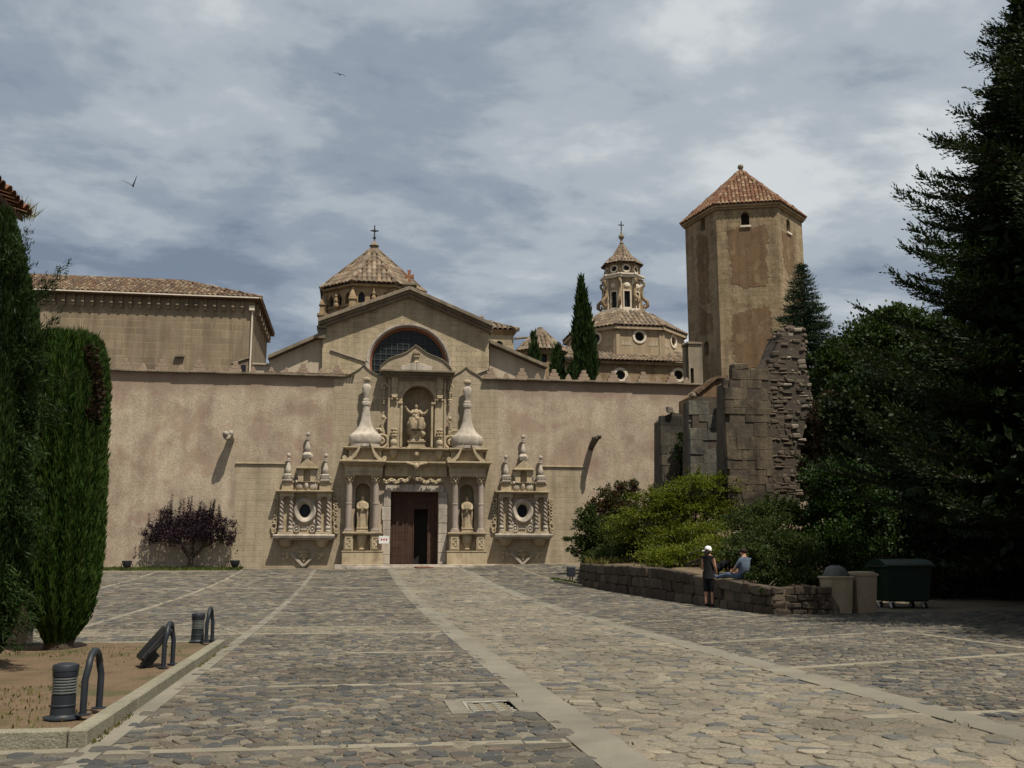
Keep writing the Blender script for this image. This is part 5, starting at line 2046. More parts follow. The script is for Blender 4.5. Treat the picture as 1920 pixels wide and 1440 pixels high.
wu, fru = tower_walls(chap, c2, Rl * .93, 8, OCT, zc1, zu - .02, [circ(0, (zc1 + zu) / 2 + .05, .28, .25, 12)], 'dome_plaster', .25, name='upper_drum', frame=.13)
mb = MB()
for fr, w in fru:
    mb.ball(fr.pt(-w, (zc1 + zu) / 2, .02), (.14, .14, .36), 7, 6)
    fr.box(mb, -w - .1, w + .1, zu - .14, zu - .02, -.2, .16, .5)
mb.build('drum_cornice', 'ochre_stone', wu)
Ru = 39 * s / math.cos(math.radians(7.5))
zap = at(1163, 459, YD).z
poly_roof(chap, [p + Vector((0, 0, zu)) for p in ngon(c2, Ru, 8, OCT)], [p + Vector((0, 0, zu + (zap - zu) * .42)) for p in ngon(c2, Ru * .48, 8, OCT)], 'roof_tile_pale', .27, .5, .09, 'lantern_roof')
poly_roof(chap, [p + Vector((0, 0, zu + (zap - zu) * .42)) for p in ngon(c2, Ru * .48, 8, OCT)], [p + Vector((0, 0, zap)) for p in ngon(c2, .12, 8, OCT)], 'roof_tile_pale', .2, .5, .08, 'lantern_roof')
mb = MB()
mb.lathe((lx, YD, zap - .25), [(.30, 0), (.26, .2), (.14, .28), (.20, .4), (.12, .5), (.10, .75), (.22, .85), (.27, 1.0), (.22, 1.15), (.08, 1.3), (.10, 1.4), (.03, 1.6)], 12)
fo_ = mb.build('lantern_finial', 'grey_cornice', chap, smooth=40)
mb = MB()
cross(mb, (lx, YD, zap + 1.25), 1.0, .26, .04)
mb.build('cross', 'iron', fo_)
# lower block in front of the dome
YB = 79.5
p0, p1 = at(1046, 674, YB), at(1290, 676, YB)
zb_ = p0.z
low = thing('chapel_block', 'long low plastered block with tiled lean-to roof and round windows under the dome', 'building', ((p0.x + p1.x) / 2, YB, 4))
frb = Fr(((p0.x + p1.x) / 2, YB, 0), (1, 0, 0))
w = (p1.x - p0.x) / 2
hs, wins = [], []
for px in (1060, 1163, 1272):
    q = at(px, 703, YB)
    h = circ(q.x - frb.O.x, q.z, .42, .40, 14)
    hs.append(h)
    pn, fm = MB(), MB()
    pn.add([frb.pt(u, z, -.3) for u, z in h], [tuple(range(14))], .5)
    wins += [('window_pane', 'dark_glass', pn), ('window_frame', 'trim_white', fm)]
    ring(fm, frb, circ(q.x - frb.O.x, q.z, .66, .63, 14), h, 0, .08)
mb = MB()
holed(mb, frb, rect(-w, w, 4, zb_), hs, .35, rnd=.5)
mb.box(p0.x, p1.x, YB + .36, YB + 6, 4, zb_ - .05, .5)
frb.box(mb, -w - .1, w + .1, zb_ - .25, zb_, -.3, .28, .5)
wo = mb.build('wall', 'ochre_stone', low)
for nm_, mt_, b_ in wins:
    b_.build(nm_, mt_, wo)
zr2 = at(1198, 655, YB + 4.2).z
e0, e1 = Vector((p0.x - .2, YB - .45, zb_ + .02)), Vector((p1.x + .2, YB - .45, zb_ + .02))
q0, q1 = Vector((p0.x + 1.0, YB + 4.2, zr2)), Vector((p1.x + .2, YB + 4.2, zr2))
dk = MB()
dk.add([e0, e1, q1, q0], [(0, 1, 2, 3)])
dk.add([e0, q0, q0 + Vector((0, 0, -2)), e0 + Vector((0, 0, -.1))], [(0, 1, 2, 3)])
ro_ = dk.build('roof', 'roof_deck', low)
tl = MB()
tile_face(tl, e0, e1, q0, q1, .34, .62, .10)
tl.build('roof_tile', 'roof_tile_pale', ro_, smooth=50, kind='stuff')

# ------------------------------------------------------------------ six sided gate tower
YT = 68.0
pt_c = at(1397, 520, YT)
s = mpp(1397, 400, YT)
az = math.radians(18.2)
Rh = 106.5 * s
HEX = -math.pi / 2 - az - math.pi / 6
tow = thing('hexagonal_tower', 'tall six sided stone tower with patchy brown render and red tiled roof', 'tower', (pt_c.x, YT, 1.0))
zt1 = at(1400, 381, YT - Rh * .86).z
ctr = (pt_c.x, YT)
P6 = ngon(ctr, Rh, 6, HEX)
zw0 = at(1398, 421, YT - Rh * .86).z
zw1 = at(1398, 397, YT - Rh * .86).z
cm = Vector((0, 0, EYE))


def face_uv(i, px, py):
    """where the sight line through a photo position meets tower face i"""
    a, b = P6[i], P6[(i + 1) % 6]
    mid = (a + b) / 2
    fr = Fr((mid.x, mid.y, 0), b - a)
    d = ray(px, py)
    t = (Vector((mid.x, mid.y, 0)) - Vector((0, 0, EYE))).dot(fr.n) / Vector((d.x, d.y, 0)).dot(fr.n)
    p = cm + d * t
    return (p - Vector((mid.x, mid.y, 0))).dot(fr.u), p.z


hol = {i: [] for i in range(6)}
for i, q in ((0, (1390, 1405.5, 422, 397)), (5, (1313.5, 1322.5, 434, 409)), (1, (1475, 1482, 433, 409)), (5, (1321, 1329.5, 668, 641))):
    u0, za = face_uv(i, q[0], q[2])
    u1, _ = face_uv(i, q[1], q[2])
    _, zb = face_uv(i, q[0], q[3])
    hol[i].append(arch(min(u0, u1), max(u0, u1), za, zb, 8))
u0, za = face_uv(0, 1391.5, 646)
_, zb = face_uv(0, 1391.5, 631)
hol[0].append(rect(u0 - .035, u0 + .035, za, zb))
tw, fr6 = tower_walls(tow, ctr, Rh, 6, HEX, .5, zt1, hol, 'tower_stone', .55, pane='dark_room')
mb = MB()
for i, (px, py) in ((0, (1398, 423)), (1, (1478.5, 436))):
    u, z = face_uv(i, px, py)
    fr6[i][0].box(mb, u - .38, u + .38, z - .14, z, -.1, .12)
mb.build('window_sill', 'trim_white', tow, bev=.01)


def patch(i, pts, name='render_patch'):
    """render left on the face: an uneven sheet with some thickness"""
    loop = []
    k = len(pts)
    base = [face_uv(i, *p) for p in pts]
    for j in range(k):
        a, b = base[j], base[(j + 1) % k]
        m = max(2, int(math.hypot(b[0] - a[0], b[1] - a[1]) / .13))
        for q in range(m):
            t = q / m
            am = .12 if q else .05
            loop.append((a[0] + (b[0] - a[0]) * t + rr.uniform(-am, am), a[1] + (b[1] - a[1]) * t + rr.uniform(-am, am)))
    fr = fr6[i][0]
    mb = MB()
    area = sum(loop[j][0] * loop[(j + 1) % len(loop)][1] - loop[(j + 1) % len(loop)][0] * loop[j][1] for j in range(len(loop)))
    if area < 0:
        loop = loop[::-1]
    holed(mb, fr, loop, [], 0, .016, rnd=.5)
    kq = len(loop)
    mb.add([fr.pt(u, z, .016) for u, z in loop] + [fr.pt(u, z, -.02) for u, z in loop], [(i_, i_ + kq, (i_ + 1) % kq + kq, (i_ + 1) % kq) for i_ in range(kq)], .5)
    mb.build(name, 'brown_render', tow)


patch(0, [(1364, 432), (1388, 427), (1412, 428), (1434, 420), (1440, 440), (1439, 475), (1436, 490), (1440, 520), (1436, 535), (1420, 537), (1398, 540), (1374, 532), (1372, 500), (1368, 478), (1366, 455)])
patch(0, [(1374, 590), (1390, 585), (1420, 578), (1443, 570), (1446, 590), (1449, 620), (1452, 668), (1430, 690), (1404, 690), (1382, 684), (1376, 650), (1372, 615)])
patch(5, [(1306, 440), (1326, 442), (1330, 480), (1327, 520), (1330, 545), (1332, 570), (1312, 570), (1308, 500)])
patch(5, [(1312, 575), (1334, 590), (1337, 625), (1312, 628)])
patch(1, [(1466, 434), (1476, 438), (1488, 440), (1492, 500), (1480, 520), (1470, 490)])
mb = MB()
for fr, w in fr6:
    fr.box(mb, -w - .08, w + .08, zt1 - .34, zt1 - .20, -.2, .14, .5)
    fr.box(mb, -w - .14, w + .14, zt1 - .20, zt1 - .03, -.2, .25, .5)
mb.build('eave_course', 'ochre_stone', tow)
Re6 = 112 * s * 1.03
ze6 = zt1 - .02
zap6 = at(1383, 321, YT).z
poly_roof(tow, [p + Vector((0, 0, ze6)) for p in ngon(ctr, Re6, 6, HEX)], [p + Vector((0, 0, zap6)) for p in ngon(ctr, .12, 6, HEX)], 'roof_tile_red', .27, .44, .085)
mb = MB()
mb.lathe((ctr[0], YT, zap6 - .1), [(.16, 0), (.14, .15), (.08, .2), (.10, .24), (.2, .34), (.23, .45), (.19, .57), (.02, .66)], 12)
mb.build('roof_ball', 'grey_cornice', tow, smooth=40)
mb = MB()
fr_ = Fr((0, 64.5, 0), (1, 0, 0))
a, b = at(1292, 700, 64.5), at(1303, 645, 64.5)
holed(mb, fr_, rect(a.x, b.x + .5, 1, b.z), [rect(at(1295, 700, 64.5).x, at(1301, 700, 64.5).x, 6, at(1296, 690, 64.5).z)], .6, rnd=.5)
mb.box(a.x, b.x + .5, 65.11, 65.7, 1, b.z - .01, .5)
fr_.box(mb, a.x - .08, b.x + .5, b.z, b.z + .14, -1.25, .1, .5)
mb.build('side_turret', 'grey_cornice', tow)

# ------------------------------------------------------------------ long building behind the wall on the left
YL = 73.0
cr = at(474, 620, YL)
xl = at(-120, 560, YL).x
ze_l = at(470, 561, YL).z
zer = ze_l
dorm = thing('dormitory_building', 'long plain stone building with hipped tile roof and a row of corbels', 'building', ((xl + cr.x) / 2, YL, 1))
frd = Fr((0, YL, 0), (1, 0, 0))
DW = 11.5
mb = MB()
mb.box(xl, cr.x, YL, YL + DW, 1, ze_l - .1, .5)
mb.build('wall', 'dorm_stone', dorm)
ov = .55
ed0, ed1 = Vector((xl, YL - ov, ze_l)), Vector((cr.x + ov, YL - ov, ze_l))
eb1, eb0 = Vector((cr.x + ov, YL + DW + ov, ze_l)), Vector((xl, YL + DW + ov, ze_l))
rz = at(345, 528, YL + DW / 2).z
rg1 = Vector((at(345, 528, YL + DW / 2).x, YL + DW / 2, rz))
rg0 = Vector((xl, YL + DW / 2, rz))
mb = MB()
for f in ((ed0, ed1, rg1, rg0), (ed1, eb1, rg1), (eb1, eb0, rg0, rg1)):
    mb.add(f, [tuple(range(len(f)))], .5)
mb.hexa([Vector((xl, YL - ov, ze_l - .14)), Vector((cr.x + ov, YL - ov, ze_l - .14)), Vector((cr.x + ov, YL + DW + ov, ze_l - .14)), Vector((xl, YL + DW + ov, ze_l - .14)), ed0 + Vector((0, 0, -.03)), ed1 + Vector((0, 0, -.03)), eb1 + Vector((0, 0, -.03)), eb0 + Vector((0, 0, -.03))])
rf = mb.build('roof', 'roof_deck', dorm)
tl = MB()
tile_face(tl, ed0, ed1, rg0, rg1, .36, .62, .11)
tile_face(tl, ed1, eb1, rg1, rg1, .36, .62, .11)
ridge(tl, ed1, rg1, .16, .5)
ridge(tl, rg1, rg0, .16, .5)
tl.build('roof_tile', 'roof_tile', rf, smooth=50, kind='stuff')
mb = MB()
frd.box(mb, xl, cr.x + ov, ze_l - .06, ze_l + .03, ov - .02, ov + .06)
mb.build('eave_gutter', 'trim_white', dorm)
br = MB()
u = cr.x - .8
zk = ze_l - .15
br.prism([(u - .08, zk - .85), (u + .08, zk - .85), (u + .10, zk - .58), (u - .10, zk - .58)], frd, 0, .18)
frd.box(br, u - .10, u + .10, zk - .58, zk - .45, 0, .36)
frd.box(br, u - .04, u + .04, zk - .45, zk, .02, .20)
b0 = br.build('bracket', 'dorm_stone', dorm, bev=.01)
stp = at(450, 585, YL).x - at(432.8, 585, YL).x
for k in range(1, 26):
    o = b0.copy()
    LINK(o)
    o.parent = dorm
    o.location = (-stp * k, 0, 0)
for k in range(7):
    mb = MB()
    y_ = YL + .9 + k * 1.55
    mb.box(cr.x, cr.x + .4, y_ - .13, y_ + .13, zk - .9, zk - .4)
    mb.box(cr.x, cr.x + .25, y_ - .06, y_ + .06, zk - .4, zk)
    mb.build('bracket', 'dorm_stone', dorm, bev=.01)
mb = MB()
mb.tube([(cr.x - .08, YL - .12, zk - .4), (cr.x - .08, YL - .12, 6)], .06, 8)
frd.box(mb, cr.x - .30, cr.x + .08, zk - .75, zk - .4, .05, .32)
mb.build('downpipe', 'trim_white', dorm)
mb = MB()
frd.box(mb, at(452, 690, YL).x, at(461, 690, YL).x, at(455, 697, YL).z, at(455, 684, YL).z, -.2, .03)
mb.build('window_pane', 'dark_glass', dorm)
mb = MB()
a, b = at(434, 682, YL), at(468, 671, YL)
mb.tube([Vector((a.x, YL - .05, a.z)), Vector((b.x, YL - .05, b.z))], .07, 6)
a = at(338, 668, YL)
frd.box(mb, a.x - .35, a.x + .3, a.z - .07, a.z + .1, 0, .25)
mb.build('wall_scar', 'grey_cornice', dorm)

# ================================================================== RUIN ON THE RIGHT
ruin = thing('ruined_wall', 'broken dark stone walls of a ruin with a tall jagged rubble stub behind the shrubs', 'ruin', (at(1380, 900, 40).x, 40, 1.0))


def block_wall(Y, poly, thick, bw, bh, mat, name='stone', rough=0.0, ymax=2000):
    """courses of separate stones over a core, following an outline given in photo positions"""
    fr = Fr((0, Y, 0), (1, 0, 0))
    P = [(at(*p, Y).x, at(*p, Y).z) for p in poly]
    mb = MB()
    cx_ = sum(p[0] for p in P) / len(P)
    cz_ = sum(p[1] for p in P) / len(P)
    mb.prism([(cx_ + (u - cx_) * .97, cz_ + (z - cz_) * .985) for u, z in P], fr, -thick, -.03)
    mb.build('wall_core', 'ruin_core', ruin)
    z0, z1 = min(p[1] for p in P), max(p[1] for p in P)
    u0, u1 = min(p[0] for p in P), max(p[0] for p in P)

    def inside(u, z):
        c = False
        for i in range(len(P)):
            a, b = P[i], P[i - 1]
            if (a[1] > z) != (b[1] > z) and u < (b[0] - a[0]) * (z - a[1]) / (b[1] - a[1]) + a[0]:
                c = not c
        return c
    z = z0
    while z < z1:
        h = bh * rr.uniform(.6, 1.5)
        u = u0 - rr.uniform(0, bw * .3)
        while u < u1:
            w = bw * rr.uniform(.45, 1.7)
            a, b = max(u, u0), min(u + w, u1)
            if b - a > .08 and inside((a + b) / 2, z + h * .5) and z + h > at(1400, ymax, Y).z:
                m2 = MB()
                e = rr.uniform(-.03, .02) if rr.random() < .85 else -rr.uniform(.08, .2)
                q = [(a + .003, z + .003), (b - .003, z + .003), (b - .003, z + h - .003), (a + .003, z + h - .003)]
                jq = .012 + rough * .03
                q = [(x + rr.uniform(-jq, jq), y + rr.uniform(-jq, jq)) for x, y in q]
                tt = ((a + b) / 2 - u0) / (u1 - u0)
                m_ = mat(tt) if callable(mat) else mat
                if rough:
                    e = rr.uniform(-.05, .03) if tt < .5 else rr.uniform(-.12, .07)
                vs = [fr.pt(*q[0], e), fr.pt(*q[1], e + rr.uniform(-.012, .012)), fr.pt(*q[1], -.35), fr.pt(*q[0], -.35), fr.pt(*q[3], e), fr.pt(*q[2], e + rr.uniform(-.012, .012)), fr.pt(*q[2], -.35), fr.pt(*q[3], -.35)]
                m2.hexa(vs)
                m2.build(name, m_, ruin, bev=.01 + rough * .034)
            u += w
        z += h


block_wall(46.0, [(1243, 960), (1243, 786), (1252, 776), (1262, 772), (1280, 776), (1300, 778), (1300, 960)], 1.5, .75, .42, 'ruin_stone')
block_wall(43.0, [(1298, 960), (1298, 748), (1312, 742), (1372, 745), (1372, 960)], 1.4, .62, .45, 'ruin_grey')
block_wall(39.5, [(1368, 980), (1368, 712), (1380, 704), (1392, 694), (1420, 690), (1442, 684), (1446, 980)], 1.6, .66, .42, 'ruin_brown')
YR = 40.2
frr = Fr((0, YR, 0), (1, 0, 0))
pl = [(at(*p, YR).x, at(*p, YR).z) for p in [(1438, 980), (1438, 690), (1446, 676), (1452, 664), (1458, 646), (1466, 628), (1475, 618), (1486, 614), (1500, 613), (1509, 618), (1512, 650), (1510, 690), (1520, 720), (1524, 760), (1512, 790), (1502, 840), (1500, 980)]]
mb = MB()
k = len(pl)
mb.prism(pl[::-1], frr, -1.5, -.05, .5)
mb.build('rubble_core', 'ruin_core', ruin)


def in_poly(u, z):
    c = False
    for i in range(len(pl)):
        a, b = pl[i], pl[i - 1]
        if (a[1] > z) != (b[1] > z) and u < (b[0] - a[0]) * (z - a[1]) / (b[1] - a[1]) + a[0]:
            c = not c
    return c


rb = MB()
ua, ub = min(p[0] for p in pl), max(p[0] for p in pl)
za, zb = min(p[1] for p in pl), max(p[1] for p in pl)
for k in range(300):                          # broken right flank and top
    i = rr.randrange(5, len(pl) - 1)
    t = rr.random()
    u, z = pl[i][0] + (pl[i + 1][0] - pl[i][0]) * t, pl[i][1] + (pl[i + 1][1] - pl[i][1]) * t
    r = rr.uniform(.07, .16)
    rb.rock(frr.pt(u + rr.uniform(-.08, .05), z + rr.uniform(-.06, .05), -rr.uniform(.05, 1.45)), (r * 1.0, r * .8, r * .7))
rb.build('rubble', 'rubble', ruin, smooth=60, kind='stuff')
block_wall(YR, [(1440, 960), (1440, 692), (1448, 674), (1459, 646), (1467, 629), (1476, 619), (1487, 615), (1507, 617), (1512, 650), (1510, 690), (1520, 720), (1524, 760), (1512, 790), (1502, 840), (1500, 960)], 1.2, .27, .155,
           lambda t: 'rubble' if t < .5 or rr.random() < .35 else rr.choice(('ruin_pale', 'ruin_stone', 'ruin_pale')), 'rubble_stone', 1.0, 925)
for (px, py, Y, w_, h_, d_, m_) in ((1390, 687, 39.5, .62, .30, .6, 'ruin_stone'), (1258, 767, 45.8, .30, .30, .4, 'ruin_pale'), (1302, 740, 43, .22, .22, .3, 'ruin_pale'), (1372, 709, 42, .35, .12, .5, 'ruin_pale')):
    p = at(px, py, Y)
    mb = MB()
    mb.box(p.x - w_ / 2, p.x + w_ / 2, Y, Y + d_, p.z - h_ / 2, p.z + h_ / 2, jit=.05)
    mb.build('cap_stone', m_, ruin, bev=.04)
# little wall with a sloping tiled top between the ruin and the gate tower
YK = 51.0
frk = Fr((0, YK, 0), (1, 0, 0))
lt = thing('stepped_wall', 'brown rendered wall with a sloping tiled top between the ruin and the tower', 'wall', (at(1340, 760, YK).x, YK, 1))
pl2 = [(at(*p, YK).x, at(*p, YK).z) for p in [(1306, 900), (1306, 738), (1342, 709), (1376, 707), (1376, 900)]]
mb = MB()
mb.prism(pl2[::-1], frk, -3, 0, .5)
mb.build('wall', 'brown_render', lt)
tl = MB()
(u0, z0), (u1, z1), (u2, z2) = pl2[1], pl2[2], pl2[3]
for (ua, za), (ub, zb), k in (((u0, z0), (u1, z1), 12), ((u1, z1), (u2, z2), 8)):
    for i in range(k):
        t = (i + .5) / k
        u, z = ua + (ub - ua) * t, za + (zb - za) * t
        tl.tube([frk.pt(u, z + .02, .16), frk.pt(u, z + .04, -1.2)], [.085, .075], 7)
tl.build('roof_tile', 'roof_tile', lt, kind='stuff')

# ================================================================== RAISED BED WITH STONE WALL ON THE RIGHT
wa, wb_ = ground(1089, 1098), ground(1450, 1153)
topz = [(at(1089, 1058, wa.y).z)]


def wx(y):
    t = (y - wb_.y) / (wa.y - wb_.y)
    return wb_.x + (wa.x - wb_.x) * t


def wtop(y):
    t = np.clip((y - wb_.y) / (wa.y - wb_.y), -.2, 1.1)
    return np.interp(t, [0, .18, .5, 1.0], [.68, .82, 1.10, at(1089, 1058, wa.y).z])


rw = thing('retaining_wall', 'low rough stone retaining wall holding up the shrub bed', 'wall', (wb_.x, wb_.y, 0))
mb = MB()
ys = np.linspace(wb_.y, wa.y, 24)
vs, fs = [], []
for y in ys:
    x = wx(y)
    vs += [(x + .07, y, -.1), (x + .07, y, wtop(y) - .02), (x + .45, y, wtop(y) - .02), (x + .45, y, -.1)]
for i in range(len(ys) - 1):
    for j in range(3):
        fs.append((i * 4 + j, i * 4 + j + 1, i * 4 + 5 + j, i * 4 + 4 + j))
fs += [(0, 1, 2, 3), ((len(ys) - 1) * 4, (len(ys) - 1) * 4 + 3, (len(ys) - 1) * 4 + 2, (len(ys) - 1) * 4 + 1)]
mb.add(vs, fs)
mb.box(wb_.x + .1, 12.42, wb_.y + .07, wb_.y + .45, -.1, .66)
mb.build('wall_core', 'planter_core', rw)


def wall_stones(pts_fn, L, htop, bw, bh):
    s_ = 0.0
    z = None
    rows = 3 if bw > .5 else 4
    for r_ in range(rows):
        s_ = -rr.uniform(0, .2)
        while s_ < L - .06:
            w_ = bw * rr.uniform(.6, 1.5)
            a, b = max(0, s_), min(L, s_ + w_)
            if b - a > .10 and rr.random() < .97:
                q = []
                for (ss, e) in ((a + .012, 0), (b - .012, 0)):
                    p, nrm, zb, zt = pts_fn(ss)
                    h = (zt - zb) / rows
                    q.append((p, nrm, zb + h * r_ + .01, zb + h * (r_ + 1) - (.012 if r_ < rows - 1 else -.02)))
                (p, n0, a0, a1), (p2, n1, b0, b1) = q
                e = [rr.uniform(-.01, .045) for _ in range(4)]
                j = lambda: rr.uniform(-.035, .035)
                m2 = MB()
                m2.hexa([p + n0 * e[0] + Vector((0, 0, a0 + j())), p2 + n1 * e[1] + Vector((0, 0, b0 + j())), p2 - n1 * .3 + Vector((0, 0, b0)), p - n0 * .3 + Vector((0, 0, a0)),
                         p + n0 * e[2] + Vector((0, 0, a1 + j())), p2 + n1 * e[3] + Vector((0, 0, b1 + j())), p2 - n1 * .3 + Vector((0, 0, b1)), p - n0 * .3 + Vector((0, 0, a1))])
                m2.build('wall_stone', 'planter_stone', rw, bev=.025)
            s_ += w_


Lw = (wa - wb_).length
dirw = Vector((wa.x - wb_.x, wa.y - wb_.y, 0)).normalized()
nw = Vector((-dirw.y, dirw.x, 0))


def side_pts(s_):
    y = wa.y - dirw.y * s_
    p = Vector((wx(y), y, 0))
    return p, nw, float(gz(p.x, p.y)) - .03, float(wtop(y))


def front_pts(s_):
    return Vector((wb_.x + s_, wb_.y, 0)), Vector((0, -1, 0)), -.03, .69


wall_stones(side_pts, Lw, None, .52, .3)
wall_stones(front_pts, 1.62, None, .42, .3)
ret_b = Vector((12.7, 55.7, 0))                 # return of the wall toward the big wall
rd = Vector((ret_b.x - wx(wa.y), ret_b.y - wa.y, 0))
rl_ = rd.length
rd.normalize()


def back_pts(s_):
    p = Vector((wx(wa.y), wa.y, 0)) + rd * (rl_ - s_)
    zb = float(gz(p.x, p.y)) - .03
    return p, Vector((-rd.y, rd.x, 0)), zb, zb + .12 + (float(wtop(wa.y)) - zb - .12) * (s_ / rl_)


wall_stones(back_pts, rl_, None, .52, .3)


def bed_z(x, y):
    z = wtop(y) - .10 + .09 * np.clip(x - wx(y) - .4, 0, 6)
    far = np.clip((x - 12.1) / .35, 0, 1) * np.clip((33.5 - y) / 1.5, 0, 1)
    return z * (1 - far) + (gz(x, y) - .05) * far


rb_ = thing('raised_bed', None, None, (14, 38, 0))
rb_['kind'] = 'structure'
rb_.name = 'raised_bed_ground'
nxx, nyy = 34, 50
V, Fq = [], []
for j in range(nyy):
    for i in range(nxx):
        y = wb_.y + .3 + (55.8 - wb_.y - .3) * j / (nyy - 1)
        x0_ = wx(y) + .2 if y < wa.y else wx(wa.y) + .2 + (y - wa.y) / (55.8 - wa.y) * (12.75 - wx(wa.y))
        x = x0_ + (34 - x0_) * (i / (nxx - 1)) ** 1.5
        V.append((x, y, float(bed_z(x, min(y, 52))) + rr.uniform(-.02, .02)))
for j in range(nyy - 1):
    for i in range(nxx - 1):
        a = j * nxx + i
        Fq.append((a, a + 1, a + nxx + 1, a + nxx))
mesh_np('bed_soil', V, Fq, 'bed_earth', rb_, smooth=True, kind='structure')
# small curved kerb and lamp patch at the far end of the retaining wall
kb = MB()
a, b = ground(1041, 1092), ground(1092, 1102)
pts = [a + (b - a) * t for t in np.linspace(0, 1, 5)] 
for p, q in zip(pts, pts[1:]):
    kb.hexa([Vector((p.x, p.y, p.z - .05)), Vector((q.x, q.y, q.z - .05)), Vector((q.x, q.y + .25, q.z - .05)), Vector((p.x, p.y + .25, p.z - .05)), Vector((p.x, p.y, p.z + .12)), Vector((q.x, q.y, q.z + .12)), Vector((q.x, q.y + .25, q.z + .12)), Vector((p.x, p.y + .25, p.z + .12))])
o = kb.build('lawn_kerb', 'kerb_stone', bev=.012)
tag(o, 'short stone kerb round the grass patch at the far end of the retaining wall', 'kerb')

# ================================================================== VEGETATION
def blades(P, D, S, L, W, rnd, mat, name, parent, curl=0.0):
    """leaf or needle-spray blades: P base, D direction, S side axis, L length, W half width"""
    n = len(P)
    L = np.broadcast_to(L, n)[:, None]
    W = np.broadcast_to(W, n)[:, None]
    mid = P + D * L * .45
    if curl:
        mid = mid + np.array([0, 0, 1.0]) * L * curl
    V = np.stack([P, mid + S * W, P + D * L, mid - S * W], 1).reshape(-1, 3)
    F = np.arange(4 * n).reshape(n, 4)
    return V, F, rnd


def unit(a):
    return a / np.maximum(np.linalg.norm(a, axis=1, keepdims=True), 1e-6)


def side_of(D, n):
    r = rs.normal(size=(n, 3))
    return unit(np.cross(D, r))


def cards(parts, name, mat, parent, extra=None):
    V, F, Rn, o = [], [], [], 0
    for v, f, r in parts:
        V.append(v)
        F.append(f + o)
        Rn.append(np.broadcast_to(r, len(f)))
        o += len(v)
    return mesh_np(name, np.concatenate(V), np.concatenate(F), mat, parent, np.concatenate(Rn))


def lumps(dirs, seed, k=9, amp=.3):
    r = np.random.RandomState(seed)
    c = unit(r.normal(size=(k, 3)))
    h = r.uniform(-.6, 1, k) * amp
    d = dirs @ c.T
    return 1 + (np.exp((d - 1) * 7) * h).sum(1)


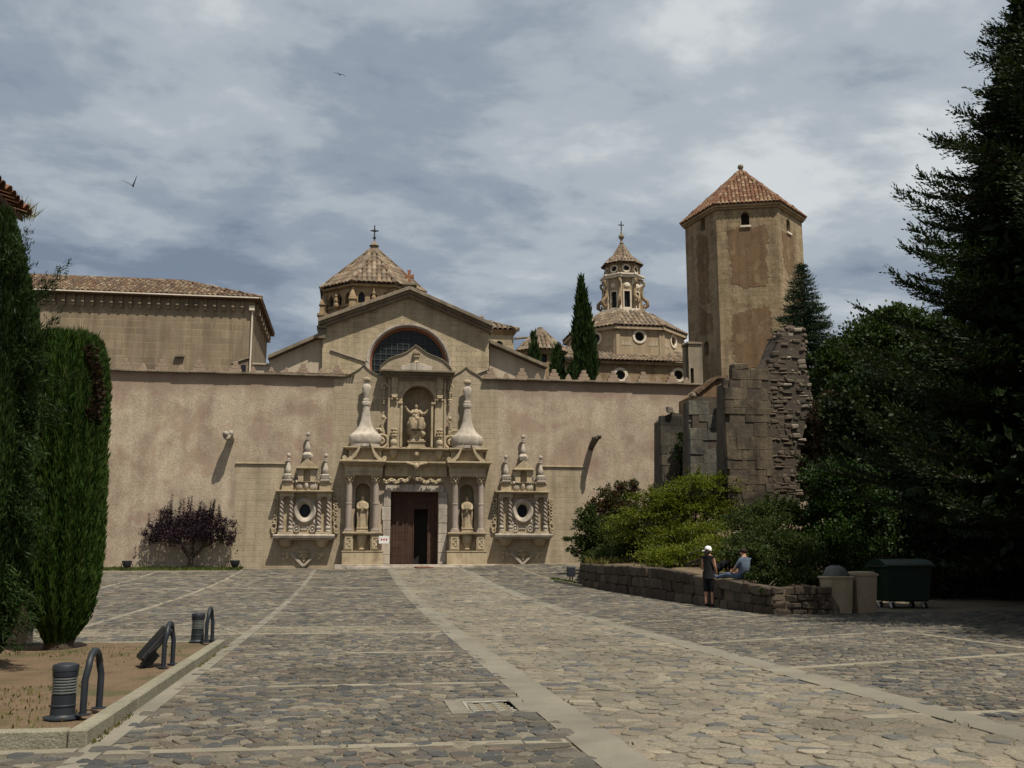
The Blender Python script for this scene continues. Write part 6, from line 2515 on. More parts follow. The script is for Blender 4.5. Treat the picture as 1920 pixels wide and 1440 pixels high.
def shrub(name, label, cat, base, blobs, n, leaf, mat, group=None, up=.35, spiky=0, stems=6, flat=.0, shell=.72, wood='bark', clumps=70, sprigs=0, fork=None):
    """woody plant: stems that fork out of the base and leaves in clumps through the crown's volume"""
    base = Vector(base)
    root = thing(name, label, cat, base, group)
    vol = np.array([b[1][0] * b[1][1] * b[1][2] for b in blobs]) ** (2 / 3)
    vol = vol / vol.sum()
    out = []
    tips = []
    for (c, r), fr_ in zip(blobs, vol):
        c, r = np.array(c, float), np.array(r, float)
        m = max(6, int(clumps * fr_))
        cd = unit(rs.normal(size=(m, 3)) + np.array([0, -.25, .25]))
        cr_ = rs.uniform(shell, 1.05, m) * lumps(cd, rs.randint(9999))
        cc_ = c + cd * r * cr_[:, None]
        inner = max(3, m // 4)
        cc_ = np.concatenate([cc_, c + unit(rs.normal(size=(inner, 3))) * r * rs.uniform(.15, .65, inner)[:, None]])
        cdd = np.concatenate([cd, unit(rs.normal(size=(inner, 3)))])
        k = max(4, int(n * fr_ / len(cc_)))
        sz = np.mean(r) * rs.uniform(.16, .36, len(cc_))
        P = np.repeat(cc_, k, 0) + rs.normal(size=(len(cc_) * k, 3)) * np.repeat(sz, k)[:, None] * np.array([.75 + .5 * flat, .75 + .5 * flat, .5 - .36 * flat])
        D = unit(np.repeat(cdd, k, 0) * .8 + rs.normal(size=P.shape) * .7 + np.array([0, 0, up]))
        q = len(P)
        S = unit(side_of(D, q) * (1 - flat) + np.cross(D, [0, 0, 1.0]) * flat * 1.6)
        tone = np.repeat(rs.uniform(0, 1, len(cc_)), k) * .6 + rs.uniform(0, .4, q)
        L = leaf * rs.uniform(.6, 1.3, q)
        out.append(blades(P, D, S, L, L * .34, tone, mat, name, root))
        for t in cc_[rs.choice(len(cc_), min(len(cc_), 10), False)]:
            tips.append(t)
        for _ in range(int(sprigs * fr_ + .5)):      # arching twigs that break the outline
            d = unit(rs.normal(size=(1, 3)) + np.array([[0, -.2, .45]]))[0]
            a0 = c + d * r * .55
            ln = np.mean(r) * rs.uniform(.55, 1.05)
            m2 = int(ln / leaf * 9)
            t = rs.uniform(0, 1, m2)
            P2 = a0 + d * (t * ln)[:, None] + np.array([0, 0, -1.0]) * (ln * .25 * t * t)[:, None] + rs.normal(size=(m2, 3)) * leaf * .35
            D2 = unit(d + rs.normal(size=(m2, 3)) * .8)
            S2 = unit(side_of(D2, m2) * (1 - flat) + np.cross(D2, [0, 0, 1.0]) * flat * 1.6)
            out.append(blades(P2, D2, S2, leaf * rs.uniform(.6, 1.2, m2), leaf * .32, rs.uniform(.2, 1, m2), mat, name, root))
        if spiky:
            for _ in range(int(spiky * fr_) + 1):
                a = c + np.array([rs.uniform(-.9, .9) * r[0], rs.uniform(-.6, .6) * r[1], r[2] * rs.uniform(.5, .85)])
                h = rs.uniform(.35, 1.0) * r[2] * 1.5
                m2 = int(h / leaf * 13)
                t = rs.uniform(0, 1, m2)
                P2 = a + np.array([rs.uniform(-.1, .1), 0, 1.0]) * (t * h)[:, None] + rs.normal(size=(m2, 3)) * .035
                D2 = unit(rs.normal(size=(m2, 3)) + np.array([0, 0, .9]))
                out.append(blades(P2, D2, side_of(D2, m2), leaf * (1.1 - .6 * t), leaf * .3 * (1.1 - .6 * t), rs.uniform(0, 1, m2), mat, name, root))
                tips.append(a)
    cards(out, 'crown', mat, root)
    mb = MB()
    tips = np.array(tips)
    rs.shuffle(tips)
    if fork:
        fk = base + Vector((.05, 0, fork))
        mb.tube([base + Vector((0, 0, -.1)), base.lerp(fk, .5) + Vector((.03, 0, 0)), fk], [.16, .12, .115], 8)
        lim = [fk + Vector((-.55, 0, .75)), fk + Vector((.62, .05, .62)), fk + Vector((.1, .1, .85))]
        for e_ in lim:
            mb.tube([fk, fk.lerp(e_, .5) + Vector((0, 0, -.05)), e_], [.10, .085, .06], 7)
        for t in tips[:stems * 4]:
            t = Vector(t)
            e_ = min(lim, key=lambda q: abs(q.x - t.x))
            mb.tube([e_, e_.lerp(t, .5) + Vector((0, 0, .08)), t], [.05, .032, .012], 6)
        tips = tips[:0]
    for t in tips[:stems * 4]:
        t = Vector(t)
        b = base + Vector((rr.uniform(-.08, .08), rr.uniform(-.08, .08), -.05))
        m = b.lerp(t, .5) + Vector((rr.uniform(-.12, .12), rr.uniform(-.12, .12), rr.uniform(0, .2)))
        k = (t - b).length
        mb.tube([b, b.lerp(m, .5) + Vector((rr.uniform(-.04, .04), 0, 0)), m, t], [.018 * k + .012, .014 * k + .01, .011 * k, .005 * k], 6)
    mb.build('stems', wood, root, smooth=60)
    return root


def B(px, py, Y, rpx, rpy, ry=None):
    """crown lobe seen at a photo position with radii given in photo pixels"""
    s_ = mpp(px, py, Y)
    return (at(px, py, Y), (rpx * s_, (ry if ry else rpx * s_ * .8), rpy * s_))


def conifer(name, label, base, H, Rb, z_low, nb, droop, uptip, mat, blade, cat='conifer tree', group=None, az_rng=None, tw=.42, dens=1.0, apexpow=1.0, lean=0.0, trunk_r=None, keep=None, fill=0, wf=.19, rv=(.78, 1.12), spread=.42):
    """straight trunk with tiers of branches; every branch is a flat frond of side twigs carrying blades"""
    base = Vector(base)
    root = thing(name, label, cat, base, group)
    tr = trunk_r or H * .016
    mb = MB()
    mb.tube([base + Vector((lean * t * H, 0, H * t - .1)) for t in (0, .3, .6, .85, 1)], [tr, tr * .8, tr * .5, tr * .22, .01], 10)
    out = []
    ga = 2.39996
    for i in range(nb):
        t = ((i + .5) / nb) ** 1.0
        z = z_low + (H * .985 - z_low) * t
        rad_ = Rb * (1 - t) ** apexpow * rs.uniform(*rv) + .12
        az = i * ga + rs.uniform(-.3, .3)
        if az_rng is not None:
            a0, a1 = az_rng
            az = a0 + (a1 - a0) * ((i * .618034) % 1.0)
        d = np.array([math.cos(az), math.sin(az), 0])
        if keep is not None and not keep(d, z, rad_):
            continue
        sd = np.array([-math.sin(az), math.cos(az), 0])
        o = np.array([base.x + lean * z, base.y, base.z + z])
        up0 = rs.uniform(-.12, .16) + (.45 * max(0, t - .6))

        def axis(u):
            u = np.asarray(u)[:, None]
            return o + d * (u * rad_) + np.array([0, 0, 1.0]) * (rad_ * (up0 * u - droop * u ** 1.5 + uptip * u ** 3.2))
        ns = max(5, int(rad_ / (.13 / dens)))
        u = np.linspace(.10, 1.0, ns)
        A = axis(u)
        T = unit(np.gradient(A, axis=0))
        mb.tube([Vector(p) for p in A[::max(1, ns // 4)]], list(np.linspace(.012 * rad_ + .008, .006, len(A[::max(1, ns // 4)]))), 5)
        for sg in (-1, 1, 0):
            if sg == 0:
                L = np.full(ns, tw * .5 * min(1, .3 + rad_ / 2)) * rs.uniform(.6, 1.2, ns)
                D = unit(T * .8 + np.array([0, 0, .35]) + rs.normal(size=T.shape) * .25)
            else:
                env = np.minimum(1, (1 - u) * 2.2 + .22) * np.minimum(1, u * 3 + .3)
                L = tw * env * rs.uniform(.55, 1.2, ns) * (0.25 + .75 * min(1.3, rad_ / 1.7))
                D = unit(T * rs.uniform(.5, 1.0, (ns, 1)) + sd * sg * .9 + np.array([0, 0, 1]) * rs.uniform(-.12, .22, (ns, 1)))
            nbld = np.maximum(2, (L / (blade * .33)).astype(int))
            idx = np.repeat(np.arange(ns), nbld)
            fr_ = np.concatenate([np.linspace(0, 1, k) for k in nbld])
            P = A[idx] + D[idx] * (L[idx] * fr_)[:, None]
            P[:, 2] -= .06 * L[idx] * fr_ ** 2
            q = len(P)
            DD = unit(D[idx] * .85 + rs.normal(size=(q, 3)) * spread + np.array([0, 0, .20]))
            bl = blade * rs.uniform(.6, 1.2, q) * (1 - .35 * fr_)
            tone = np.clip(rs.uniform(0, .8, q) + .25 * fr_, 0, 1)
            out.append(blades(P, DD, side_of(DD, q), bl, bl * wf, tone, mat, name, root))
    if fill:                                    # dark core of blades added to keep sky from showing through
        t = rs.uniform(0, .93, fill) ** 1.3
        z = z_low + (H - z_low) * t
        a = rs.uniform(0, 2 * math.pi, fill)
        r = Rb * (1 - t) ** apexpow * np.sqrt(rs.uniform(0, .45, fill))
        P = np.stack([base.x + r * np.cos(a), base.y + r * np.sin(a), base.z + z], 1)
        D = unit(np.stack([np.cos(a), np.sin(a), rs.uniform(-.5, .3, fill)], 1) + rs.normal(size=(fill, 3)) * .4)
        out.append(blades(P, D, side_of(D, fill), .5, .12, rs.uniform(0, .5, fill), mat, name, root))
    cards(out, 'crown', mat, root)
    mb.build('trunk', 'bark', root, smooth=60)
    return root


def column_tree(name, label, base, prof, n, L, mat, cat='cypress tree', ridges=11, group=None, core=True, upw=1.6, asym=None, trunk=(.12, .5), wob=.10, lean=0.0):
    """upright clipped cypress: blades point up along a ribbed column; prof: (height, radius)"""
    base = Vector(base)
    root = thing(name, label, cat, base, group)
    hz = np.array([p[0] for p in prof])
    hr = np.array([p[1] for p in prof])
    z = rs.uniform(hz[0], hz[-1], n * 2)
    keep = rs.uniform(0, hr.max(), n * 2) < np.interp(z, hz, hr) + .03
    z = z[keep][:n]
    m = len(z)
    a = rs.uniform(0, 2 * math.pi, m)
    r = np.interp(z, hz, hr)
    r = r * (1 + wob * np.cos(ridges * a + 1.3 * np.sin(z * 1.1)) + wob * .8 * np.sin(3 * a + z * 1.7) + wob * .6 * np.sin(5 * a - z * 2.9))
    depth = rs.uniform(0, 1, m) ** 2 * .25
    r = r * (1 - depth)
    P = np.stack([base.x + lean * z + r * np.cos(a), base.y + r * np.sin(a), base.z + z], 1)
    rad_ = np.stack([np.cos(a), np.sin(a), np.zeros(m)], 1)
    D = unit(rad_ * rs.uniform(.15, .6, (m, 1)) + np.array([0, 0, upw]) + rs.normal(size=(m, 3)) * .28)
    l = L * rs.uniform(.5, 1.5, m)
    rib = .5 + .5 * np.cos(ridges * a + 1.3 * np.sin(z * 1.1))
    tone = np.clip(.5 * rib + rs.uniform(-.1, .5, m), 0, 1)
    out = [blades(P, D, side_of(D, m), l, l * .11, tone, mat, name, root)]
    c = cards(out, 'crown', mat, root)
    if core:
        mb = MB()
        mb.lathe(base + Vector((0, 0, 0)), [(max(.01, rr_ * .80), zz) for zz, rr_ in prof], 18, .1)
        for k in range(len(mb.v)):
            x, y, zz = mb.v[k]
            mb.v[k] = (x + lean * (zz - base.z), y, zz)
        mb.build('opaque_core', mat, root, smooth=60)  # dark opaque core added so the crown's inside is not see-through
    mb = MB()
    mb.tube([base + Vector((0, 0, -.1)), base + Vector((0, 0, trunk[1])), base + Vector((0, 0, trunk[1] + prof[-1][0] * .4))], [trunk[0] * 1.25, trunk[0], trunk[0] * .5], 10)
    mb.build('trunk', 'bark', root, smooth=60)
    return root, c


def sprays(root, mat, specs, blade=.16, name='loose_sprays'):
    """loose feathery shoots: (start, end, width)"""
    out = []
    for p0, p1, w in specs:
        p0, p1 = np.array(p0), np.array(p1)
        L = np.linalg.norm(p1 - p0)
        n = int(L / .016)
        t = np.sort(rs.uniform(0, 1, n))
        ax = (p1 - p0) / L
        A = p0 + ax * (t * L)[:, None] + np.array([0, 0, -1.0]) * (L * .18 * (t * (1 - t)) * 4)[:, None]
        for k in range(9):
            D = unit(ax * 1.0 + rs.normal(size=(n, 3)) * .55 + np.array([0, 0, .25]))
            off = rs.normal(size=(n, 3)) * w * (.20 + .5 * np.sin(math.pi * np.clip(t, 0.05, .97)))[:, None]
            l = blade * rs.uniform(.5, 1.25, n) * (1.1 - .5 * t)
            out.append(blades(A + off, D, side_of(D, n), l, l * .085, np.clip(rs.uniform(0, 1, n), 0, 1), mat, name, root))
    o = cards(out, name, mat, root)
    o['kind'] = 'stuff'


# --- left: clipped column and the loose cypress at the frame edge
g0 = ground(112, 1229)
Yc = g0.y
sc = mpp(130, 900, Yc)
prof = []
cxp = []
for py, xa, xb in ((1226, 98, 146), (1205, 88, 156), (1185, 76, 170), (1150, 66, 185), (1100, 60, 196), (1000, 56, 203), (900, 55, 207), (800, 58, 208), (720, 62, 206), (670, 68, 203), (640, 74, 202), (618, 80, 198), (606, 92, 188), (599, 112, 168)):
    prof.append(((1225 - py) * sc * .915 + .08, (xb - xa) / 2 * sc * .94))
bx = at(108, 1229, Yc).x
colm, _ = column_tree('clipped_cypress', 'wide clipped cypress column with a bald brown streak on the left earth bed', (bx, Yc, .08), prof, 90000, .105, 'clipped_leaf', wob=.05, ridges=17, trunk=(.19, .35), lean=-.036)
m_ = 1500                                       # ragged upright shoots at the top
a_ = rs.uniform(0, 2 * math.pi, m_)
r_ = prof[-2][1] * np.sqrt(rs.uniform(0, 1, m_)) * 1.02
zt_ = prof[-1][0] + .08
P = np.stack([bx - .036 * zt_ + r_ * np.cos(a_), Yc + r_ * np.sin(a_), zt_ - .25 + rs.uniform(-.1, .12, m_) + .10 * np.sin(a_ * 5) * r_], 1)
D = unit(rs.normal(size=(m_, 3)) * .16 + np.array([0, 0, 1.0]))
cards([blades(P, D, side_of(D, m_), rs.uniform(.12, .34, m_), .014, rs.uniform(.2, 1, m_), 'clipped_leaf', '', None)], 'top_shoots', 'clipped_leaf', colm)
# bald brown streak on its right side
m_ = 800
tz = rs.uniform(1.0, 1, m_)
zz = np.array([at(180, y, Yc).z for y in rs.uniform(655, 790, m_)])
aa = rs.uniform(-.75, -.38, m_) + .12 * np.sin(zz * 5)
rr_ = np.interp(zz - .08, [p[0] for p in prof], [p[1] for p in prof]) * 1.02
P = np.stack([bx - .036 * (zz - .08) + rr_ * np.cos(aa), Yc + rr_ * np.sin(aa), zz], 1)
D = unit(rs.normal(size=(m_, 3)) + np.array([.3, -.4, .8]))
cards([blades(P, D, side_of(D, m_), .10, .018, rs.uniform(0, 1, m_), 'brown_leaf', '', None)], 'dry_patch', 'brown_leaf', colm)

Y2 = 14.0
b2 = at(-70, 1300, Y2)
s2 = mpp(0, 800, Y2)
prof2 = [(z * .0 + (1290 - py) * s2, r * s2) for z, py, r in ((0, 1275, 46), (0, 1230, 66), (0, 1150, 82), (0, 1000, 84), (0, 850, 80), (0, 700, 66), (0, 600, 52), (0, 540, 38), (0, 490, 24), (0, 455, 12), (0, 435, 4))]
loose, _ = column_tree('loose_cypress', 'shaggy dark cypress with drooping loose sprays at the left edge', (b2.x, Y2, .1), prof2, 90000, .10, 'cypress_leaf', wob=.11, ridges=7, trunk=(.16, .4))
sp_ = []
for a, b, w in (((30, 560), (128, 492), .10), ((20, 600), (110, 505), .10), ((35, 520), (52, 425), .10), ((25, 520), (30, 420), .10), ((50, 650), (112, 580), .08), ((40, 660), (95, 600), .08),
                ((40, 700), (140, 700), .10), ((50, 720), (120, 760), .10), ((30, 740), (110, 790), .10), ((30, 850), (80, 930), .10), ((40, 960), (95, 985), .08), ((30, 1020), (92, 1030), .08),
                ((20, 1060), (70, 1130), .10), ((10, 1120), (60, 1180), .10), ((0, 1160), (38, 1215), .10), ((10, 900), (70, 960), .1), ((10, 640), (90, 660), .12), ((0, 500), (40, 455), .12), ((10, 1090), (62, 1160), .1), ((20, 780), (85, 850), .1)):
    sp_.append((at(*a, Y2 - .3), at(*b, Y2 - rr.uniform(.2, .7)), w))
sprays(loose, 'cypress_leaf', sp_, .10)

# --- far cypresses behind the wall
for lab, px, top, bot, hw, Y, n, ln in (('tall slim leaning cypress standing before the domed chapel', 1098, 526, 712, 17.5, 66, 15000, -.035), ('short dark cypress in front of the small pavilion', 1001, 628, 712, 9, 68, 3500, 0), ('short bushy cypress between the pavilion and the tall cypress', 1045, 652, 714, 11.5, 67, 3500, 0), ('very small cypress top just left of the tall cypress', 1072, 688, 716, 8, 65, 1800, 0)):
    s_ = mpp(px, 650, Y)
    zb = 2.0
    pb = at(px, 710, Y)
    zt = at(px, top, Y).z
    H = zt - zb
    vis = (bot - top) * s_
    pr = [(0, hw * s_ * .9), (H - vis, hw * s_ * 1.0), (H - vis * .8, hw * s_), (H - vis * .6, hw * s_ * .93), (H - vis * .4, hw * s_ * .74), (H - vis * .22, hw * s_ * .45), (H - vis * .1, hw * s_ * .22), (H, .03)]
    column_tree('cypress_tree', lab, (pb.x - ln * (pb.z - zb), Y, zb), pr, n, .5, 'cypress_leaf', group='cypresses behind the fortified wall', wob=.13, ridges=5, lean=ln, trunk=(.15, 1))

# --- plum tree against the wall
gp = ground(355, 1066)
YPt = gp.y - .1
bl = [B(300, 1000, YPt, 28, 20), B(330, 985, YPt, 38, 26), B(370, 985, YPt, 42, 26), B(405, 990, YPt, 34, 24), B(428, 1012, YPt, 18, 12), B(355, 1000, YPt, 62, 17), B(284, 1010, YPt, 14, 10)]
shrub('plum_tree', 'dark purple leaved plum tree with upright shoots against the left wall', 'tree', (gp.x, YPt, gp.z), bl, 13000, .09, 'plum_leaf', spiky=34, stems=5, clumps=170, sprigs=14, fork=.55)
# --- shrubs in the raised bed
def bed_base(px, Y, py=1050):
    p = at(px, py, Y)
    return (p.x, Y, float(bed_z(p.x, min(Y, 52))))


shrub('smoke_bush', 'reddish brown loose shrub nearest the portal above the green bed', 'shrub', bed_base(1150, 48), [B(1125, 955, 48, 26, 20), B(1150, 930, 48, 26, 22), B(1175, 918, 48, 20, 18), B(1160, 960, 48, 40, 25), B(1192, 925, 48, 8, 16)], 5200, .12, 'red_leaf', stems=6, clumps=100, shell=.6, sprigs=50)
shrub('loose_shrub', 'loose green shrub leaning out over the wall end toward the portal', 'shrub', bed_base(1120, 46.5), [B(1105, 1000, 46.5, 26, 38), B(1125, 1030, 46.5, 34, 34), B(1090, 1025, 46.5, 14, 26), B(1150, 1005, 46.5, 40, 40), B(1068, 1012, 46.5, 14, 4), B(1072, 1035, 46.5, 12, 5), B(1095, 965, 46.5, 16, 12)], 15000, .10, 'green_leaf', stems=6, clumps=190, shell=.6, sprigs=90)
shrub('yellow_shrub', 'spreading yellow green shrub with tiered branches in the middle of the bed', 'shrub', bed_base(1290, 40), [B(1240, 945, 40, 60, 22), B(1300, 915, 40, 55, 22), B(1350, 915, 40, 40, 24), B(1210, 975, 40, 60, 26), B(1280, 965, 40, 70, 30), B(1340, 960, 40, 50, 30), B(1250, 1015, 39, 70, 30), B(1180, 1000, 41, 40, 28), B(1330, 1010, 38, 60, 34)], 46000, .085, 'yellow_leaf', stems=8, flat=.8, clumps=420, up=.1, shell=.55, sprigs=150)
shrub('low_shrub', 'low yellow green bush spilling over the retaining wall by the standing woman', 'shrub', bed_base(1270, 34), [B(1250, 1055, 34, 42, 20), B(1285, 1045, 34, 42, 24), B(1225, 1045, 36, 30, 22), B(1310, 1062, 33, 22, 18), B(1345, 1050, 32, 34, 24), B(1375, 1060, 30.5, 26, 18), B(1325, 1030, 33.5, 34, 24)], 17000, .075, 'yellow_leaf', stems=6, flat=.6, clumps=210, shell=.6, sprigs=60)
shrub('dark_shrub', 'olive green shrub low in the bed behind the loose shrub', 'shrub', bed_base(1180, 42), [B(1165, 1045, 42, 50, 24), B(1130, 1050, 43, 36, 18), B(1205, 1040, 41, 40, 30)], 12000, .09, 'green_leaf', stems=5, clumps=120, sprigs=40)
shrub('arching_shrub', 'broad arching green shrub below the ruin above the stone wall', 'shrub', bed_base(1440, 31, 1080), [B(1400, 990, 31, 44, 36), B(1450, 965, 31, 50, 30), B(1500, 985, 31, 40, 40), B(1440, 1020, 30, 60, 44), B(1395, 1035, 29, 44, 30), B(1425, 1058, 28.0, 28, 34), B(1408, 1035, 27.6, 24, 18), B(1485, 1050, 29.5, 60, 46), B(1530, 1030, 31, 36, 50)], 36000, .075, 'green_leaf', stems=9, clumps=380, flat=.4, shell=.58, sprigs=130)
shrub('ivy_bush', 'glossy bright green ivy bush right of the ruin above the beige bins', 'shrub', bed_base(1580, 30, 1080), [B(1560, 905, 30, 48, 36), B(1600, 925, 30, 50, 46), B(1560, 970, 30, 45, 50), B(1620, 985, 30, 50, 60), B(1575, 1035, 29.5, 50, 50)], 26000, .10, 'ivy_leaf', stems=7, clumps=230, sprigs=50)
shrub('fern_plant', 'small pale green plant growing over the corner of the retaining wall', 'plant', bed_base(1470, 26.4, 1100), [B(1465, 1088, 26.3, 40, 20), B(1430, 1080, 26.4, 26, 24), B(1510, 1085, 26.4, 30, 16), B(1440, 1115, 25.0, 16, 16, .2)], 7000, .08, 'green_leaf', stems=4, clumps=60)
shrub('brown_bush', 'brownish purple bush growing behind the broken edge of the ruin', 'shrub', bed_base(1555, 38), [B(1540, 800, 38, 30, 40), B(1570, 830, 38, 36, 40), B(1560, 770, 38, 26, 30), B(1590, 870, 38, 40, 40), B(1550, 890, 38, 40, 50)], 9000, .14, 'brown_leaf', stems=6, clumps=170, sprigs=50)
shrub('wall_creeper', 'green creeper hanging in the gap between the two ruin piers', 'plant', (at(1280, 950, 45.4).x, 45.4, 1.8), [B(1283, 840, 45.6, 10, 40, .3), B(1288, 890, 45.6, 12, 40, .3)], 1800, .14, 'broad_leaf', stems=3, clumps=40)
# --- trees and hedges on the right
conifer('spruce_tree', 'narrow dark spruce with short tiered branches beside the hexagonal tower', (at(1518, 800, 47).x, 47, 1.5), at(1515, 490, 47).z - 1.5, 3.5, 3.0, 340, .16, .12, 'spruce_leaf', .16, group=None, tw=.85, apexpow=.85, dens=1.5, wf=.17)
shrub('broadleaf_tree', 'bushy mid green broadleaf tree behind the ruin and the big cedar', 'tree', (at(1660, 900, 43).x, 43, 1.6), [B(1590, 690, 43, 60, 50), B(1640, 640, 43, 55, 40), B(1680, 605, 43, 40, 26), B(1700, 660, 43, 80, 70), B(1620, 730, 43, 80, 60), B(1580, 660, 43, 34, 20)], 36000, .19, 'broad_leaf', stems=7, clumps=340, sprigs=90)
shrub('dark_tree', 'dark spreading tree behind the ivy bush at the back of the bed', 'tree', (at(1680, 950, 36).x, 36, 1.0), [B(1600, 770, 36, 60, 60), B(1680, 760, 36, 90, 80), B(1780, 780, 36, 100, 110), B(1640, 860, 36, 80, 80), B(1740, 900, 35, 110, 100), B(1860, 860, 36, 110, 140), B(1700, 1010, 35.5, 110, 70), B(1800, 1010, 36, 130, 80), B(1900, 1000, 36, 110, 90)], 54000, .2, 'cedar_leaf', stems=8, clumps=420, sprigs=60)
hb = at(1780, 1090, 31)
shrub('dark_hedge', 'dense dark hedge behind the green waste container', 'hedge', (hb.x, 31.5, 0), [((hb.x - 3.3, 31.4, .9), (1.6, 1.1, 1.1)), ((hb.x - 1.2, 31.6, 1.0), (1.9, 1.2, 1.3)), ((hb.x + 1.2, 31.6, 1.1), (1.9, 1.2, 1.4)), ((hb.x + 3.4, 31.4, 1.1), (1.9, 1.2, 1.4)), ((hb.x + 5.8, 31.3, 1.2), (2.0, 1.2, 1.5)), ((hb.x + 1.8, 30.4, .6), (1.6, .8, .9)), ((hb.x + 4.2, 30.2, .6), (1.8, .8, .9)), ((hb.x + 7.5, 30.6, .9), (2.0, 1.2, 1.3)), ((hb.x, 31.9, 2.4), (3.6, 1.2, 1.4)), ((hb.x + 4, 31.9, 2.7), (3.6, 1.2, 1.6))], 30000, .15, 'hedge_leaf', stems=8, clumps=420, sprigs=60)
bt = at(2120, 1000, 21)
conifer('cedar_tree', 'huge dark cedar with long tiered branches filling the right edge', (bt.x, 21.0, 0), 19.0, 6.9, 2.7, 430, .20, .26, 'cedar_leaf', .14, tw=.80, apexpow=.86, dens=1.5, trunk_r=.38, fill=20000, wf=.22, rv=(.66, 1.12), spread=.30)
bt2 = at(2130, 1000, 27)
conifer('cedar_tree', 'second dark cedar standing deeper behind the huge one', (bt2.x, 28.0, 0), 20.0, 6.0, 1.5, 150, .22, .16, 'cedar_leaf', .34, tw=1.0, apexpow=.8, dens=.7, trunk_r=.36, fill=9000)
conifer('cedar_tree', 'dark cedar standing nearer on the right whose shade falls on the paving', (17.5, 13.4, 0), 15.5, 5.6, 3.4, 150, .2, .16, 'cedar_leaf', .34, tw=1.0, apexpow=.8, dens=.6, trunk_r=.34, fill=9000)


# --- grass strip, weeds
def tufts(name, pts, mat, h, label, cat, wd=.10):
    pts = np.array(pts)
    n = len(pts)
    D = unit(rs.normal(size=(n, 3)) * .45 + np.array([0, 0, 1.0]))
    l = h * rs.uniform(.4, 1.2, n)
    V, F, r = blades(pts, D, side_of(D, n), l, l * wd + .004, rs.uniform(0, 1, n), mat, name, None)
    o = mesh_np(name, V, F, mat, None, r)
    return tag(o, label, cat, kind='stuff')


pts = []
for _ in range(5200):
    px = rr.uniform(120, 452)
    x = at(px, 1066, 54.5).x
    y = rr.uniform(53.6, 55.9)
    pts.append((x, y, float(gz(x, y)) - .01))
tufts('grass_strip', pts, 'grass_leaf', .16, 'strip of short grass along the foot of the left wall', 'grass')
pts = []
for _ in range(3400):
    x, y = rr.uniform(-6.5, -2.4), rr.uniform(8.95, 16.5)
    v = math.sin(x * 1.7 + 1) + math.sin(y * 1.1 + x) + math.sin(x * 3.1 - y * 2.3) * .7
    if v > .55:
        pts.append((x, y, .095))
tufts('bed_weeds', pts, 'dry_grass', .05, 'patches of short dry weeds on the earth bed', 'grass')
pts = []
for _ in range(5000):
    y = rr.uniform(40, 55)
    x = (wx(y) if y < wa.y else wx(wa.y) + (y - wa.y) / (55.8 - wa.y) * (12.75 - wx(wa.y))) + rr.uniform(.3, 3.0)
    pts.append((x, y, float(bed_z(x, min(y, 52))) - .01))
tufts('bed_grass', pts, 'dry_grass', .35, 'dry tufted grass at the far end of the raised bed', 'grass')
pts = []
for _ in range(900):
    t = rr.random()
    p = a = ground(1044, 1090) + (ground(1090, 1098) - ground(1044, 1090)) * t
    y = p.y + rr.uniform(.2, 1.5)
    pts.append((p.x, y, float(gz(p.x, y))))
tufts('lawn_patch', pts, 'grass_leaf', .14, 'tiny grass patch beside the dark lamp at the wall end', 'grass')

pts = []
for _ in range(1500):
    k = rr.random()
    if k < .45:
        x, y = BED[1] + abs(rr.gauss(0, .02)) + .01, rr.uniform(8.8, 17.6)
    elif k < .7:
        x, y = rr.choice((1.79, 2.23, 5.44, 5.91)) + rr.gauss(0, .02), rr.uniform(8, 40)
    else:
        y = rr.uniform(25.2, 47)
        x = wx(y) - abs(rr.gauss(0, .06)) - .02
    if math.sin(y * 2.3 + x) + math.sin(y * .9) > .2:
        pts.append((x, y, float(gz(x, y))))
tufts('joint_weeds', pts, 'dry_grass', .045, 'tiny weeds along the kerb, band edges and wall foot', 'weeds')

# ================================================================== HOUSE CORNER AND LOW WALL AT THE LEFT EDGE
YH = 18.3
tipp = at(49, 408, YH)
zE = tipp.z
house = thing('tiled_house', 'corner of a house with brown roof tiles and corbelled brick eave at upper left', 'house', (tipp.x - 3, YH - 3, 0))
YN = 9.0                                         # the eave runs toward the camera along the plaza
mb = MB()
mb.box(tipp.x - 6, tipp.x - .80, YN, YH - .62, 0, zE - .60, .5)
mb.build('wall', 'pale_plaster', house)
for o_, z0, z1 in ((.62, -.60, -.47), (.48, -.47, -.34), (.30, -.34, -.22), (.14, -.22, -.09)):
    mb = MB()
    y = YN
    while y < YH - o_:
        y1 = min(y + .30, YH - o_)
        mb.box(tipp.x - 6, tipp.x - o_ + rr.uniform(-.006, .006), y + .006, y1 - .006, zE + z0 + .006, zE + z1 - .004)
        y = y1
    mb.build('brick_eave', 'eave_brick', house, kind='stuff')
ea, eb = Vector((tipp.x - .05, YN, zE)), Vector((tipp.x - .05, YH, zE))
ra_, rb2 = ea + Vector((-4.5, 0, 1.75)), eb + Vector((-4.5, -2.5, 1.75))
mb = MB()
dn = Vector((0, 0, -.08))
mb.hexa([ra_ + dn, ea + dn, eb + dn, rb2 + dn, ra_, ea, eb, rb2])
ro_ = mb.build('roof', 'roof_deck', house)
e_ = (ra_ - ea).normalized()
nrm = Vector((-e_.z, 0, e_.x))
if nrm.z < 0:
    nrm = -nrm
y = YH - .12
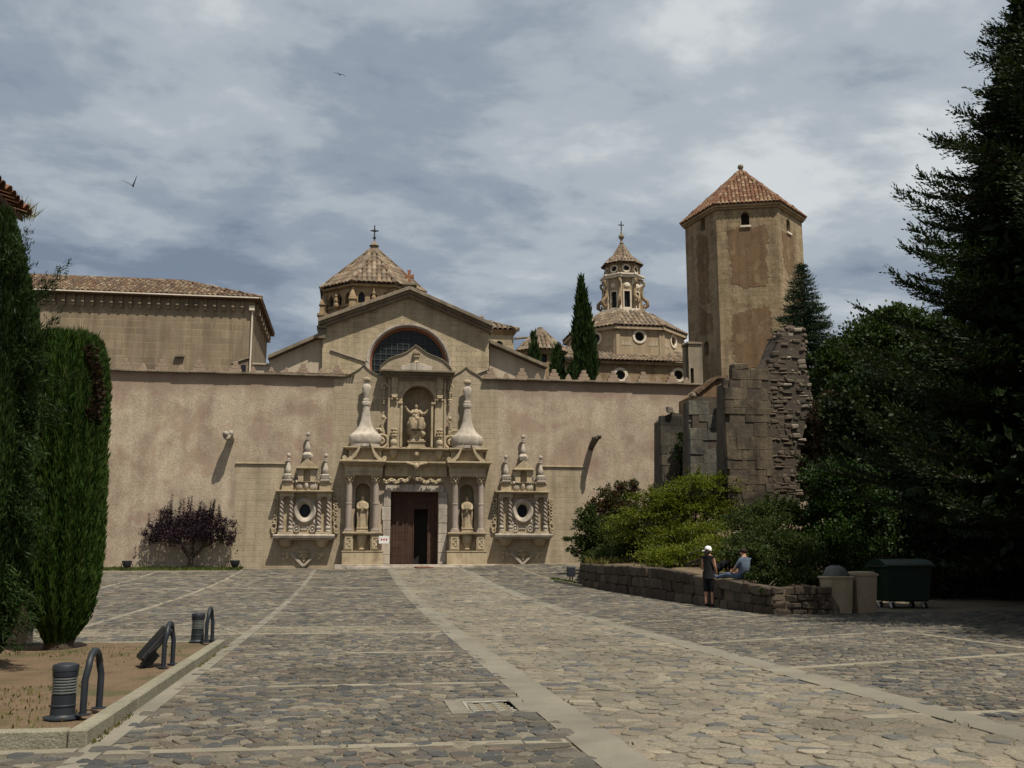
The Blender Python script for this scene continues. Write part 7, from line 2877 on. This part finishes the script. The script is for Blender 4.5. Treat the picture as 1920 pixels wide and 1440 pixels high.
while y > YN + .2:                               # tiles of the eave course, one object each
    for row in range(2):
        m2 = MB()
        vs = []
        arc = 6
        o0 = Vector((tipp.x + .08 + rr.uniform(-.02, .02), y, zE)) + e_ * (row * .42)
        for vv, lift, ww in ((0, .05, .105), (.50, .012, .085)):
            for a in range(arc + 1):
                an = math.pi * a / arc
                vs.append(o0 + e_ * vv + Vector((0, -math.cos(an) * ww, 0)) + nrm * (math.sin(an) * .085 + lift))
        for a in range(2 * (arc + 1)):
            vs.append(vs[a] - nrm * .02)
        m = arc + 1
        fs = [(a, a + 1, m + a + 1, m + a) for a in range(arc)] + [(2 * m + a, 3 * m + a, 3 * m + a + 1, 2 * m + a + 1) for a in range(arc)] + [(a, 2 * m + a, 2 * m + a + 1, a + 1) for a in range(arc)]
        m2.add(vs, fs)
        m2.build('roof_tile', 'roof_tile_red', ro_, smooth=50)
    y -= .23
tl = MB()
tile_face(tl, ea + e_ * .85, eb + e_ * .85, ra_, rb2, .23, .42, .085)
tl.build('roof_tiles', 'roof_tile_red', ro_, smooth=50, kind='stuff')
tu = []
pb = at(40, 402, YH)
for _ in range(130):
    tu.append((pb.x + rr.uniform(-.16, .14), YH + rr.uniform(-.1, .2), pb.z + rr.uniform(-.12, .02)))
o = tufts('roof_weeds', tu, 'dry_grass', .42, 'dry weed tuft growing on the corner of the tiled eave', 'plant', .015)
a, b = ground(-60, 1216), ground(64, 1213)
lw = MB()
lw.box(a.x, b.x, 17.75, 18.05, -.1, 1.9, .5)
lw.box(a.x, b.x + .04, 17.70, 18.10, 1.9, 1.98, .4)
o = lw.build('garden_wall', 'pale_plaster', bev=.01)
tag(o, 'short pinkish plastered wall behind the cypresses at the left edge', 'wall')


# ================================================================== STREET FURNITURE
def bollard(p, label):
    root = thing('bollard_light', label, 'bollard light', p, 'bollard lights on the bed kerb')
    mb = MB()
    mb.lathe(p, [(.155, 0), (.155, .012), (.118, .02), (.105, .035), (.100, .10), (.106, .105), (.106, .115), (.100, .12), (.100, .20)], 28)
    mb.build('post', 'lamp_paint', root, smooth=35)
    mb = MB()
    mb.lathe(p, [(.090, .20), (.090, .355)], 20)
    mb.build('lamp_core', 'lamp_paint', root, smooth=35)
    for k in range(6):
        mb = MB()
        z = .212 + k * .024
        mb.lathe(p, [(.088, z + .013), (.101, z), (.103, z + .004), (.103, z + .012), (.088, z + .019)], 28)
        mb.build('louvre', 'lamp_louvre', root, smooth=35)
    mb = MB()
    mb.lathe(p, [(.088, .352), (.104, .354), (.106, .36), (.106, .40), (.110, .405), (.110, .445), (.104, .455), (.06, .468), (.001, .47)], 28)
    mb.build('cap', 'lamp_paint', root, smooth=35)
    return root


p = ground(115, 1369)
b1 = bollard(Vector((p.x, p.y, .10)), 'grey louvred bollard light at the near corner of the earth bed')
p = ground(369, 1215)
b2 = copy_tree(b1)
b2.location = (p.x, p.y, .10)
b2['label'] = 'grey louvred bollard light at the far corner of the earth bed'
p = ground(164, 1368)


def hoop(p):
    root = thing('hoop_rail', 'dark grey hoop rail beside the near bollard light', 'hoop rail', p, 'hoop rails along the kerb')
    mb = MB()
    pts = [p + Vector((-.02, -.2, .01)), p + Vector((-.02, -.2, .30))]
    for k in range(1, 12):
        a = math.pi - math.pi * k / 12
        pts.append(p + Vector((0, .2 * math.cos(a), .36 + .17 * math.sin(a))))
    pts += [p + Vector((.02, .2, .30)), p + Vector((.02, .2, .01))]
    mb.tube(pts, .030, 14)
    mb.build('rail', 'lamp_paint', root, smooth=60)
    for s_ in (-1, 1):
        mb = MB()
        mb.lathe(p + Vector((.02 * s_, .2 * s_, 0)), [(.065, 0), (.065, .010), (.04, .014)], 18)
        mb.build('foot_plate', 'lamp_paint', root, smooth=40)
    return root


h1 = hoop(Vector((BED[1] - .22, 9.75, .125)))
for Y, lab in ((13.55, 'dark grey hoop rail beside the tilted black floodlight'), (17.25, 'dark grey hoop rail beside the far bollard light')):
    h = copy_tree(h1)
    h.location = (BED[1] - .22, Y, .125)
    h['label'] = lab
# tilted floodlight
p = at(285, 1266, 13.5)
p.z = .10
fl_t = thing('floodlight', 'black tilted floodlight on the earth bed beside a hoop rail', 'floodlight', p)
mb = MB()
ax = Vector((.62, .25, .78)).normalized()
sdv = Vector((-.37, .93, 0)).normalized()
nv = ax.cross(sdv).normalized()
o_ = p + Vector((-.14, 0, .10))


def slab(mb, o, l0, l1, w0, w1, t0, t1):
    c = [o + ax * a + sdv * b + nv * c_ for c_ in (t0, t1) for a, b in ((l0, w0), (l1, w0), (l1, w1), (l0, w1))]
    mb.hexa(c)


slab(mb, o_, 0, .50, -.17, .17, -.03, .06)
mb.build('housing', 'black_paint', fl_t, bev=.02)
mb = MB()
slab(mb, o_, .03, .47, -.14, .14, .061, .068)
mb.build('glass', 'dark_glass', fl_t)
mb = MB()
slab(mb, o_, -.05, .18, -.10, .10, -.12, -.03)
mb.build('gear_box', 'black_paint', fl_t, bev=.015)
mb = MB()
mb.tube([p + Vector((-.12, -.15, .005)), p + Vector((-.02, -.17, .20)), o_ + ax * .25 - sdv * .19], .014, 7)
mb.tube([p + Vector((-.12, .2, .005)), p + Vector((-.02, .19, .20)), o_ + ax * .25 + sdv * .19], .014, 7)
mb.box(p.x - .20, p.x + .06, p.y - .17, p.y + .22, p.z - .005, p.z + .012)
mb.build('bracket', 'iron', fl_t)


def ground_lamp(p, label, group):
    root = thing('wall_floodlight', label, 'floodlight', p, group)
    mb = MB()
    mb.lathe(p + Vector((0, 0, .12)), [(.01, 0), (.14, .03), (.20, .12), (.24, .28), (.25, .36), (.22, .37), (.20, .33)], 14)
    mb.build('housing', 'lamp_paint', root, smooth=45)
    mb = MB()
    mb.tube([p + Vector((-.24, 0, .02)), p + Vector((-.27, 0, .28)), p + Vector((-.24, 0, .34))], .02, 6)
    mb.tube([p + Vector((.24, 0, .02)), p + Vector((.27, 0, .28)), p + Vector((.24, 0, .34))], .02, 6)
    mb.box(p.x - .28, p.x + .28, p.y - .08, p.y + .08, p.z - .02, p.z + .03)
    mb.build('yoke', 'lamp_paint', root)
    return root


p = at(237, 1071, 53.9)
p.z = float(gz(p.x, p.y))
w1 = ground_lamp(p, 'dark round floodlight in the grass left of the plum tree', 'floodlights along the wall foot')
w2 = copy_tree(w1)
p = at(440, 1068, 54.3)
p.z = float(gz(p.x, p.y))
w2.location = p
w2['label'] = 'dark round floodlight in the grass right of the plum tree'
p = at(1215, 1062, 39)
w3 = copy_tree(w1)
w3.location = (p.x, 37.6, float(bed_z(p.x, 37.6)) + .15)
w3['label'] = 'dark floodlight half hidden under the shrubs of the raised bed'
w3['group'] = 'floodlights along the wall foot'
p = ground(1071, 1093)
bxl = thing('box_light', 'dark square lamp box on two posts at the end of the retaining wall', 'floodlight', p)
s_ = mpp(1071, 1075, p.y)
mb = MB()
mb.box(p.x - 7.5 * s_, p.x + 7.5 * s_, p.y - .12, p.y + .12, at(1071, 1081, p.y).z, at(1071, 1062.5, p.y).z)
mb.build('lamp_box', 'lamp_paint', bxl, bev=.025)
mb = MB()
for d in (-.05, .05):
    mb.tube([p + Vector((d, 0, -.02)), Vector((p.x + d, p.y, at(1071, 1080, p.y).z))], .025, 8)
mb.build('posts', 'lamp_paint', bxl)

# bins and the waste container
def bin_(px, py, w_px, top_py, label, heap):
    p = ground(px, py)
    s_ = mpp(px, py, p.y)
    H = (py - top_py) * s_ * 1.0
    W = w_px * s_ / 2
    root = thing('litter_bin', label, 'bin', p, 'beige bins by the shrub bed')
    mb = MB()
    mb.lathe(p, [(W * .80, 0), (W * .82, .02), (W * .99, H * .88), (W * 1.0, H * .90)], 24, square=.72, rot=0)
    mb.build('body', 'bin_beige', root, smooth=30)
    mb = MB()
    mb.lathe(p, [(W * 1.0, H * .885), (W * 1.10, H * .89), (W * 1.11, H * .93), (W * 1.05, H * .94), (W * .98, H * .93), (W * .92, H * .8)], 24, square=.72)
    mb.build('rim', 'bin_beige', root, smooth=30)
    mb = MB()
    if heap:
        mb.lathe(p, [(W * .97, H * .90), (W * .96, H * .97), (W * .86, H * 1.06), (W * .62, H * 1.15), (W * .3, H * 1.20), (.001, H * 1.21)], 18)
        for k in range(len(mb.v)):
            x, y, z = mb.v[k]
            mb.v[k] = (x + rr.uniform(-.02, .02), y + rr.uniform(-.02, .02), z + rr.uniform(-.015, .015))
        mb.build('domed_lid', 'grey_plastic', root, smooth=50)
    else:
        mb.lathe(p, [(W * .97, H * .93), (W * 1.02, H * .955), (W * .98, H * .975), (W * .6, H * .99), (.001, H * .995)], 20, square=.7)
        mb.build('lid', 'bin_beige', root, smooth=40)
    return root


bin_(1571, 1150, 50, 1077, 'beige plastic bin with a grey domed top left of its twin', True)
bin_(1618, 1149, 47, 1072, 'beige plastic bin with a flat lid beside the green container', False)
p = ground(1700, 1141)
YD_ = p.y
dl, dr2 = at(1664, 1100, YD_).x, at(1752, 1100, YD_).x
zt_d = at(1700, 1054, YD_).z
gc = thing('waste_container', 'large dark green wheeled waste container standing in the deep shade', 'dumpster', ((dl + dr2) / 2, YD_, 0))
mb = MB()
mb.hexa([Vector((dl + .12, YD_ + .08, .22)), Vector((dr2 - .12, YD_ + .08, .22)), Vector((dr2 - .12, YD_ + .95, .22)), Vector((dl + .12, YD_ + .95, .22)),
         Vector((dl, YD_, zt_d - .10)), Vector((dr2, YD_, zt_d - .10)), Vector((dr2, YD_ + 1.1, zt_d - .10)), Vector((dl, YD_ + 1.1, zt_d - .10))])
mb.build('body', 'bin_green', gc, bev=.04)
mb = MB()
mb.box(dl - .05, dr2 + .05, YD_ - .05, YD_ + 1.15, zt_d - .16, zt_d - .10)
mb.build('rim', 'bin_green', gc, bev=.02)
mb = MB()
n = 10
vs = []
for k in range(n + 1):
    y = YD_ - .04 + 1.18 * k / n
    z = zt_d - .09 + .18 * math.sin(math.pi * k / n) ** .7
    vs += [(dl - .03, y, z), (dr2 + .03, y, z)]
mb.add(vs, [(2 * k, 2 * k + 1, 2 * k + 3, 2 * k + 2) for k in range(n)], .5)
mb.add(vs, [tuple(range(0, 2 * n + 2, 2))], .5)
mb.add(vs, [tuple(range(2 * n + 1, -1, -2))], .5)
mb.build('lid', 'bin_green', gc, smooth=40)
for x, y in ((dl + .22, YD_ + .18), (dr2 - .22, YD_ + .18), (dl + .22, YD_ + .85), (dr2 - .22, YD_ + .85)):
    mb = MB()
    mb.tube([(x - .035, y, .10), (x + .035, y, .10)], .10, 16)
    wh = mb.build('wheel', 'rubber', gc, smooth=40)
    mb = MB()
    mb.tube([(x - .042, y, .10), (x + .042, y, .10)], .055, 12)
    mb.box(x - .06, x - .048, y - .04, y + .04, .10, .23)
    mb.box(x + .048, x + .06, y - .04, y + .04, .10, .23)
    mb.build('wheel_hub', 'white_paint', wh)
lx0, lx1 = at(1695, 1071, YD_).x, at(1737, 1071, YD_).x
zc_ = at(1716, 1071.5, YD_).z
mb = MB()
k = 0
x = lx0
while x < lx1 - .04:                          # small pale line of lettering, too small to read
    w_ = rr.uniform(.035, .06)
    mb.box(x, x + w_ * .75, YD_ - .006 + .022, YD_ + .03, zc_ - .035, zc_ + .04)
    x += w_
mb.build('lettering', 'white_paint', gc)
for sx in (dl - .06, dr2 + .06):
    mb = MB()
    mb.tube([(sx, YD_ + .5, zt_d - .32), (sx, YD_ + .62, zt_d - .32)], .09, 12)
    mb.build('trunnion', 'bin_green', gc)


# ================================================================== PEOPLE
def figure(name, label, loc, yaw, J, E, matfn, mats, hair=True):
    """one continuous skinned body; joints J: name -> ((x,y,z), rx, ry)"""
    root = thing(name, label, 'person', loc)
    names = list(J)
    me = bpy.data.meshes.new('body')
    me.from_pydata([J[k][0] for k in names], [(names.index(a), names.index(b)) for a, b in E], [])
    ob = bpy.data.objects.new('body', me)
    LINK(ob)
    sk = ob.modifiers.new('skin', 'SKIN')
    sk.use_smooth_shade = True
    ob.modifiers.new('sub', 'SUBSURF').levels = 2
    if not me.skin_vertices:
        bm = bmesh.new()
        bm.from_mesh(me)
        bm.verts.layers.skin.verify()
        bm.to_mesh(me)
        bm.free()
    for i, k in enumerate(names):
        v = me.skin_vertices[0].data[i]
        v.radius = (J[k][1], J[k][2] if len(J[k]) > 2 else J[k][1])
        v.use_root = (i == 0)
    dg = bpy.context.evaluated_depsgraph_get()
    nm = bpy.data.meshes.new_from_object(ob.evaluated_get(dg))
    bpy.data.objects.remove(ob)
    nm.name = 'body'
    for m in mats:
        nm.materials.append(MATS[m])
    for p in nm.polygons:
        p.material_index = matfn(p.center)
        p.use_smooth = True
    b = bpy.data.objects.new('body', nm)
    LINK(b)
    b.parent = root
    root.rotation_euler = (0, 0, yaw)
    return root


def local_part(mb, name, mat, root, smooth=50, label=None):
    """geometry given in the figure's own coordinates"""
    loc = Vector(root.location)
    mb.v = [tuple(Vector(v) + loc) for v in mb.v]
    return mb.build(name, mat, root, smooth=smooth, label=label)


def hand(mb, w, d, s_):
    """palm, four fingers and a thumb, slightly curled; w wrist point, d direction"""
    w, d = Vector(w), Vector(d).normalized()
    sd = d.cross(Vector((0, 1, 0)))
    if sd.length < .2:
        sd = d.cross(Vector((1, 0, 0)))
    sd.normalize()
    nn = d.cross(sd)
    mb.tube([w, w + d * .04, w + d * .085], [.026, .036, .034], 8, flat=.55)
    for q, ln in enumerate((.068, .078, .074, .058)):
        b = w + d * .08 + sd * (-.027 + .018 * q)
        mb.tube([b, b + d * ln * .55 + nn * .006, b + d * ln * .9 + nn * .024 * s_], [.0095, .009, .0065], 6)
    b = w + d * .025 - sd * .03
    mb.tube([b, b + d * .035 - sd * .022, b + d * .07 - sd * .024], [.012, .011, .008], 6)


E_STAND = [('pelvis', 'belly'), ('belly', 'chest'), ('chest', 'neck'), ('neck', 'head'), ('head', 'crown')]
for s_ in 'LR':
    E_STAND += [('chest', 'sh' + s_), ('sh' + s_, 'el' + s_), ('el' + s_, 'wr' + s_), ('pelvis', 'hip' + s_), ('hip' + s_, 'kn' + s_), ('kn' + s_, 'an' + s_), ('an' + s_, 'toe' + s_)]
# figure space: x forward, y to its left, z up
J = {'pelvis': ((0, 0, .93), .15, .13), 'belly': ((.02, 0, 1.08), .13, .12), 'chest': ((.0, 0, 1.30), .15, .12), 'neck': ((-.01, 0, 1.47), .055), 'head': ((.02, 0, 1.57), .088, .08), 'crown': ((.015, 0, 1.65), .075, .07)}
for s_, y in (('L', 1), ('R', -1)):
    J['sh' + s_] = ((-.01, .165 * y, 1.395), .062)
    J['el' + s_] = ((.02, .205 * y, 1.13), .043)
    J['wr' + s_] = ((.13, .18 * y, .91), .028)
    J['hip' + s_] = ((0, .09 * y, .84), .105)
    J['kn' + s_] = ((.02, .105 * y, .48), .066)
    J['an' + s_] = ((-.02, .11 * y, .07), .040)
    J['toe' + s_] = ((.12, .125 * y, .03), .036)


def m_woman(c):
    if abs(c.y) > .15 and c.z < 1.36 and c.z > .8:
        return 0
    if c.z > 1.45:
        return 0
    if c.z < .085:
        return 1
    if c.z < .46:
        return 0
    return 1


gp = ground(1331, 1138)
wom = figure('person', 'standing woman in black sleeveless top, cropped trousers and white cap', (gp.x, gp.y, gp.z), rad(38), J, E_STAND, m_woman, ['skin_tone', 'black_cloth'])
mb = MB()
mb.lathe((.015, 0, 1.60), [(.098, -.01), (.102, .02), (.098, .06), (.075, .105), (.04, .125), (.001, .13)], 18)
bv = Vector((-.35, .94, 0)).normalized()
bs = Vector((-bv.y, bv.x, 0))
vs, fs = [], []
for k in range(9):
    a = -1.2 + 2.4 * k / 8
    d = bv * math.cos(a) + bs * math.sin(a)
    p0 = Vector((.015, 0, 1.60)) + d * .094
    p1 = Vector((.015, 0, 1.575)) + d * .094 + bv * (.095 * math.cos(a * 1.25) if abs(a * 1.25) < 1.57 else 0)
    vs += [p0, p1, p0 + Vector((0, 0, .012)), p1 + Vector((0, 0, .010))]
for k in range(8):
    b = k * 4
    fs += [(b, b + 4, b + 5, b + 1), (b + 2, b + 3, b + 7, b + 6), (b + 1, b + 5, b + 7, b + 3)]
mb.add(vs, fs)
local_part(mb, 'cap', 'white_cloth', wom)
mb = MB()
mb.ball((-.035, 0, 1.555), (.085, .092, .10), 12, 9)
mb.tube([(-.075, 0, 1.58), (-.10, 0, 1.50), (-.09, 0, 1.42)], [.045, .05, .03], 8)
local_part(mb, 'hair', 'hair', wom)
mb = MB()
for s_, y in ((1, 1), (1, -1)):
    hand(mb, (.135, .18 * y, .905), (.18, -.03 * y, -1), 1)
local_part(mb, 'hands', 'skin_tone', wom)
mb = MB()                                   # blouse hem and trouser cuffs
mb.lathe((0.005, 0, 0), [(.178, .80), (.172, .90), (.165, 1.0)], 18, ys=1.08)
for y in (1, -1):
    mb.lathe((.018, .105 * y, 0), [(.078, .43), (.085, .44), (.088, .62)], 14)
for k in range(len(mb.v)):
    pass
local_part(mb, 'cropped_trousers', 'black_cloth', wom)
mb = MB()
mb.ball((.105, 0, 1.565), (.022, .016, .022), 7, 5)
local_part(mb, 'nose', 'skin_tone', wom)

# bending man in black at the wall
Jb = {'pelvis': ((0, 0, .92), .15, .13), 'belly': ((.14, 0, 1.06), .14, .12), 'chest': ((.33, 0, 1.20), .16, .13), 'neck': ((.47, 0, 1.30), .06), 'head': ((.56, 0, 1.32), .09), 'crown': ((.63, 0, 1.35), .075)}
for s_, y in (('L', 1), ('R', -1)):
    Jb['sh' + s_] = ((.38, .18 * y, 1.22), .068)
    Jb['el' + s_] = ((.46, .22 * y, .96), .046)
    Jb['wr' + s_] = ((.62, .15 * y, .80), .03)
    Jb['hip' + s_] = ((-.02, .09 * y, .84), .105)
    Jb['kn' + s_] = ((.02, .105 * y, .48), .068)
    Jb['an' + s_] = ((-.04, .11 * y, .07), .043)
    Jb['toe' + s_] = ((.10, .12 * y, .03), .038)


def m_man(c):
    if c.x > .46 and c.z > 1.22:
        return 0
    if c.x > .42 and abs(c.y) > .08 and c.z < 1.03:
        return 0
    return 1


pb_ = at(1347, 1120, 30.2)
man = figure('person', 'man in black bending forward over the stone wall behind the woman', (at(1341, 1130, 29.75).x, 29.75, float(gz(10, 29.75))), rad(-4), Jb, E_STAND, m_man, ['skin_tone', 'black_cloth'])
mb = MB()
mb.ball((.60, 0, 1.375), (.10, .094, .075), 12, 8)
mb.ball((.53, 0, 1.38), (.07, .085, .06), 10, 7)
local_part(mb, 'hair', 'hair', man)
mb = MB()
for y in (1, -1):
    hand(mb, (.625, .15 * y, .795), (.9, -.1 * y, -.55), 1)
local_part(mb, 'hands', 'skin_tone', man)
mb = MB()
mb.ball((.645, 0, 1.275), (.02, .016, .02), 7, 5)
local_part(mb, 'nose', 'skin_tone', man)

# seated person in pale blue on the wall, legs stretched along it
Js = {'pelvis': ((0, 0, .13), .15, .14), 'belly': ((-.05, 0, .30), .14, .13), 'chest': ((-.06, 0, .50), .16, .13), 'neck': ((-.04, 0, .66), .058), 'head': ((.0, 0, .76), .09), 'crown': ((.0, 0, .85), .078)}
for s_, y in (('L', 1), ('R', -1)):
    Js['sh' + s_] = ((-.05, .18 * y, .57), .07)
    Js['el' + s_] = ((.08, .24 * y, .36), .048)
    Js['wr' + s_] = ((.26, .15 * y, .27), .03)
    Js['hip' + s_] = ((.10, .09 * y, .13), .11)
    Js['kn' + s_] = ((.50, .12 * y, .17), .075)
    Js['an' + s_] = ((.90, .10 * y, .08), .045)
    Js['toe' + s_] = ((.97, .11 * y, .17), .038)


def m_seat(c):
    if c.z > .66:
        return 0
    if c.x > .06 and abs(c.y) > .10 and c.z > .22 and c.z < .42 and c.x < .36:
        return 0
    if c.x > .06 or c.z < .22:
        return 2
    return 1


sy = 26.7
seat = figure('person', 'person in pale blue shirt and jeans sitting on the stone wall among leaves', (wx(sy) + .34, sy, float(wtop(sy)) + .02), rad(118), Js, E_STAND, m_seat, ['skin_tone', 'blue_cloth', 'denim'])
mb = MB()
mb.ball((-.02, 0, .82), (.095, .092, .085), 12, 8)
local_part(mb, 'hair', 'hair', seat)
mb = MB()
for y in (1, -1):
    hand(mb, (.265, .15 * y, .268), (.9, -.3 * y, -.1), 1)
local_part(mb, 'hands', 'skin_tone', seat)
mb = MB()
mb.ball((.09, 0, .755), (.02, .016, .02), 7, 5)
local_part(mb, 'nose', 'skin_tone', seat)

# ================================================================== BIRDS
def bird(c, span, wl, wr, head, label):
    root = thing('swallow', label, 'bird', c, 'swallows in the sky')
    mb = MB()
    h = Vector(head).normalized()
    mb.tube([c - h * span * .20, c - h * span * .1, c, c + h * span * .10, c + h * span * .15], [.002, span * .03, span * .05, span * .042, .004], 8)
    for s_ in (-1, 1):
        mb.add([c - h * span * .15 + Vector((0, 0, .004)), c - h * span * .34 + h.cross(Vector((0, 0, 1))) * span * .07 * s_, c - h * span * .19], [(0, 1, 2)])
    mb.build('body', 'feather', root, smooth=60)
    for w_ in (wl, wr):
        w_ = Vector(w_) * span
        m2 = MB()
        n = 7
        vs = []
        for k in range(n):
            t = k / (n - 1)
            q = c + w_ * t + Vector((0, 0, span * .06 * math.sin(t * math.pi))) - h * span * .16 * t * t
            ch = span * .085 * (1 - t) ** .7 + .002
            vs += [q + h * ch, q - h * ch, q + Vector((0, 0, .006))]
        fs = []
        for k in range(n - 1):
            a = k * 3
            fs += [(a, a + 3, a + 5, a + 2), (a + 2, a + 5, a + 4, a + 1), (a + 1, a + 4, a + 3, a)]
        m2.add(vs, fs)
        m2.build('wing', 'feather', root, smooth=60)


c = at(249, 349, 24)
bird(c, .30, (-.85, .1, .42), (.38, -.2, .75), (.3, .9, -.2), 'small dark swallow with raised wings in the left sky')
c = at(638, 140, 24)
bird(c, .26, (-.55, .2, .30), (.62, -.1, -.14), (.5, -.6, -.1), 'small dark swallow gliding high above the crossing tower')
